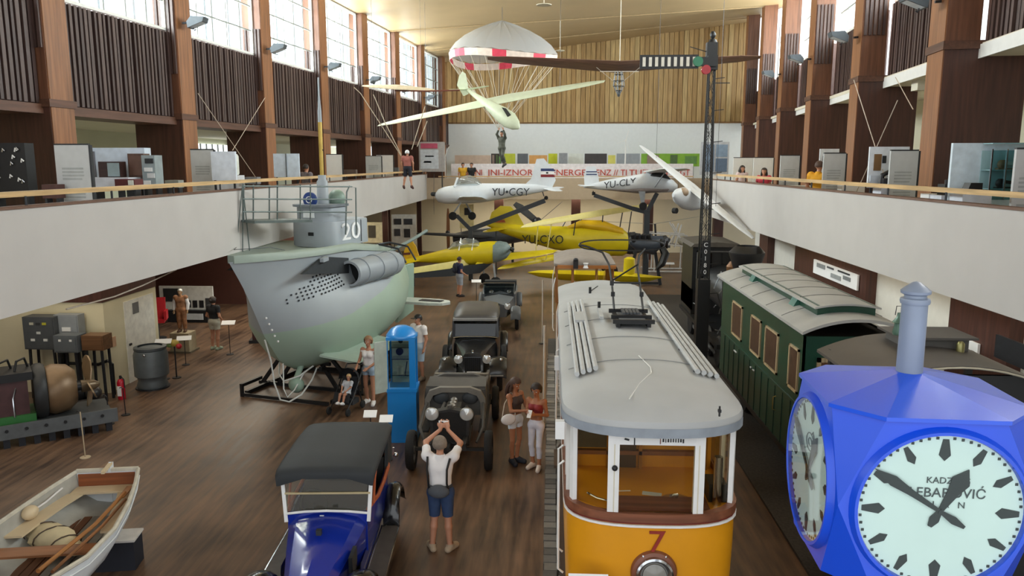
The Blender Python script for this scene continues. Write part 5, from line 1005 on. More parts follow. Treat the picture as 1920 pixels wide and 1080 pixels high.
# yellow float
a = Air('yellow_float', 'long pointed yellow seaplane float lying beside the old timber tram', 'float', 1115, 518, 33.4)
rings = []
for px, py, hh, hw in ((990, 511, 1, .03), (1010, 513, 6, .2), (1050, 516, 9, .32), (1115, 519, 11, .36), (1180, 521, 10, .32), (1215, 522, 6, .2), (1241, 520, 1, .03)):
    c = a.q(px, py); h = hh * 33.4 / F; rings.append([c + Vector((0, y_ * hw, z_ * h)) for y_, z_ in ((-1, .5), (-.5, 1), (.5, 1), (1, .5), (.6, -.5), (0, -1), (-.6, -.5))])
M().loft(rings).o('hull', YEL, a.r); M().lathe([(0, -.32), (.24, -.32), (.26, -.2), (.24, .35), (.1, .42), (0, .43)], 16, a.q(1180, 500)).o('strut_stub', YEL, a.r)
for px in (1050, 1180): M().b2(a.q(px, 528).x - .1, a.q(px, 528).x + .1, -.35, .35, -a.o_.z, -a.o_.z + .35).o('trestle', STEEL, a.r)
# aero engine on its stand and bare helicopter frame
a = Air('aero_engine', 'large dark aircraft engine with drooping propeller on a stand beyond the trams', 'engine', 1215, 470, 37)
a.fus([(1180, 452, 6, .3), (1195, 456, 16, .5), (1225, 460, 18, .55), (1242, 452, 10, .35)], mt('#3c4450', .4), 'crankcase')
for px in (1188, 1198, 1208, 1218): M().cyl(a.q(px, 452, -.3), a.q(px - 3, 438, -.4), .12, 10).o('cylinder', STEEL, a.r)
M().tube([a.q(1236, 455), a.q(1246, 475, -.3), a.q(1238, 492, -.5), a.q(1228, 503, -.5)], [.14, .2, .18, .06], 8).o('propeller_blade', BLACK, a.r); M().tube([a.q(1236, 455), a.q(1248, 450, .4), a.q(1256, 468, .9)], [.14, .2, .06], 8).o('propeller_blade', BLACK, a.r)
M().ball(a.q(1238, 454, -.2), (.25, .25, .22), 10).o('hub', BLACK, a.r)
for px in (1192, 1228): M().bar(a.q(px, 470), Vector((a.q(px, 470).x + (.3 if px > 1200 else -.3), 0, .02 - a.o_.z)), .14).o('stand_leg', mt('#2b3038', .5), a.r)
M().bar(Vector((a.q(1185, 470).x, 0, .1 - a.o_.z)), Vector((a.q(1236, 470).x, 0, .1 - a.o_.z)), .12).o('stand_foot', DRK, a.r)
a = Air('light_helicopter', 'skeletal white helicopter frame with long thin rotor near the far wall', 'helicopter', 1270, 445, 42)
for tip in (a.q(1105, 414), a.q(1312, 406)): wing(a.r, a.q(1225, 420), tip, .28, .24, mt('#8d8c86', .4), 'rotor_blade', .12, (0, 1, 0), (0, 0, 1), 5)
M().bar(a.q(1228, 420), a.q(1230, 452), .1).o('rotor_mast', STEEL, a.r)
WF = mt('#d9dad8', .4)
for A_1, B_1 in (((1215, 452), (1290, 462)), ((1215, 436), (1285, 440)), ((1215, 436), (1215, 455)), ((1285, 440), (1290, 462)), ((1240, 438), (1244, 458)), ((1262, 439), (1250, 458)), ((1275, 420), (1262, 462)), ((1258, 418), (1282, 462))):
    for dy in (-.5, .5): M().tube([a.q(*A_1, dy), a.q(*B_1, dy)], .035, 6).o('frame_tube', WF, a.r)
for dy in (-.6, .6): M().tube([Vector((a.q(1205, 470).x, dy, .15 - a.o_.z)), Vector((a.q(1210, 470).x, dy, .06 - a.o_.z)), Vector((a.q(1295, 470).x, dy, .06 - a.o_.z))], .05, 6).o('skid', WF, a.r)
for px in (1225, 1280):
    for dy in (-.5, .5): M().tube([a.q(px, 455, dy), Vector((a.q(px, 455).x, dy * 1.2, .08 - a.o_.z))], .035, 6).o('skid_strut', WF, a.r)
M().box(a.q(1245, 455), (.6, .6, .5)).o('seat', mt('#5a5e60', .6), a.r); M().ball(a.q(1280, 450), (.3, .3, .3), 10).o('fuel_tank', mt('#b9b4a2', .4), a.r)
# ---- parachute with jumper's lines
pc = Air('parachute', 'white translucent parachute with pink and red chequered hem under the ceiling', 'parachute', 942, 118, 36)
cx, rx_ = pc.q(942, 110).x, 97 * 36 / F; zt, zb = pc.q(942, 40).z, pc.q(942, 105).z
PCW = glass('#e4e6e8', .0, 'chute', .32); PK = mt('#cf3a52', .6); PKW = mt('#d8c6ba', .6)
ng = 24
def cp(i, t):      # gore i, t 0 crown .. 1 hem
    a_ = 2 * math.pi * i / ng; r_ = rx_ * (.6 * math.sin(t * math.pi * .5) + .4 * t); bulge = 1 + .05 * math.cos(a_ * 3 + 1) * t
    return Vector((cx + r_ * math.cos(a_) * bulge, r_ * .9 * math.sin(a_) * bulge, zb + (zt - zb) * (.35 * math.cos(t * math.pi * .5) ** .85 + .65 * (1 - t)) + .12 * math.sin(a_ * 2) * t))
for i in range(ng):
    rows_ = [[cp(i + s_, t) + (Vector((0, 0, -.0)) if s_ in (0, 1) else Vector((0, 0, .05))) for s_ in (0, .5, 1)] for t in (0.02, .2, .4, .6, .8, 1)]
    M().loft(rows_, False, False).o('gore', PCW, pc.r)
    for s_ in (0, .5):
        a0, a1 = cp(i + s_, 1), cp(i + s_ + .5, 1); dn = Vector((0, 0, -.3))
        M().add([a0, a1, a1 * .985 + dn, a0 * .985 + dn], [(0, 1, 2, 3)]).o('hem_panel', PK if (i + (1 if s_ else 0)) % 3 == 0 else PKW, pc.r)
J = pc.q(938, 252)
for i in range(0, ng): M().tube([cp(i, 1) + Vector((0, 0, -.3)), J + Vector((.1 * (1 if i % 2 else -1), 0, .25))], .009, 4).o('shroud_line', mt('#d9d3c4', .6), pc.r)
M().tube([Vector((cx, 0, zt - .02)), Vector((cx, 0, 12.75 - pc.o_.z))], .01, 5).o('hanging_wire', STEEL, pc.r)
# ---------------------------------------------------------------- people
def sdf_body(caps, h):
    """smooth union of tapered capsules turned into one closed surface (surface nets)"""
    P0 = np.array([c[0] for c in caps]); P1 = np.array([c[1] for c in caps]); rm = max(max(c[2], c[3]) for c in caps) + .05
    lo = np.minimum(P0.min(0), P1.min(0)) - rm; hi = np.maximum(P0.max(0), P1.max(0)) + rm
    n = np.ceil((hi - lo) / h).astype(int) + 1; D = np.full(n, 10., np.float32)
    ax = [lo[i] + h * np.arange(n[i]) for i in range(3)]
    def dist(X, Y, Z, a, b, ra, rb):
        d = b - a; L = max(float(d @ d), 1e-9); t = np.clip(((X - a[0]) * d[0] + (Y - a[1]) * d[1] + (Z - a[2]) * d[2]) / L, 0, 1)
        return np.sqrt((X - a[0] - t * d[0]) ** 2 + (Y - a[1] - t * d[1]) ** 2 + (Z - a[2] - t * d[2]) ** 2) - (ra + (rb - ra) * t), t
    for a, b, ra, rb, k, tg in caps:
        a = np.array(a); b = np.array(b); e = max(ra, rb) + k + 2 * h
        i0 = np.clip(np.floor((np.minimum(a, b) - e - lo) / h).astype(int), 0, n - 1); i1 = np.clip(np.ceil((np.maximum(a, b) + e - lo) / h).astype(int) + 1, 1, n)
        sl = tuple(slice(i0[q], i1[q]) for q in range(3)); X, Y, Z = np.meshgrid(ax[0][sl[0]], ax[1][sl[1]], ax[2][sl[2]], indexing='ij')
        d, _ = dist(X, Y, Z, a, b, ra, rb); O = D[sl]; hh = np.clip(.5 + .5 * (O - d) / k, 0, 1); D[sl] = O * (1 - hh) + d * hh - k * hh * (1 - hh)
    ins = D < 0; c = np.zeros(n - 1, int)
    for i in (0, 1):
        for j in (0, 1):
            for k in (0, 1): c += ins[i:n[0] - 1 + i, j:n[1] - 1 + j, k:n[2] - 1 + k]
    act = (c > 0) & (c < 8); idx = -np.ones(n - 1, int); cells = np.argwhere(act); idx[act] = np.arange(len(cells))
    acc = np.zeros((len(cells), 3)); cnt = np.zeros(len(cells)); off = [(i, j, k) for i in (0, 1) for j in (0, 1) for k in (0, 1)]
    for p in off:
        for q in off:
            if sum(abs(p[r] - q[r]) for r in range(3)) != 1 or p > q: continue
            d0 = D[tuple((cells + p).T)]; d1 = D[tuple((cells + q).T)]; m_ = (d0 < 0) != (d1 < 0)
            t = np.where(m_, d0 / np.where(m_, d0 - d1, 1), 0)[:, None]; acc += np.where(m_[:, None], np.array(p) + t * (np.array(q) - np.array(p)), 0); cnt += m_
    V_ = lo + h * (cells + acc / np.maximum(cnt, 1)[:, None]); Fs = []
    for A in range(3):
        B, C = (A + 1) % 3, (A + 2) % 3; s0 = [slice(None)] * 3; s1 = [slice(None)] * 3; s0[A] = slice(0, -1); s1[A] = slice(1, None)
        ch = np.argwhere(ins[tuple(s0)] != ins[tuple(s1)])
        ch = ch[(ch[:, B] > 0) & (ch[:, C] > 0) & (ch[:, B] < n[B] - 1) & (ch[:, C] < n[C] - 1)]
        flip = ins[tuple(ch.T)]
        qs = []
        for db, dc in ((1, 1), (0, 1), (0, 0), (1, 0)): u = ch.copy(); u[:, B] -= db; u[:, C] -= dc; qs.append(idx[tuple(u.T)])
        qs = np.array(qs).T; qs[~flip] = qs[~flip][:, ::-1]; Fs.append(qs)
    Fq = np.concatenate(Fs); best = np.full(len(V_), 9.); tag_ = np.zeros(len(V_), int); tt = np.zeros(len(V_))
    for i, (a, b, ra, rb, k, tg) in enumerate(caps):
        d, t = dist(V_[:, 0], V_[:, 1], V_[:, 2], np.array(a), np.array(b), ra, rb); m_ = d < best; best[m_] = d[m_]; tag_[m_] = i; tt[m_] = t[m_]
    return V_, Fq, tag_, tt
def npmesh(name, V_, Fq, mat, par):
    me = bpy.data.meshes.new(name); me.from_pydata(V_.tolist(), [], Fq.tolist()); me.materials.append(mat)
    me.polygons.foreach_set('use_smooth', [True] * len(me.polygons)); ob = bpy.data.objects.new(name, me); col.objects.link(ob); ob.parent = par; return ob
SKIN = mt('#b98468', .5, 0, .05); SKT = mt('#a9704f', .5, 0, .05)
def person(name, label, cat, loc, rz, J=None, H=1.75, h=.014, slim=1.0, clothes=(), hair=None, skin=SKIN, face=True, group=None, s=None, look=0, rx=0, fem=False):
    """figure facing -y. J overrides joints; clothes: (name, material, {segment: (t0, t1)}, offset)"""
    sh = .165 if fem else .19
    j = dict(pel=(0, 0, .95), waist=(0, .0, 1.1), chest=(0, .0, 1.3), neck=(0, .015, 1.47), head=(0, -.005, 1.62), lsh=(-sh, .01, 1.41), rsh=(sh, .01, 1.41),
             lel=(-.25, .04, 1.13), rel=(.25, .04, 1.13), lwr=(-.26, -.06, .89), rwr=(.26, -.06, .89), lhip=(-.09, 0, .9), rhip=(.09, 0, .9),
             lkn=(-.1, -.02, .5), rkn=(.1, -.02, .5), lan=(-.105, .03, .085), ran=(.105, .03, .085), lto=(-.125, -.13, .035), rto=(.125, -.13, .035))
    if J: j.update(J)
    j = {k: np.array(v, float) for k, v in j.items()}; w_ = slim; caps = []
    def C(a, b, ra, rb, tg, k=.035): caps.append((j[a] if isinstance(a, str) else a, j[b] if isinstance(b, str) else b, ra, rb, k, tg))
    side = np.array((1, 0, 0.))
    for s_ in (-1, 1): o1 = side * s_; C(j['pel'] + o1 * .05 * w_, j['waist'] + o1 * .045 * w_, .105 * w_ * (1.06 if fem else 1), .09 * w_ * (.88 if fem else 1), 'pelvis'); C(j['waist'] + o1 * .045 * w_, j['chest'] + o1 * .065 * w_, .09 * w_ * (.88 if fem else 1), .105 * w_, 'torso')
    C('chest', 'neck', .1 * w_, .055, 'torso')
    if fem:
        for s_ in (-1, 1): C(j['chest'] + np.array((.065 * s_, -.075, .0)), j['chest'] + np.array((.065 * s_, -.08, -.01)), .055, .055, 'torso', .03)
    for q in 'lr':
        C('chest', q + 'sh', .085 * w_, .065 * w_, 'torso', .04); C(q + 'sh', q + 'el', .054 * w_, .04 * w_, q + 'uarm', .03); C(q + 'el', q + 'wr', .041 * w_, .027, q + 'farm', .02)
        C('pel', q + 'hip', .1 * w_, .095 * w_, 'pelvis', .04); C(q + 'hip', q + 'kn', .088 * w_, .055 * w_, q + 'thigh', .03)
        kn, an = j[q + 'kn'], j[q + 'an']; md = kn * .68 + an * .32; C(kn, md + np.array((0, .012, 0)), .053 * w_, .055 * w_, q + 'shin', .02); C(md + np.array((0, .012, 0)), an, .054 * w_, .036, q + 'shin', .02)
        C(an, j[q + 'to'], .045, .035, q + 'foot', .02); C(an + (an - j[q + 'to']) * np.array((.3, .3, 0)) - np.array((0, 0, .045)), j[q + 'to'], .04, .033, q + 'foot', .02)
        d = j[q + 'wr'] - j[q + 'el']; d /= np.linalg.norm(d); hd = j.get(q + 'hand'); d = d if hd is None else hd / np.linalg.norm(hd)
        sd = np.cross(d, np.array((0, -1., .3))); sd = sd / max(np.linalg.norm(sd), 1e-6); nr = np.cross(sd, d); wr = j[q + 'wr']; inn = 1 if q == 'l' else -1
        pm = wr + d * .05; C(wr, pm + d * .03, .026, .03, q + 'hand', .015); C(pm + sd * .02, pm + sd * .022 + d * .035, .02, .017, q + 'hand', .012); C(pm - sd * .02, pm - sd * .022 + d * .035, .02, .017, q + 'hand', .012)
        for i, L in enumerate((.062, .075, .07, .052)):
            b0 = pm + d * .04 + sd * (.03 - .02 * i); m1 = b0 + d * L * .55 + nr * .008; C(b0, m1, .0095, .009, q + 'hand', .005); C(m1, m1 + d * L * .4 + nr * .022, .009, .0075, q + 'hand', .005)
        th0 = wr + d * .03 + sd * .025; C(th0, th0 + d * .03 + sd * .03, .012, .011, q + 'hand', .008); C(th0 + d * .03 + sd * .03, th0 + d * .06 + sd * .034, .011, .009, q + 'hand', .005)
    C('neck', 'head', .05 * (.85 if fem else 1), .05, 'neck', .02); hc = j['head']; lk = R(look); f_ = np.array((math.sin(lk), -math.cos(lk), 0)); sdh = np.array((math.cos(lk), math.sin(lk), 0)); upz = np.array((0, 0, 1.))
    tl = j.get('tilt', np.zeros(3)); f_ = f_ + tl; f_ /= np.linalg.norm(f_); upz = np.cross(sdh, f_); upz = upz if upz[2] > 0 else -upz
    hp = lambda a, b, c: hc + sdh * a + f_ * b + upz * c
    C(hp(0, -.02, .035), hp(0, -.015, .05), .095, .09, 'head', .02); C(hp(0, .015, .02), hp(0, .035, -.075), .075, .045, 'head', .03)
    C(hp(0, .085, .005), hp(0, .105, -.03), .012, .016, 'head', .012)
    for s_ in (-1, 1): C(hp(.082 * s_, -.01, -.005), hp(.084 * s_, -.015, -.03), .014, .01, 'head', .01)
    V_, Fq, tg, tt = sdf_body(caps, h); names = np.array([c[5] for c in caps])[tg]
    # distance along chained segments for clothing limits
    sc_ = H / 1.75; root = T(name, label, cat, loc, rz, group, sc_, rx) 
    npmesh('body', V_, Fq, skin, root)
    N_ = np.zeros_like(V_); e1 = V_[Fq[:, 1]] - V_[Fq[:, 0]]; e2 = V_[Fq[:, 3]] - V_[Fq[:, 0]]; fn_ = np.cross(e1, e2)
    for q in range(4): np.add.at(N_, Fq[:, q], fn_)
    N_ /= np.maximum(np.linalg.norm(N_, axis=1), 1e-9)[:, None]
    def shell(nm, mat, mask, off):
        fm = mask[Fq].all(1); F2 = Fq[fm]; u, inv = np.unique(F2, return_inverse=True)
        if len(u) == 0: return None
        return npmesh(nm, V_[u] + N_[u] * off, inv.reshape(F2.shape), mat, root)
    def param(seg, m):
        a, b = {'uarm': ('sh', 'el'), 'farm': ('el', 'wr'), 'thigh': ('hip', 'kn'), 'shin': ('kn', 'an')}[seg[1:]]; a, b = j[seg[0] + a], j[seg[0] + b]; d = b - a; return ((V_ - a) @ d) / (d @ d)
    for nm, mat, segs, off in clothes:
        mask = np.zeros(len(V_), bool)
        for sg_, (t0, t1) in segs.items():
            for seg in ([q + sg_ for q in 'lr'] if sg_ in ('uarm', 'farm', 'thigh', 'shin', 'foot', 'hand') else [sg_]):
                m_ = names == seg
                if sg_ in ('torso', 'pelvis'): m_ &= (V_[:, 2] >= t0) & (V_[:, 2] <= t1) if 'absz' not in j else m_
                elif seg[1:] in ('uarm', 'farm', 'thigh', 'shin'): t = param(seg, m_); m_ &= (t >= t0 - .3 * (t0 == 0)) & (t <= t1)
                mask |= m_
        shell(nm, mat, mask, off)
    if hair:
        mat, style = hair; rel = V_ - hc; fy = rel @ f_; uz = rel @ upz; hm = (names == 'head') & ((uz > .065) | ((fy < .02) & (uz > -.05 if style != 'short' else uz > -.02)) | ((fy < .05) & (uz > .04)))
        shell('hair', mat, hm, .012 if style == 'short' else .022)
        if style == 'long':
            m_ = M()
            for a_ in (-.06, -.02, .02, .06): m_.tube([hp(a_, -.07, .05), hp(a_ * 1.4, -.105, -.08), hp(a_ * 1.5, -.1, -.2), hp(a_ * 1.2, -.09, -.32)], [.045, .045, .04, .015], 7)
            for s_ in (-1, 1): m_.tube([hp(.075 * s_, -.02, .04), hp(.1 * s_, .0, -.08), hp(.09 * s_, .01, -.2), hp(.08 * s_, .02, -.28)], [.03, .03, .028, .01], 7)
            m_.o('hair_length', mat, root)
        if style == 'bun': M().ball(hp(0, -.13, .03), .05, 10).o('hair_bun', mat, root)
    if face:
        for s_ in (-1, 1): e_ = M().ball(hp(.033 * s_, .078, .012), .013, 8).o('eye', WHITE, root); M().ball(hp(.033 * s_, .09, .011), .006, 6).o('iris', BLACK, e_); M().tube([hp(.018 * s_, .087, .034), hp(.05 * s_, .074, .034)], .005, 5).o('eyebrow', hair[0] if hair else BLACK, root)
        M().tube([hp(-.024, .079, -.058), hp(0, .088, -.057), hp(.024, .079, -.058)], [.004, .008, .004], 6).o('mouth', mt('#9a4f48', .5), root)
    return root, j, hp
WT = mt('#e6e3e2', .8, 0, .05); DEN = mt('#2f4468', .8, 0, .15, 8); LDEN = mt('#9fb4c6', .8, 0, .1, 8)
HB = mt('#4a352b', .6, 0, .2, 20); HD = mt('#2c211c', .6, 0, .2, 20); HG = mt('#7c6f62', .7, 0, .15, 20)
fl = lambda px, py: tuple(at(px, py, Z=0))
TEE = {'torso': (0, 9), 'uarm': (0, .6)}; BODYT = (lambda z0: {'torso': (z0, 9), 'pelvis': (z0, 9), 'uarm': (0, .62)}); SLV0 = (lambda z0, z1: {'torso': (z0, z1), 'pelvis': (z0, z1)}); SHO = {'foot': (0, 1), 'shin': (.93, 1.2)}
SHORTS = (lambda t: {'pelvis': (0, 1.04), 'thigh': (0, t)})
# photographer with raised arms
ph, j, hp = person('person', 'man in white T-shirt and denim shorts, back turned, raising a phone with both hands', 'person', fl(828, 1030), 178,
    dict(lsh=(-.2, -.02, 1.45), rsh=(.2, -.02, 1.45), lel=(-.26, -.26, 1.56), rel=(.26, -.26, 1.56), lwr=(-.06, -.36, 1.72), rwr=(.06, -.36, 1.72), lhand=np.array((.25, -.3, 1.)), rhand=np.array((-.25, -.3, 1.)), lan=(-.13, .03, .085), ran=(.13, .03, .085), lto=(-.2, -.1, .035), rto=(.2, -.1, .035), tilt=np.array((0, 0, .15))), 1.8, .012, 1.0,
    [('t_shirt', WT, BODYT(.93), .016), ('shorts', DEN, SHORTS(.92), .02), ('shoes', mt('#a8957d', .8), SHO, .012)], (HG, 'short'), face=False)
M().tube([(-.16, .1, 1.46), (-.12, .14, 1.3), (-.12, .16, 1.1), (-.14, .14, .98)], .017, 6).o('bag_strap', BLACK, ph); M().tube([(.17, .08, 1.47), (.17, .13, 1.3), (.15, .15, 1.1), (.15, .13, .98)], .017, 6).o('bag_strap', BLACK, ph)
M().ball((0, .17, .98), (.16, .07, .1), 14).o('waist_bag', mt('#4e5258', .8, 0, .1), ph); M().tube([(-.17, .05, 1.02), (-.12, .13, 1.03), (.12, .13, 1.03), (.17, .05, 1.02)], .02, 6).o('belt', mt('#3c4046', .8), ph)
pho = T('phone', 'white phone held up by the man in the white T-shirt', 'phone', tuple(Vector(fl(828, 1030)) + Vector((0, .41, 1.86))), 178); M().box((0, 0, 0), (.15, .012, .08)).o('case', WHITE, pho); M().cyl((.02, .01, .01), (.02, .018, .01), .02, 12).o('lens', BLACK, pho); M().b2(-.07, .07, -.008, -.006, -.035, .035).o('screen', mt('#20262c', .1), pho)
# two women sharing a phone
person('person', 'woman with long dark hair in brown top and white shorts leaning towards another woman\'s phone', 'person', fl(966, 868), 48,
    dict(lel=(-.22, -.1, 1.15), rel=(.2, -.1, 1.16), lwr=(-.08, -.34, 1.18), rwr=(.1, -.34, 1.16), tilt=np.array((0, 0, -.35)), lan=(-.06, .03, .085), ran=(.06, .02, .085)), 1.72, .014, .86,
    [('tank_top', mt('#4a3a33', .8), SLV0(1.05, 1.4), .01), ('shorts', mt('#cfd4da', .8), SHORTS(.38), .014), ('trainers', mt('#1f2430', .7), SHO, .014)], (HB, 'long'), SKT, fem=True)
wb = fl(1005, 878)
person('person', 'woman in red crop top and white capri leggings looking down at her phone', 'person', wb, -22,
    dict(lel=(-.2, -.02, 1.14), rel=(.22, .03, 1.13), lwr=(-.06, -.25, 1.22), rwr=(.08, -.24, 1.2), tilt=np.array((0, 0, -.3)), lan=(-.08, .03, .085), ran=(.09, -.05, .085), rto=(.12, -.2, .035), rkn=(.09, -.07, .5)), 1.68, .014, .86,
    [('crop_top', mt('#8e2f33', .7), SLV0(1.17, 1.36), .012), ('leggings', mt('#d9dae6', .8), {'pelvis': (0, 1.04), 'thigh': (0, 2), 'shin': (-1, .62)}, .008), ('sandals', mt('#d8c9bb', .6), {'foot': (0, 1)}, .006)], (HD, 'bun'), SKT, fem=True)
hb = T('handbag', 'white shoulder bag hanging at the hip of the dark haired woman', 'bag', tuple(Vector(fl(966, 868)) + Vector((-.12, -.22, .86))), 20); M().ball((0, 0, .1), (.15, .06, .11), 14).o('pouch', WT, hb); M().tube([(-.13, 0, .12), (-.06, .06, .4), (.1, .14, .62), (.17, .1, .3), (.13, 0, .12)], .009, 6).o('strap', mt('#cfc6b8', .6), hb)
ph2 = T('phone', 'pale phone between the two women', 'phone', tuple(Vector(wb) + Vector((-.12, -.34, 1.2))), -22); M().box((0, 0, 0), (.08, .012, .15), (-35, 0, 0)).o('case', WHITE, ph2); M().box((0, .008, .006), (.07, .003, .135), (-35, 0, 0)).o('screen', mt('#20262c', .1), ph2)
# woman with pushchair
ws = fl(694, 757)
person('person', 'woman in white sleeveless top and light denim shorts pushing a black pushchair', 'person', ws, -12,
    dict(lel=(-.24, -.02, 1.15), rel=(.27, -.0, 1.15), lwr=(-.22, -.26, 1.0), rwr=(.08, -.22, 1.0), lan=(-.1, .06, .085), ran=(.12, -.05, .085), rto=(.16, -.19, .035)), 1.68, .016, .92,
    [('sleeveless_top', WT, SLV0(1.0, 1.41), .016), ('shorts', LDEN, SHORTS(.36), .016), ('trainers', WT, SHO, .012)], (mt('#8a6a4c', .6), 'bun'), fem=True)
sw_ = T('pushchair', 'black folding pushchair with a small child inside next to the blue cabinet', 'pushchair', (ws[0] - .42, ws[1] - .55, 0), -15)
for s_ in (-1, 1):
    M().tube([(s_ * .22, .45, 1.02), (s_ * .24, .2, .75), (s_ * .24, -.1, .4), (s_ * .22, -.4, .12)], .016, 6).o('frame_tube', BLACK, sw_); M().tube([(s_ * .24, .1, .6), (s_ * .25, .3, .12)], .016, 6).o('frame_tube', BLACK, sw_)
    for y in (-.4, .3): M().lathe([(0, -.03), (.08, -.03), (.1, 0), (.08, .03), (0, .03)], 14, (s_ * .25, y, .1), 'x').o('wheel', RUBBER, sw_)
M().tube([(-.22, .45, 1.02), (0, .48, 1.04), (.22, .45, 1.02)], .018, 6).o('handle', BLACK, sw_)
M().loft([[Vector((x, y, z)) for x in (-.2, .2)] + [Vector((x, y + .03, z - .03)) for x in (.2, -.2)] for y, z in ((.18, .8), (.1, .45), (-.12, .38), (-.2, .5), (-.3, .3))]).o('seat', mt('#202226', .8), sw_)
M().lathe([(.0, .3), (.15, .27), (.24, .15), (.27, 0)], 16, (0, .1, .72), 'z', 0, 180).o('canopy', mt('#1c1e22', .8), sw_); M().b2(-.18, .18, -.05, .25, .16, .28).o('basket', mt('#2a2c30', .8), sw_)
person('person', 'small child with pale clothes reclining in the black pushchair', 'person', (ws[0] - .40, ws[1] - .62, .12), -15, dict(pel=(0, .0, .6), waist=(0, .08, .72), chest=(0, .14, .9), neck=(0, .19, 1.04), head=(0, .2, 1.2), lsh=(-.15, .15, 1.0), rsh=(.15, .15, 1.0), lel=(-.2, 0, .85), rel=(.2, 0, .85), lwr=(-.12, -.18, .75), rwr=(.12, -.18, .75), lhip=(-.08, -.02, .58), rhip=(.08, -.02, .58), lkn=(-.1, -.36, .62), rkn=(.1, -.36, .62), lan=(-.1, -.5, .3), ran=(.1, -.5, .3), lto=(-.1, -.64, .32), rto=(.1, -.64, .32), absz=(0, 0, 0)), 1.0, .02, 1, [('romper', mt('#b9bdc4', .8), {'torso': (0, 9), 'pelvis': (0, 9), 'uarm': (0, 1.2), 'thigh': (0, .8)}, .02), ('socks', WT, SHO, .02)], (mt('#c9a97a', .6), 'short'))
# man in cap, backpacker, woman far side
mc = fl(786, 712); cpp, _, hp = person('person', 'man in black cap, white T-shirt and pale blue shorts behind the blue cabinet', 'person', mc, -35, dict(lel=(-.22, -.02, 1.13), lwr=(-.16, -.2, .95)), 1.8, .018, 1.05,
    [('t_shirt', WT, BODYT(.9), .022), ('shorts', mt('#a9bccb', .8), SHORTS(.95), .024), ('shoes', mt('#8a7a6a', .8), SHO, .014)], (HD, 'short')); 
M().lathe([(.105, .05), (.1, .1), (.06, .14), (0, .15)], 16, tuple(hp(0, -.015, 0))).b2(-.07, .07, -.2, -.08, 1.67, 1.685).o('cap', BLACK, cpp)
bp_ = fl(862, 556); person('person', 'man in navy shirt and grey shorts with a backpack looking at the yellow plane', 'person', bp_, 125, dict(tilt=np.array((0, 0, -.3)), lwr=(-.2, -.2, .98), rwr=(.2, -.2, .98)), 1.76, .022, 1.05,
    [('shirt', mt('#252b4d', .8), BODYT(.93), .02), ('shorts', mt('#9ba1ab', .8), SHORTS(.95), .024), ('shoes', mt('#2e2a2a', .8), SHO, .014)], (HD, 'short'))
bk = T('backpack', 'dark backpack on the back of the man in the navy shirt', 'backpack', (bp_[0] - .16, bp_[1] - .1, 1.1), 125); M().ball((0, .02, .18), (.16, .1, .24), 14).o('pack', mt('#1d2230', .8), bk); M().ball((0, .1, .1), (.12, .05, .12), 12).o('front_pocket', mt('#262b3a', .8), bk)
person('person', 'woman in black top and beige shorts standing at the machine display under the gallery', 'person', fl(405, 655), 165, dict(lwr=(-.24, -.12, .95), rwr=(.24, -.16, 1.0)), 1.68, .02, 1.05, [('top', mt('#1b1b1e', .8), BODYT(.95), .02), ('shorts', mt('#b9b5a4', .8), SHORTS(.55), .022), ('trainers', mt('#9aa590', .8), SHO, .014)], (HD, 'bun'), face=False, fem=True)
# visitors on the galleries
def gal(label, px, X, rz, shirt, low, hairm, H=1.75, J=None, cat='person', z=4.1, style='short', Y=None, t=.9):
    p = at(px, 318, X=X) if Y is None else at(px, 318, Y=Y)
    return person('person', label, cat, (p.x, p.y, z), rz, J, H, .024, 1.05, [('shirt', mt(shirt, .8), BODYT(.9), .024), ('trousers', mt(low, .8), SHORTS(t), .024), ('shoes', BLACK, SHO, .014)], (hairm, style), face=False)[0]
gal('man in mustard yellow shirt leaning over a display on the gallery', 1536, 6.62, 140, '#d79a1e', '#b8a24a', HB, 1.76, dict(lel=(-.27, -.05, 1.15), lwr=(-.24, -.28, 1.1), rel=(.28, -.0, 1.14), rwr=(.27, -.22, 1.05)))
gal('visitor in white and pink top beside a red figure on the far gallery', 1392, 7.25, 20, '#d8c3c4', '#7d3a44', HD, 1.62, style='long')
gal('visitor in bright red top near the end of the right gallery', 1433, 7.0, -20, '#c23a4e', '#4a3a3c', HD, 1.55, style='long')
gal('visitor in grey shirt on the gallery behind the submarine periscope', 574, -7.9, 150, '#6b6468', '#2b2b30', HD, 1.68)
gal('visitor in yellow shirt beside another in black above the red lettered banner', 868, None, 10, '#d0a02a', '#4a4038', HD, 1.74, Y=43.6 + 1.2)
gal('visitor in black shirt beside another in yellow above the red lettered banner', 884, None, -10, '#202124', '#303036', HD, 1.74, Y=43.6 + 1.2)
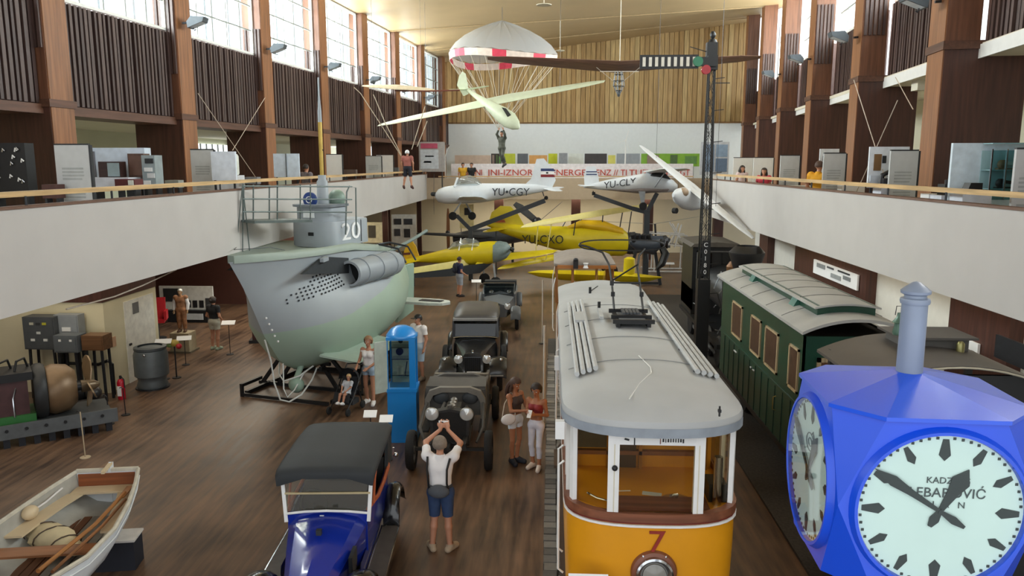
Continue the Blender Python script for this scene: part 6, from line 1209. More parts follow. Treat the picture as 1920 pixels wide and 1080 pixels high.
# mannequins: pilot in harness and parachute jumper
p = at(765, 352, Y=29.6); person('mannequin', 'pilot mannequin in red brown top hanging by ropes beneath the hang glider', 'mannequin', tuple(p), 170, dict(lel=(-.28, -.0, 1.15), rel=(.28, 0, 1.15), lwr=(-.26, -.05, .9), rwr=(.26, -.05, .9), lan=(-.2, .03, .085), ran=(.2, .03, .085), lkn=(-.14, -.02, .5), rkn=(.14, -.02, .5), lto=(-.22, -.08, -.02), rto=(.22, -.08, -.02)), 1.42, .022, 1.1, [('jacket', mt('#9a5d54', .8), BODYT(1.0), .03), ('trousers', mt('#23232e', .8), SHORTS(.95), .02), ('boots', mt('#4a2e2c', .8), SHO, .014)], (mt('#d8dadc', .5), 'short'), face=False)
p = at(941, 312, Y=36); person('mannequin', 'parachute jumper mannequin in camouflage overall with arms up to the lines', 'mannequin', tuple(p), -30, dict(lel=(-.24, -.1, 1.6), rel=(.24, -.1, 1.6), lwr=(-.14, -.08, 1.82), rwr=(.14, -.08, 1.82), lkn=(-.05, .02, .5), rkn=(.12, -.12, .55), lan=(.05, .1, .1), ran=(.16, .08, .15), lto=(.05, .0, -.02), rto=(.16, -.03, .05)), 1.6, .022, 1.08, [('overall', mt('#4a4c42', .8, 0, .6, 5), {'torso': (0, 9), 'pelvis': (0, 9), 'uarm': (0, 2), 'farm': (0, .95), 'thigh': (0, 2), 'shin': (-1, .9)}, .02), ('boots', BLACK, SHO, .014)], (mt('#3a3c38', .6), 'short'), face=False)
# ---------------------------------------------------------------- wooden boat
bt = T('rowing_boat', 'white wooden boat with tan side benches, oars and folded canvas sail inside', 'boat', (-6.93, 11.1, 0), 190)
BWT = mt('#dfe3e6', .45, 0, .04); BTAN = mt('#d8c3a0', .5, 0, .06, 3); BIN = mt('#a9a79f', .6, 0, .08); BBR = wood('#8d4f2c', .45, 'x')
SC = [(0, .47, 1.04, .5), (.5, .6, 1.02, .46), (1.2, .74, 1.0, .42), (2.0, .84, 1.0, .4), (2.8, .82, 1.04, .42), (3.6, .62, 1.12, .46), (4.2, .33, 1.22, .52), (4.6, .03, 1.3, .6)]
def sec(y, w_, zg, zk, ins=0):
    w_ = max(w_ - ins, .012); zk = zk + ins * 1.2
    return [Vector((-w_, y, zg)), Vector((-w_ * .96, y, zg - (zg - zk) * .35)), Vector((-w_ * .8, y, zg - (zg - zk) * .7)), Vector((-w_ * .4, y, zk + .03)), Vector((0, y, zk)), Vector((w_ * .4, y, zk + .03)), Vector((w_ * .8, y, zg - (zg - zk) * .7)), Vector((w_ * .96, y, zg - (zg - zk) * .35)), Vector((w_, y, zg))]
o_ = [sec(*q) for q in SC]; i_ = [sec(*q, ins=.035) for q in SC]
M().loft(o_, False, False).o('hull', BWT, bt); M().loft(i_, False, False).o('inner_planking', BIN, bt)
for s_ in (-1, 1): M().tube([(s_ * (w_ - .01), y, zg + .01) for y, w_, zg, zk in SC], .032, 7).o('gunwale', mt('#cfcabb', .5), bt); M().tube([(s_ * (w_ + .0), y, zg - .1) for y, w_, zg, zk in SC], .012, 6).o('rubbing_strake', BWT, bt)
M().add([v for v in sec(*SC[0])], [tuple(range(9))]).add([v + Vector((0, .03, 0)) for v in sec(*SC[0])], [tuple(range(8, -1, -1))]).o('transom', BWT, bt); M().b2(-.42, .42, .03, .05, .78, 1.02).o('transom_panel', BBR, bt)
M().bar((-.46, 0, 1.06), (.46, 0, 1.06), .06, .05).o('transom_cap', mt('#cfcabb', .5), bt)
M().prism([(-.09, .3), (.05, .3), (.03, 1.1), (-.02, 1.18), (-.1, 1.15)], -.06, -.02, 'x').o('rudder', BWT, bt); M().bar((-.04, -.05, 1.15), (-.04, .28, 1.12), .05, .04).o('tiller', BTAN, bt)
M().b2(-.44, .44, .06, .32, .8, .83).o('stern_bench', BTAN, bt)
for s_ in (-1, 1):
    M().loft([[Vector((s_ * (w_ - .05), y, .82)), Vector((s_ * (w_ - .3), y, .82)), Vector((s_ * (w_ - .3), y, .79)), Vector((s_ * (w_ - .05), y, .79))] for y, w_ in ((.3, .55), (.7, .65), (1.2, .74), (1.65, .8))]).o('side_bench', BTAN, bt)
M().b2(-.78, .78, 2.0, 2.26, .8, .83).o('thwart', wood('#9a6540', .5, 'x'), bt); M().b2(-.74, .74, 2.95, 3.2, .82, .85).o('thwart', wood('#9a6540', .5, 'x'), bt)
for i in range(7): M().b2(-.45 + .13 * i, -.34 + .13 * i, .5, 3.4, .5, .525).o('floor_board', mt('#7d7a74', .6, 0, .12) if i < 4 else wood('#6b4631', .6, 'y'), bt)
M().tube([(-.46, .6, .92), (-.42, 1.6, .9), (-.28, 2.9, .95)], .028, 8).prism([(-.4, .35), (-.5, .35), (-.5, .75), (-.42, .75)], .9, .92, 'z').o('oar', wood('#a8713f', .45, 'y'), bt); M().tube([(-.54, .8, .9), (-.52, 1.6, .88), (-.44, 2.9, .93)], .022, 8).o('boat_hook', wood('#8a5a36', .45, 'y'), bt)
cv = T('canvas_sail', 'cream folded canvas sail lying on the boards inside the wooden boat', 'sail', (-6.85, 9.62, .53), 150)
rg = []; random.seed(12)
for i in range(9):
    t = i / 8; r_ = .07 + .11 * math.sin(math.pi * t * .9); rg.append([Vector((-.62 + 1.24 * t + random.uniform(-.03, .03), r_ * 1.3 * math.cos(a) * random.uniform(.8, 1.2), .14 + r_ * .75 * math.sin(a) * random.uniform(.85, 1.15))) for a in (2 * math.pi * k / 10 for k in range(10))])
M().loft(rg).o('cloth', mt('#d8c9a4', .8, 0, .1, 4, .3), cv); 
for x, lr in ((-.3, .15), (.05, .19), (.35, .17)): M().tube([(x + .03 * math.cos(a), lr * 1.3 * math.cos(a), .14 + lr * .78 * math.sin(a)) for a in (2 * math.pi * k / 14 for k in range(14))], .01, 5, loop=True).o('lashing', mt('#4a3a2c', .7), cv)
fd = T('fender_buoy', 'round tan fender buoy lying on the side bench of the boat', 'buoy', (-7.33, 9.85, .93), 0); M().ball((0, 0, 0), (.1, .13, .1), 14).o('float', BTAN, fd); M().tube([(0, .12, 0), (.03, .3, .02), (.02, .7, .06)], .014, 6).o('rope', WT, fd)
cr_ = T('boat_stand', 'dark wooden block stand carrying the white boat', 'stand', (-6.35, 10.2, 0), 10)
M().b2(-.2, .35, -.25, .1, 0, .44).o('block', mt('#1a1c26', .7), cr_); M().b2(-.22, .37, -.27, .12, .44, .47).o('pad', mt('#cfcac4', .6), cr_); M().b2(-.9, -.3, -.25, .1, 0, .44).o('block', mt('#1a1c26', .7), cr_)
# ---------------------------------------------------------------- blue weather cabinet
KB = mt('#1883cf', .3, 0, .04, 2, coat=.3); kx = (at(727, 830, Z=0) + at(780, 830, Z=0)) / 2
kk = T('weather_cabinet', 'bright blue weather station cabinet with domed top and glazed instrument case', 'cabinet', (kx.x, kx.y + .28, 0), 4)
M().b2(-.3, .3, -.28, .28, .06, 1.1).o('base', KB, kk); M().b2(-.31, .31, -.29, .29, 0, .06).b2(-.32, .32, -.3, .3, 1.1, 1.17).o('plinth_band', KB, kk)
for x, y in ((-.285, -.265), (.27, -.25), (-.28, .26), (.27, .25)): M().b2(x - .018, x + .018, y - .018, y + .018, 1.17, 2.2).o('corner_post', KB, kk)
M().b2(.17, .3, -.28, -.24, 1.17, 2.2).o('face_stile', KB, kk); M().b2(-.25, .25, .24, .25, 1.17, 2.2).o('back_panel', mt('#ccd2c6', .6), kk)
M().b2(-.3, .3, -.28, .28, 2.2, 2.26).o('top_frame', KB, kk); M().lathe([(0, .2), (.12, .185), (.23, .13), (.3, .04), (.33, 0), (.33, -.03), (0, -.03)], 28, (0, 0, 2.27)).o('dome', KB, kk)
M().b2(-.24, .17, -.265, -.255, 1.2, 2.18).o('pane', glass('#cfd8d2', .12, 'kiosk'), kk)
M().add([(-.3, -.26, 1.12), (-.52, -.46, 1.12), (-.52, -.46, 2.2), (-.3, -.26, 2.2), (-.28, -.28, 1.12), (-.5, -.48, 1.12), (-.5, -.48, 2.2), (-.28, -.28, 2.2)], [(0, 1, 2, 3), (4, 5, 6, 7), (1, 5, 6, 2), (3, 2, 6, 7), (0, 1, 5, 4)]).o('open_door', mt('#a9b3aa', .5), kk)
for z in (1.4, 1.75, 2.0): M().b2(-.22, .2, -.1, .2, z, z + .015).o('shelf', CHROME, kk)
M().lathe([(0, 0), (.07, 0), (.07, .16), (0, .16)], 14, (-.05, -.02, 1.42)).o('recording_drum', mt('#c9c5b4', .4), kk); M().bar((.05, -.02, 1.42), (.1, -.05, 1.7), .02).o('pen_arm', BLACK, kk); M().lathe([(0, 0), (.08, 0), (.08, .03), (0, .03)], 16, (-.06, .0, 1.9), 'y').o('barometer', BLACK, kk); M().ball((-.02, -.1, 2.15), .05, 10).o('lamp', BLACK, kk)
def cards(label, px, py, rz, z=.85, w_=.26, n='caption_card'):
    p = at(px, py, Z=z); r = T(n, label, 'sign', (p.x, p.y, 0), rz); M().box((0, 0, z), (w_, .2, .012), (28, 0, 0)).o('card', PAPER, r); M().cyl((0, .02, .02), (0, .02, z - .02), .012, 6).o('stem', STEEL, r); M().lathe([(0, 0), (.11, 0), (.11, .015), (0, .02)], 14).o('foot', STEEL, r); return r
cards('white caption card on a stand right beside the pushchair', 694, 776, 5); cards('white caption card on a stand next to the blue cabinet base', 724, 785, 5)
cards('white caption card on a stand at the nose of the yellow low-wing plane', 893, 527, 5, .9, .4); cards('small white caption card on the floor below the aircraft engine', 1256, 494, 0, .3, .5)
# ---------------------------------------------------------------- left side below the gallery
PW = mt('#d9cfae', .7, 0, .05, 1.5); c0 = at(207, 737, Z=0)
st(M().b2(c0.x - 5.2, c0.x - .15, c0.y, c0.y + .15, 0, 2.35).b2(c0.x - .15, c0.x, c0.y, c0.y + 2.6, 0, 2.35).o('wall_partition', PW))
st(M().b2(c0.x - 5.2, c0.x + .02, c0.y - .05, c0.y + 2.6, 2.36, 3.1).o('trim_21', BROWN))
dsd = M().b2(c0.x, c0.x + .02, c0.y + .9, c0.y + 2.4, 0, 2.2).o('door_1', mt('#e6e3d8', .5)); st(dsd)
M().b2(c0.x + .02, c0.x + .05, c0.y + 1.0, c0.y + 1.1, 1.0, 1.06).o('door_handle', BLACK, dsd)
pic = tag(M().b2(c0.x, c0.x + .03, c0.y + 1.3, c0.y + 1.6, 1.8, 2.1).o('notice', mt('#6b6a68', .6)), 'small framed notice high on the white partition under the gallery', 'notice')
sgn_ = tag(M().b2(c0.x, c0.x + .03, c0.y + .25, c0.y + .4, 1.15, 1.4).o('wall_notice', mt('#c9a080', .6)), 'small red and white notice on the partition edge', 'notice')
st(M().b2(-16.9, -9.2, 31, 31.2, 0, 3.8).o('wall_brown_left', mt('#4a2a22', .55, 0, .08)))
st(M().b2(-9.3, -8.7, 30.6, 31.3, 0, 3.8).o('column_brown', BROWN))
def box_on_legs(name, label, px0, px1, py0, py1, pyf, Y, mat, d=.4, extra=None, cat='cabinet'):
    a_, b_ = at(px0, py1, Y=Y), at(px1, py0, Y=Y); w_ = b_.x - a_.x; z0, z1 = a_.z, b_.z; r = T(name, label, cat, ((a_.x + b_.x) / 2, Y, 0))
    M().b2(-w_ / 2, w_ / 2, 0, d, z0, z1).o('case', mat, r)
    M().b2(-w_ / 2 + .03, w_ / 2 - .03, -.015, 0, z0 + .03, z1 - .03).o('front_panel', mat, r)
    for x in (-w_ / 2 + .06, w_ / 2 - .06): M().bar((x, .05, 0), (x * .9, .05, z0), .05).bar((x, d - .05, 0), (x * .9, d - .05, z0), .05).o('leg', STEEL, r)
    return r, w_, z0, z1
r, w_, z0, z1 = box_on_legs('control_cabinet', 'dark grey electric control cabinet with small gauges on legs', 47, 100, 595, 655, 680, 17.9, mt('#4c4f52', .5, 0, .1))
for i, (x, z, c) in enumerate(((-.2, .8, '#b9b8a8'), (.2, .8, '#b7b33a'), (0, .8, '#3a3c3e'), (0, .52, '#c9ccca'), (-.2, .3, '#d8dad8'), (.2, .3, '#d8dad8'))): M().b2(w_ * x - .05, w_ * x + .05, -.03, -.015, z0 + (z1 - z0) * z - .03, z0 + (z1 - z0) * z + .03).o('gauge', mt(c, .4), r)
r, w_, z0, z1 = box_on_legs('control_cabinet', 'pale grey electric cabinet with white plate beside the dark one', 103, 145, 591, 628, 690, 18.08, mt('#8d9296', .5, 0, .06), .28); M().b2(-.1, .12, -.03, -.015, z0 + .1, z0 + .2).o('plate', WHITE, r)
r, w_, z0, z1 = box_on_legs('relay_box', 'lower grey relay box with two small plates on a stand', 102, 143, 630, 661, 690, 17.6, mt('#5d6266', .5, 0, .06))
for x in (-.15, .12): M().b2(x, x + .06, -.03, -.015, z1 - .14, z1 - .09).o('plate', WHITE, r)
r, w_, z0, z1 = box_on_legs('wooden_case', 'brown wooden instrument case on a thin stand against the partition', 154, 192, 630, 657, 700, 17.7, wood('#6a4a30', .45, 'x'))
r = T('wash_cabinet', 'low white rounded cabinet at the foot of the cream partition', 'cabinet', tuple(at(168, 735, Z=0) + Vector((0, .2, 0)))); M().loft([[Vector((x, y, z)) for x, y in plan(.42, 0, .4, .1, 3, 8)] for z in (.02, .72, .76)]).o('body', WHITE, r); M().b2(-.3, .3, -.02, 0, .1, .6).o('door', WHITE, r); M().cyl((.22, -.04, .35), (.22, -.02, .35), .02, 8).o('knob', STEEL, r)
r = T('pipe_rail', 'black bent pipe rail in front of the cream partition', 'pipe', tuple(at(190, 735, Z=0) + Vector((0, -.25, 0)))); M().tube([(-.7, 0, .82), (.15, 0, .8), (.4, 0, .9), (.5, 0, .82), (.5, 0, .02)], .04, 8).o('pipe', BLACK, r); M().tube([(-.7, 0, .82), (-.7, 0, .02)], .03, 8).o('support', BLACK, r)
p = at(229, 748, Z=0); r = T('fire_extinguisher', 'red fire extinguisher standing at the corner of the partition', 'extinguisher', tuple(p)); M().lathe([(0, .0), (.085, 0), (.09, .03), (.09, .42), (.06, .5), (.03, .52), (0, .52)], 18).o('cylinder', mt('#b3172c', .3, 0, .05), r); M().b2(-.05, .05, -.1, -.085, .1, .35).o('label_strip', WHITE, r); M().cyl((0, 0, .52), (0, 0, .6), .03, 8).o('valve', BLACK, r); M().tube([(.02, 0, .58), (.1, -.02, .5), (.11, -.03, .3)], .012, 6).o('hose', BLACK, r)
p = at(274, 733, Z=0); r = T('diving_bell', 'grey rounded metal vessel like a diving bell on the floor', 'vessel', tuple(p + Vector((0, .35, 0)))); M().lathe([(0, .03), (.36, .03), (.38, .1), (.34, .2), (.36, .3), (.42, .35), (.42, .9), (.38, 1.02), (.28, 1.08), (.1, 1.1), (0, 1.1)], 28).o('vessel', mt('#62696c', .45, .2, .1), r); M().lathe([(.33, 1.04), (.4, 1.04), (.4, 1.1), (.3, 1.12)], 28).o('rim', mt('#4a4f52', .5), r); M().ball((.05, -.4, .95), .04, 8).o('lug', CHROME, r); M().lathe([(0, 0), (.42, 0), (.42, .03), (0, .03)], 24).o('foot', STEEL, r)
# ship engine on its bed with propeller
p = at(60, 800, Z=.3); r = T('ship_engine', 'large ship engine with black head, green base and bronze propeller on a riveted bed', 'engine', (p.x - .25, p.y + .15, 0), 38); ENG = mt('#3d3f40', .45, .3, .12)
M().b2(-1.5, 1.6, -.55, .55, .28, .45).o('bed', mt('#4a4d4e', .5, .2, .1), r); M().b2(-1.6, 1.7, -.6, -.55, .2, .5).o('bed_flange', mt('#5d6062', .5, .2), r)
for i in range(12): M().box((-1.45 + .27 * i, -.5, .12), (.12, .1, .24)).o('block', mt('#171a22', .6), r)
for i in range(9): M().cyl((-1.4 + .35 * i, -.62, .38), (-1.4 + .35 * i, -.6, .38), .035, 8).o('rivet', BLACK, r)
M().b2(-1.3, .2, -.42, .42, .45, .62).o('sump', mt('#2f6b33', .45, 0, .1), r); M().b2(-1.3, .1, -.36, .36, .62, 1.35).o('crankcase', mt('#4b2f30', .4, 0, .15), r)
for i in range(4): M().cyl((-1.12 + .34 * i, -.2, .65), (-1.12 + .34 * i, -.25, 1.35), .1, 12).o('cylinder', mt('#6f7472', .35, .4), r); M().tube([(-1.2 + .34 * i, -.42, .6), (-1.2 + .34 * i, -.44, 1.0), (-1.1 + .34 * i, -.3, 1.3)], .018, 6).o('pipe', CHROME, r)
M().b2(-1.4, .2, -.42, .42, 1.35, 1.52).o('head', BLACK, r)
for i in range(5): M().tube([(-1.3 + .3 * i, -.2, 1.52), (-1.25 + .3 * i, -.15, 1.72), (-1.1 + .3 * i, .1, 1.72), (-1.05 + .3 * i, .15, 1.52)], .025, 6).o('valve_gear', BLACK, r)
M().lathe([(0, -.12), (.55, -.12), (.6, -.06), (.6, .06), (.55, .12), (0, .12)], 28, (.32, 0, .98), 'x').o('flywheel', mt('#2b2c2d', .5, .2), r); M().lathe([(0, 0), (.5, 0), (.55, .12), (.5, .4), (.36, .55), (0, .58)], 28, (.45, 0, .98), 'x').o('gear_housing', mt('#7a6248', .4, .3, .1), r)
for t in (60, 180, 300):
    c, s_ = math.cos(R(t)), math.sin(R(t)); pb = []
    for q, wd in ((.1, .07), (.3, .16), (.5, .17), (.65, .1), (.7, .02)): pb.append([Vector((1.25 + .1 * k * wd * 4, q * c - k * wd * s_, .95 + q * s_ + k * wd * c)) for k in (-1, -.3, .3, 1)] + [Vector((1.28 + .1 * k * wd * 4, q * c - k * wd * s_, .95 + q * s_ + k * wd * c)) for k in (1, .3, -.3, -1)])
    M().loft(pb).o('propeller_blade', mt('#8a7458', .35, .4, .1), r)
M().lathe([(0, 0), (.14, 0), (.12, .25), (.04, .36), (0, .37)], 16, (1.1, 0, .95), 'x').o('propeller_hub', mt('#6d5c46', .35, .4), r); M().cyl((.9, 0, .95), (1.15, 0, .95), .09, 12).o('shaft', STEEL, r)
p = at(120, 750, Z=.4); r = T('outboard_motor', 'small dark motor lying beyond the bronze propeller', 'motor', (p.x - .1, p.y + .5, 0), 10); M().lathe([(0, -.35), (.2, -.33), (.26, -.1), (.26, .15), (.15, .3), (0, .32)], 18, (0, 0, .45), 'x').o('casing', BLACK, r); M().ball((.45, 0, .4), (.2, .18, .17), 12).o('cover', mt('#2c2a2a', .4), r); M().b2(-.4, .6, -.3, .3, 0.0, .28).o('trestle', mt('#3a3633', .6), r)
for i, (px, py) in enumerate(((160, 858), (206, 795), (236, 778))):
    p = at(px, py, Z=0); r = T('rope_post', ('pale rope post with hook in front of the ship engine', 'thin dark rope post beside the fire extinguisher', 'thin dark rope post in front of the grey vessel')[i], 'post', tuple(p)); M().cyl((0, 0, .0), (-.02, 0, .95 - .3 * (i > 0)), .012, 6).lathe([(0, 0), (.1, 0), (.1, .015), (0, .02)], 12).o('stem', mt('#b8a68a', .6) if i == 0 else BLACK, r); M().tube([(-.02, 0, .93 - .3 * (i > 0)), (-.06, 0, .97 - .3 * (i > 0)), (-.1, 0, .95 - .3 * (i > 0))], .01, 6).o('hook', STEEL, r)
# farther exhibits
def panel(name, label, px0, px1, py0, py1, Y, mat, d=.06, cat='sign', legs=True, zf=0.0, frame=None):
    a_, b_ = at(px0, py1, Y=Y), at(px1, py0, Y=Y); w_ = b_.x - a_.x; r = T(name, label, cat, ((a_.x + b_.x) / 2, Y, zf)); z0, z1 = a_.z - zf, b_.z - zf
    M().b2(-w_ / 2, w_ / 2, 0, d, z0, z1).o('panel', mat, r)
    if legs and z0 > .05:
        for x in (-w_ * .4, w_ * .4): M().b2(x - .02, x + .02, d * .2, d * .8, 0, z0).o('leg', STEEL, r)
    if frame: M().b2(w_ / 2, w_ / 2 + .03, -.01, d, z0, z1).b2(-w_ / 2, w_ / 2, -.01, d, z1, z1 + .03).o('edge', frame, r)
    return r, w_, z0, z1
def deco(r, w_, z0, z1, lst):
    """flat pieces (u0,u1,v0,v1,hex,name) on a panel's face, u from left, v from bottom"""
    for u0, u1, v0, v1, c, n_ in lst: M().b2(-w_ / 2 + w_ * u0, -w_ / 2 + w_ * u1, -.025, 0, z0 + (z1 - z0) * v0, z0 + (z1 - z0) * v1).o(n_, mt(c, .5), r)
q = panel('display_stand', 'white display panel with dark screen above a black console under the gallery', 301, 398, 537, 580, 27.5, mt('#cfd0cc', .5)); deco(*q, [(.08, .4, .35, .9, '#2a2c2e', 'screen'), (.5, .58, .1, .4, '#1c1d20', 'knob_plate'), (.62, .7, .1, .4, '#1c1d20', 'knob_plate'), (.74, .82, .1, .4, '#1c1d20', 'knob_plate'), (.86, .97, .05, .5, '#3a3c3e', 'meter')])
q = panel('console', 'black console desk below the white display panel', 318, 388, 583, 648, 27.2, mt('#191a1e', .5), .25, 'desk', False); deco(*q, [(.3, .9, .75, .92, '#b9bdc0', 'key_strip')])
q = panel('tall_panel', 'tall white panel standing at the edge of the brown wall', 254, 286, 528, 616, 26.5, mt('#c9cdd0', .5)); deco(*q, [(.05, .75, .45, .75, '#26282c', 'photograph')])
p = at(303, 650, Z=0); r = T('red_armchair', 'bright red moulded chair beside the black console', 'chair', (p.x - .7, 24.6, 0), 20); RED = mt('#b3222c', .35, 0, .06); M().box((0, 0, .62), (.5, .5, .12)).o('seat', RED, r); M().box((0, .26, 1.0), (.5, .1, .7), (-8, 0, 0)).o('backrest', RED, r)
for x in (-.28, .28): M().box((x, 0, .8), (.08, .5, .3)).o('armrest', RED, r)
M().lathe([(0, 0), (.26, 0), (.26, .03), (.05, .06), (.05, .56), (0, .56)], 18).o('pedestal', STEEL, r)
p = at(338, 662, Z=0); r = T('plinth', 'beige display plinth under the diving suit figure', 'plinth', (p.x, p.y + .25, 0)); M().b2(-.3, .3, -.25, .25, .06, .62).o('block', mt('#a89b80', .7), r); M().b2(-.36, .36, -.31, .31, 0, .06).o('base', mt('#6b6250', .7), r)
person('mannequin', 'figure in tan diving suit with white sleeves on a beige plinth', 'mannequin', (p.x, p.y + .25, .62), 8, dict(lel=(-.27, .02, 1.15), rel=(.27, .02, 1.15)), 1.35, .02, 1.1, [('suit', mt('#9a6a48', .7, 0, .5, 6), {'torso': (0, 9), 'pelvis': (0, 9), 'thigh': (0, 2), 'shin': (-1, .9)}, .03), ('sleeves', WT, {'uarm': (0, 2), 'farm': (0, .95)}, .03), ('boots', mt('#5a4030', .7), SHO, .02)], (mt('#c9cbc8', .3, .5), 'short'), skin=mt('#c8a078', .5))
cards('white leaning sheet above the coloured model parts by the grey vessel', 306, 640, 15, 1.05, .42); cards('white caption card beside the beige plinth', 345, 634, 20, .8, .4); cards('white caption card beside the woman in black', 428, 605, 10, 1.0, .4)
p = at(296, 660, Z=.9); r = T('model_engine', 'small model with yellow, green and red parts on a thin stand', 'model', (p.x + .1, p.y + .7, 0)); M().ball((0, 0, .98), (.14, .1, .1), 10).o('casing', mt('#b9a04a', .4), r); M().ball((.14, -.03, .9), .08, 10).o('red_part', mt('#b0262e', .4), r); M().ball((-.12, -.04, .92), (.09, .07, .06), 10).o('green_part', mt('#6f8a4a', .4), r); M().cyl((0, 0, 0), (0, 0, .9), .02, 6).o('stem', STEEL, r); M().lathe([(0, 0), (.12, 0), (.12, .02), (0, .02)], 12).o('foot', STEEL, r)
r = T('drive_wheel_machine', 'dark red wheeled machine beside the submarine bow under the gallery', 'machine', (-9.35, 24.6, 0), 12); M().b2(-.5, .5, -.4, .5, .1, 1.3).o('body', mt('#4a1f1c', .5, 0, .1), r); M().tube([(.55, -.2 + .75 * math.cos(a), .85 + .75 * math.sin(a)) for a in (2 * math.pi * i / 24 for i in range(24))], .06, 8, loop=True).o('wheel_rim', mt('#3a2a26', .5), r)
for i in range(6): a = math.pi * i / 3; M().bar((.55, -.2, .85), (.55, -.2 + .73 * math.cos(a), .85 + .73 * math.sin(a)), .04).o('spoke', mt('#3a2a26', .5), r)
M().b2(-.6, .6, -.5, .6, 0, .1).o('base', BLACK, r)
tag(M().tube([at(124, 580, X=-7.6), at(215, 556, X=-7.6), at(268, 535, X=-7.6), at(330, 506, X=-7.6)], .014, 5).o('cable', mt('#b5a898', .6)), 'pale cable strung below the gallery slab towards the submarine', 'cable')
# boards under the far end
q = panel('photo_board', 'white board with small black photographs beyond the submarine stern', 735, 780, 402, 456, 43.2, mt('#d8d6cc', .6)); deco(*q, [(.1, .4, .65, .85, '#2a2c2e', 'photograph'), (.5, .85, .65, .85, '#33363a', 'photograph'), (.1, .35, .25, .5, '#3a3c40', 'photograph'), (.5, .75, .2, .5, '#2c2e30', 'photograph')])
q = panel('photo_board', 'cream board with two dark photographs behind the submarine tower', 674, 716, 417, 455, 36.2, mt('#d5c9a2', .6)); deco(*q, [(.4, .72, .25, .85, '#4a4438', 'photograph'), (.02, .3, .2, .35, '#8a4a38', 'photograph')])
for i, (px, Y) in enumerate(((728, 46.4), (786, 46.4), (722, 36.9))): p = at(px, 430, Y=Y); st(M().b2(p.x - .13, p.x + .13, Y, Y + .2, 0, 3.8).o('column_lower', BROWN))
q = panel('wall_panel', 'cream panel with round black opening below the white trainer plane', 862, 888, 383, 428, 45.5, mt('#e0cf96', .6), cat='panel'); deco(*q, [(.35, .75, .55, .85, '#1c1c1c', 'opening')])
r = T('display_propeller', 'tall upright wooden propeller standing against the far cream wall', 'propeller', tuple(at(840, 470, Y=46) * Vector((1, 1, 0)))); r.location.z = 0
for z in (-1, 1): wing(r, (0, 0, 1.7), (.02, 0, 1.7 + 1.45 * z), .22, .16, wood('#8a5a34', .4), 'blade', .15, (1, .3, 0), (0, 1, 0), 4)
M().ball((0, 0, 1.7), .14, 10).o('hub', STEEL, r); M().b2(-.3, .3, -.2, .2, 0, .25).o('foot', DRK, r)
# ---------------------------------------------------------------- right side below the gallery
def sidepanel(name, label, px0, px1, py0, py1, X, mat, cat='sign'):
    a_, b_ = at(px0, py0, X=X), at(px1, py1, X=X); r = T(name, label, cat, (X, (a_.y + b_.y) / 2, 0)); h_ = abs(a_.y - b_.y) / 2
    M().b2(0, .05, -h_, h_, b_.z, b_.z + (a_.z - b_.z) * .9).o('panel', mat, r); return r, h_, b_.z, a_.z
r, h_, z0, z1 = sidepanel('poster', 'large white poster with small grey pictures on the brown pilaster above the carriage', 1526, 1606, 483, 545, 8.55, PAPER)
for i, (u, v, a, b, c) in enumerate(((.1, .55, .2, .3, '#8b8f92'), (.35, .75, .15, .12, '#55585c'), (.45, .2, .22, .3, '#9a9ea0'), (.72, .4, .15, .25, '#7d8184'), (.6, .78, .25, .1, '#333'+'639'))): M().b2(-.02, 0, h_ - 2 * h_ * (u + a), h_ - 2 * h_ * u, z0 + (z1 - z0) * v * .9, z0 + (z1 - z0) * (v + b) * .9).o('picture', mt(c, .6), r)
sidepanel('wall_sheet', 'small white sheet pinned on the brown pilaster behind the blue clock', 1812, 1832, 634, 664, 8.56, PAPER)
sidepanel('black_screen', 'tall black screen leaning by the brown pilaster at the picture edge', 1868, 1935, 622, 700, 8.3, mt('#26262a', .4), 'screen')
# ---------------------------------------------------------------- gallery exhibits
SLT = mt('#23262a', .5)
def gboard(label, px, py0, X, w_=.75, h_=1.95, rz=0, text_rows=True, mat=GREYP, name='info_board', Y=None):
    p = at(px, py0, X=X) if Y is None else at(px, py0, Y=Y); r = T(name, label, 'sign', (p.x, p.y, 4.1), rz); zt = p.z - 4.1
    M().b2(-w_ / 2, w_ / 2, 0, .05, max(.35, zt - h_), zt).o('panel', mat, r); M().b2(w_ / 2, w_ / 2 + .035, -.005, .06, .3, zt).b2(-w_ / 2, w_ / 2, -.005, .055, zt, zt + .025).o('edge', SLT, r)
    for x in (-w_ * .35, w_ * .35): M().b2(x - .02, x + .02, .0, .05, 0, max(.36, zt - h_)).o('leg', SLT, r)
    if text_rows:
        for k in range(2):
            for q in range(4): M().b2(-w_ * .32, w_ * (.3 - .05 * (q == 3)), -.006, 0, zt - .42 - k * .38 - q * .06, zt - .39 - k * .38 - q * .06).o('text_line', mt('#a3a7a6', .6), r)
    return r
gboard('white information board leaning in front of the first brown column near the picture edge', 133, 272, -8.4, .62)
gboard('pale information board on the gallery just before the crossed cables', 378, 281, -8.6, .58)
gboard('narrow grey information board behind the submarine gangway', 700, 293, -7.9, .7); gboard('white information board beside the hanging pilot', 721, 291, -7.9, .8, text_rows=False, mat=WHITE)
gboard('small white information board behind the submarine periscope', 626, 290, -8.2, .6, text_rows=False, mat=WHITE)
gboard('tall grey information board on the gallery opposite, between column and glass showcase', 1697, 283, 6.75, .52)
gboard('grey information board next to the man in yellow', 1566, 288, 6.8, .52); gboard('pale grey information board two columns beyond the man in yellow', 1482, 292, 6.95, .55)
gboard('white information board behind the visitor in pink', 1394, 296, 7.9, .8, text_rows=False, mat=WHITE); gboard('white information board behind the visitor in red', 1432, 296, 7.6, .7, text_rows=False, mat=WHITE); gboard('grey information board cut by the picture edge beside the glass showcase', 1934, 280, 6.75, .4)
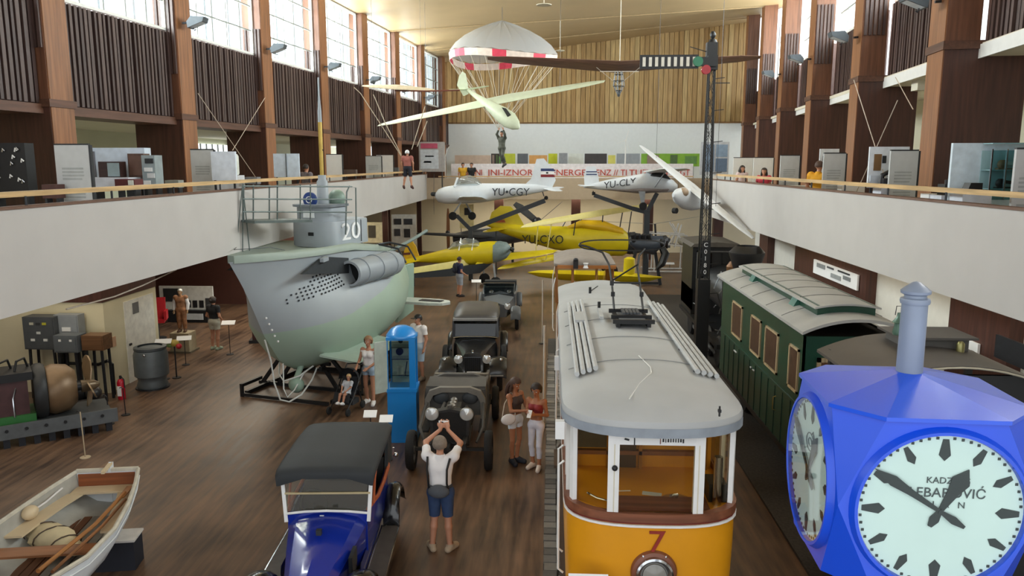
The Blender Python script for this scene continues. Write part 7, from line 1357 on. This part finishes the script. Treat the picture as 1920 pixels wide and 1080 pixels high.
# near left: tool panel, display wall with television
def gpanel(name, label, px0, px1, py0, py1, Y, mat, cat='cabinet', d=.25, legs=True):
    return panel(name, label, px0, px1, py0, py1, Y, mat, d, cat, legs, 4.1)
r, w_, z0, z1 = gpanel('tool_panel', 'black panel hung with white and silver tools at the picture edge', -14, 45, 268, 362, 13.4, mt('#141416', .5), 'panel')
random.seed(5)
for i in range(11): x, z = random.uniform(-.2, w_ / 2 - .04), random.uniform(z0 + .1, z1 - .1); M().tube([(x, -.03, z), (x + .02, -.04, z + .06), (x + .05, -.03, z + .02)], .014, 5).o('tool', CHROME if i % 2 else WHITE, r)
r, w_, z0, z1 = gpanel('display_stand', 'pale blue white display wall behind the television on the gallery', 164, 270, 277, 345, 15.1, mt('#cfdcea', .5), 'panel'); deco(r, w_, z0, z1, [(.0, .17, .1, .9, '#75767e', 'grey_panel')])
r, w_, z0, z1 = gpanel('television', 'old brown television set with grey screen on the gallery', 186, 224, 303, 334, 14.6, wood('#3a2420', .5, 'x'), 'television', .22, False); deco(r, w_, z0, z1, [(.45, .97, .1, .92, '#8fa0a4', 'screen')])
r, w_, z0, z1 = gpanel('loudspeaker_box', 'brown upright box beside the grey instrument rack', 242, 268, 288, 333, 14.9, wood('#5b4034', .5), 'cabinet'); deco(r, w_, z0, z1, [(.1, .9, .1, .9, '#64473a', 'cloth_front')])
r, w_, z0, z1 = gpanel('instrument_rack', 'grey open instrument rack with metal parts', 269, 289, 291, 352, 14.7, mt('#8b979a', .5), 'machine', .3); deco(r, w_, z0, z1, [(.3, .9, .75, .9, '#1c1e20', 'dial'), (.2, .8, .5, .62, '#d9dcdb', 'coil'), (.4, .95, .3, .45, '#c2c5c6', 'coil'), (.1, .6, .08, .22, '#e2e4e3', 'coil')])
r, w_, z0, z1 = gpanel('low_cabinet', 'low white cabinet under the television', 166, 240, 333, 352, 14.4, mt('#d3d7e2', .5), 'cabinet', .45); r, w_, z0, z1 = gpanel('maroon_box', 'maroon box with a white dial next to the low white cabinet', 216, 252, 336, 354, 14.1, mt('#5b2426', .5), 'cabinet', .3); deco(r, w_, z0, z1, [(.7, .95, .4, .9, '#c9ccc4', 'dial')])
gpanel('white_display', 'pale display panel behind the white cylindrical tank', 398, 440, 284, 338, 17.6, mt('#d5dde8', .5), 'panel', .08)
p = at(436, 308, Y=18.6); r = T('cylindrical_tank', 'white cylindrical tank with pipes on the gallery beneath the crossed cables', 'tank', (p.x, p.y, 4.1)); M().lathe([(0, 1.42), (.13, 1.43), (.15, 1.47), (.15, 1.88), (.12, 1.93), (0, 1.95)], 20).o('drum', mt('#d3d8cf', .4), r); M().tube([(-.28, -.1, .1), (-.28, -.1, 1.5), (-.1, 0, 1.6)], .02, 6).o('pipe', STEEL, r); M().b2(-.45, -.3, -.05, .05, .5, 1.5).o('gauge_glass', mt('#8d9794', .3), r); M().b2(-.4, .2, -.2, .2, 0, 1.42).o('base', mt('#c9ccd2', .5), r)
r, w_, z0, z1 = gpanel('round_top_display', 'pale blue display panel with rounded corner behind the seated visitor', 514, 560, 288, 332, 22.6, mt('#c5d3e2', .5), 'panel', .06); deco(r, w_, z0, z1, [(.48, .52, 0, 1, '#5f666c', 'divider')])
r, w_, z0, z1 = gpanel('display_case', 'tall grey display case with pink header at the end of the gallery', 786, 832, 266, 322, 43.2, mt('#a6a2a0', .5), 'display case', .4); deco(r, w_, z0, z1, [(.08, .75, .78, .95, '#b8506a', 'header'), (.06, .78, .1, .74, '#c3cad2', 'picture'), (.2, .5, .3, .36, '#3c4046', 'model'), (.25, .6, .5, .54, '#4a4e54', 'model')])
for i, (px, py0, py1, c) in enumerate(((92, 346, 372, '#4a2a24'), (322, 338, 352, '#8d8f88'), (470, 332, 345, '#7a7c80'), (655, 318, 330, '#5a4a42'), (735, 314, 326, '#6a6a6a'))):
    gpanel('small_exhibit', ('small maroon crate behind the gallery rail near the picture edge', 'small grey glass case behind the gallery rail past the instrument rack', 'small grey instrument behind the gallery rail by the gangway', 'small brown model behind the gallery rail near the periscope', 'small grey model behind the rail near the hanging pilot')[i], px - 12, px + 12, py0, py1, (12.9, 16.4, 20.2, 29.5, 37.5)[i], mt(c, .5), 'exhibit', .25)
# opposite gallery
r, w_, z0, z1 = gpanel('glass_showcase', 'large pale blue glass showcase with shelves and small models on the gallery', 1776, 1925, 268, 396, 12.95, mt('#d3e2ec', .5), 'showcase', .06)
sh_ = mt('#a9cbd0', .3, 0, .04)
M().b2(-w_ * .1, w_ * .5, -.32, -.3, z0 + .2, z1 - .12).o('glass_front', glass('#cfe6e8', .1, 'show'), r); M().b2(-w_ * .1, w_ * .5, -.02, 0, z0 + .2, z1 - .12).o('back_panel', sh_, r)
for z in (.35, .62, 1.0): M().b2(-w_ * .1, w_ * .5, -.3, -.02, z0 + (z1 - z0) * z - .02, z0 + (z1 - z0) * z - .005).o('glass_shelf', mt('#8fb4ba', .2), r)
for x in (-.1, .1, .5): M().b2(w_ * x - .01, w_ * x + .01, -.32, -.3, z0 + .2, z1 - .1).o('glazing_bar', SLT if x == .5 else CHROME, r)
for z_, (n_, lb, c) in zip((.62, .35), (('model_cannon', 'small brown and white model on the upper shelf of the glass showcase', '#8a6a4c'), ('model_telescope', 'small black model on the middle shelf of the glass showcase', '#1d1f22'))):
    g = T(n_, lb, 'model', tuple(Vector(r.location) + Vector((w_ * .22, -.17, z0 + (z1 - z0) * z_ - .003)))); M().box((.1, 0, .08), (.34, .09, .05), (0, 8, 0)).o('barrel', mt('#cfd2cf' if n_ == 'model_cannon' else c, .4), g); M().ball((-.12, 0, .08), (.08, .06, .08), 10).o('carriage', mt(c, .5), g); M().b2(-.2, .2, -.05, .05, 0, .02).o('foot', mt(c, .5), g)
for lb, n_, px, py, X, build in (('black bellows camera on a pale counter on the gallery', 'plate_camera', 1775, 352, 6.55, 0), ('dark boxed instrument with sloping top beside the black camera', 'boxed_instrument', 1815, 350, 6.55, 1), ('black curved machine beside the white display with brown box', 'curved_machine', 1662, 340, 6.6, 2)):
    p = at(px, py, X=X); g = T(n_, lb, 'machine', (p.x + .05, p.y, 4.1)); zt = p.z - 4.1
    M().b2(-.22, .22, -.2, .2, 0, zt - .12).o('plinth', mt('#d8dce6', .5), g)
    if build == 0: M().b2(-.14, .06, -.12, .12, zt - .12, zt + .06).o('camera_body', BLACK, g); M().lathe([(0, 0), (.05, 0), (.06, .06), (.05, .08), (0, .08)], 14, (.08, -.12, zt - .02), 'y').o('lens', STEEL, g); M().cyl((-.05, 0, zt + .06), (-.05, 0, zt + .13), .04, 10).o('finder', BLACK, g)
    elif build == 1: M().prism([(-.12, zt - .12), (.12, zt - .12), (.12, zt + .06), (-.06, zt + .06)], -.1, .1).o('box', BLACK, g); M().b2(-.16, .2, -.14, .14, zt - .13, zt - .115).o('tray', WHITE, g)
    else: M().tube([(-.16, 0, zt - .1), (-.14, 0, zt + .12), (.02, 0, zt + .2), (.14, 0, zt + .16)], .05, 8).o('arm', BLACK, g); M().b2(-.15, .15, -.1, .1, zt - .12, zt + .06).o('body', mt('#2c2e33', .5), g)
r, w_, z0, z1 = gpanel('white_display', 'white display panel with a brown box and black gadget beyond the tall information board', 1626, 1706, 275, 352, 15.9, mt('#dbe2ea', .5), 'panel', .05); deco(r, w_, z0, z1, [(.12, .3, .42, .82, '#7a5a34', 'wooden_box'), (.33, .42, .6, .78, '#202226', 'gadget'), (.05, .35, .15, .3, '#c9d2de', 'print')])
r, w_, z0, z1 = gpanel('white_display', 'narrow white display panel behind the man in yellow', 1534, 1574, 279, 345, 21.0, mt('#dde3e8', .5), 'panel', .05); deco(r, w_, z0, z1, [(.15, .4, .65, .8, '#1d1f22', 'gadget')])
for i, (px, Y) in enumerate(((1600, 18), (1762, 13.4), (1500, 22))): gpanel('low_plinth', ('low white plinth behind the rail between the man in yellow and the crossed cables', 'low white counter under the black camera', 'low white plinth behind the rail near the far boards')[i], px - 22, px + 22, 348 + (i == 1) * 16, 366 + (i == 1) * 20, Y, WHITE, 'plinth', .3)
# crossed cables
for lb, a_, b_, X in (('thin cable sloping down to the gallery rail before the white tank', (371, 175), (488, 345), -8.9), ('thin cable sloping up across another in front of the third column', (497, 183), (436, 282), -8.9), ('pale cable sloping down across the column above the grey machine', (1601, 150), (1672, 372), 6.6), ('pale cable rising from the gallery rail across the wide column', (1588, 400), (1683, 188), 6.55), ('short pale cable at the column edge above the tall information board', (1679, 145), (1712, 205), 7.3)):
    tag(M().tube([at(*a_, X=X), at(*b_, X=X)], .009, 5).o('cable', mt('#c3b6a6', .6)), lb, 'cable')
# floodlights on the columns
def flood(label, loc, s_):
    r = T('floodlight', label, 'floodlight', loc, 0, 'floodlights on the columns'); M().bar((0, 0, 0), (.3 * s_, 0, .02), .05).o('bracket', STEEL, r)
    h_ = M().prism([(.2, -.14), (.62, .02), (.66, .14), (.3, .16), (.18, .02)], -.16, .16).o('housing', mt('#4f565c', .4, .3), r)
    M().add([(.24, -.13, -.125), (.24, .13, -.125), (.6, .13, .01), (.6, -.13, .01)], [(0, 1, 2, 3)]).o('lens', mt('#c9d2d8', .15), h_); M().tube([(.3, 0, -.12), (.32, 0, -.2), (.36, 0, -.16)], .018, 6).o('adjuster', STEEL, h_)
    if s_ < 0: r.rotation_euler.z = R(180)
    return r
ords = ('second', 'third', 'fourth', 'fifth', 'sixth', 'seventh')
for i in range(6):
    y = 16.1 + 4.8 * (i + 1) + .25; flood('grey floodlight on the %s column above the submarine side gallery' % ords[i], (-12.35 + .108 * y + .06, y, 9.55), 1)
for i, z in enumerate((8.95, 9.2, 9.4, 9.55)):
    y = 15.9 + 6 * i + .35; flood('grey floodlight on the %s column of the side above the carriage' % ('nearest', 'second', 'third', 'fourth')[i], (5.79 + .1146 * y - .14, y, z), -1)
# hanging ceiling lamps
for lb, px, py, Y in (('flat disc lamp on a short rod at the top of the picture', 1020, 9, 25), ('flat disc lamp on a long thin rod left of the brown glider wire', 1050, 95, 40)):
    p = at(px, py, Y=Y); r = T('pendant_lamp', lb, 'lamp', tuple(p)); M().lathe([(0, .03), (.12, .03), (.24, .0), (.24, -.015), (0, -.015)], 20).o('shade', mt('#cfc6ac', .5), r); M().cyl((0, 0, .02), (0, 0, 13.05 - p.z), .012, 6).o('rod', mt('#cfc6b0', .5), r)
# ---------------------------------------------------------------- far gallery
a_, b_ = at(846, 331, Y=46), at(1300, 307, Y=46); bn = T('banner', 'long white banner with red capital letters along the far gallery', 'banner', ((a_.x + b_.x) / 2, 46, 4.1)); w_ = b_.x - a_.x
M().b2(-w_ / 2, w_ / 2, 0, .05, .05, b_.z - 4.1).o('board', mt('#ded9dc', .6), bn)
RD = mt('#b8402f', .6)
def wd(s__, px0, px1, sz=.5):
    t_ = text('lettering', s__, sz, RD, bn, (0, 0, 0), (90, 0, 0), .01); wid = max(v.co.x for v in t_.data.vertices) - min(v.co.x for v in t_.data.vertices)
    x0, x1 = at(px0, 324, Y=46).x - bn.location.x, at(px1, 324, Y=46).x - bn.location.x; t_.location = ((x0 + x1) / 2, -.02, at(900, 324, Y=46).z - 4.1); t_.scale = ((x1 - x0) / wid, 1, 1)
wd('ODNI', 872, 904); wd('JNI-IZNOR', 914, 1000); wd('ENERGE', 1034, 1098); wd('ENZ // TI', 1118, 1175); wd('TUZANIM', 1180, 1262); wd('GT', 1275, 1293)
tag(M().bar(at(822, 331, Y=44), at(1300, 331, Y=44), .06, .06).o('handrail', RAILX), 'wooden handrail along the far gallery below the banner', 'handrail')
lst = (('beige', 853, 920, '#c9b4a4'), ('dark photo', 921, 940, '#3c3432'), ('lime green', 945, 966, '#b9c23a'), ('dark grey', 970, 990, '#5f646a'), ('orange', 992, 1026, '#cf9a5a'), ('yellow lime', 1028, 1045, '#c2c92e'), ('white', 1066, 1094, '#d3d8d2'), ('black', 1096, 1138, '#3d3a3c'), ('pale yellow', 1140, 1154, '#d3cf6a'), ('slate grey', 1156, 1200, '#9299a0'), ('bright green', 1202, 1312, '#7fae3a'))
for i, (c_, x0, x1, hx_) in enumerate(lst):
    r, w_, z0, z1 = gpanel('exhibit_panel', '%s low exhibit panel standing along the far gallery wall' % c_, x0, x1, 288 if i % 4 else 291, 312, 50.3, mt(hx_, .6, 0, .12, 3), 'panel', .1)
    if c_ in ('dark photo', 'bright green'): deco(r, w_, z0, z1, [(.1, .3, .1, .9, '#8d7a70', 'picture'), (.5, .62, .1, .9, '#4f6a3c', 'picture'), (.75, .95, .2, .8, '#5f8a4a', 'picture')])
gpanel('grey_kiosk', 'upright grey kiosk on the far gallery between the low panels', 1048, 1064, 287, 312, 49.4, mt('#84888e', .5), 'kiosk', .4)
r, w_, z0, z1 = gpanel('photograph_display', 'tall panel of blue grey photographs near the end of the opposite gallery', 1312, 1368, 266, 328, 40, mt('#b5b8bd', .5), 'panel', .08); deco(r, w_, z0, z1, [(.08, .48, .1, .92, '#6f8299', 'photograph'), (.54, .94, .55, .92, '#7f94ab', 'photograph'), (.54, .94, .1, .5, '#5d7088', 'photograph')])
p = at(1172, 312, Y=48.8); r = T('wind_turbine_model', 'slender white wind turbine model on the far gallery', 'model', (p.x, 48.8, 4.1)); zt = at(1172, 263, Y=48.8).z - 4.1
M().cyl((0, 0, 0), (0, 0, zt), .06, 8, .03).o('tower', WHITE, r); M().box((0, 0, zt), (.12, .2, .1)).o('nacelle', WHITE, r)
for t in (75, 200, 290): M().bar((0, -.13, zt), (.62 * math.cos(R(t)), -.13, zt + .62 * math.sin(R(t))), .05, .02).o('blade', WHITE, r)
r = T('model_flagpole', 'thin white mast with a bent top at the end of the window side gallery', 'mast', tuple(at(835, 320, Y=46) * Vector((1, 1, 0)) + Vector((0, 0, 4.1)))); M().tube([(0, 0, 0), (0, 0, 2.1), (.12, 0, 2.5), (.25, 0, 2.7)], .025, 6).o('pole', WHITE, r); M().b2(-.12, .12, -.12, .12, 0, .03).o('foot', STEEL, r)
# bright window of the room behind the gallery
w9 = sempty('window_20', (-15.9, 0, 0)); ya_, yb_ = at(417, 265, X=-15.9).y, at(374, 265, X=-15.9).y
ya_, yb_ = min(ya_, yb_), max(ya_, yb_); zb_ = 5.2
M().b2(-.02, .0, ya_ - .6, yb_ + .6, zb_, 6.7).o('pane', glow('#eef3f6', 1.6), w9)  # daylight put in as the pane's own glow
for i in range(7): y = ya_ - .6 + (yb_ - ya_ + 1.2) * i / 6; M().b2(0, .05, y - .03, y + .03, zb_, 6.7).o('muntin', MUN, w9)
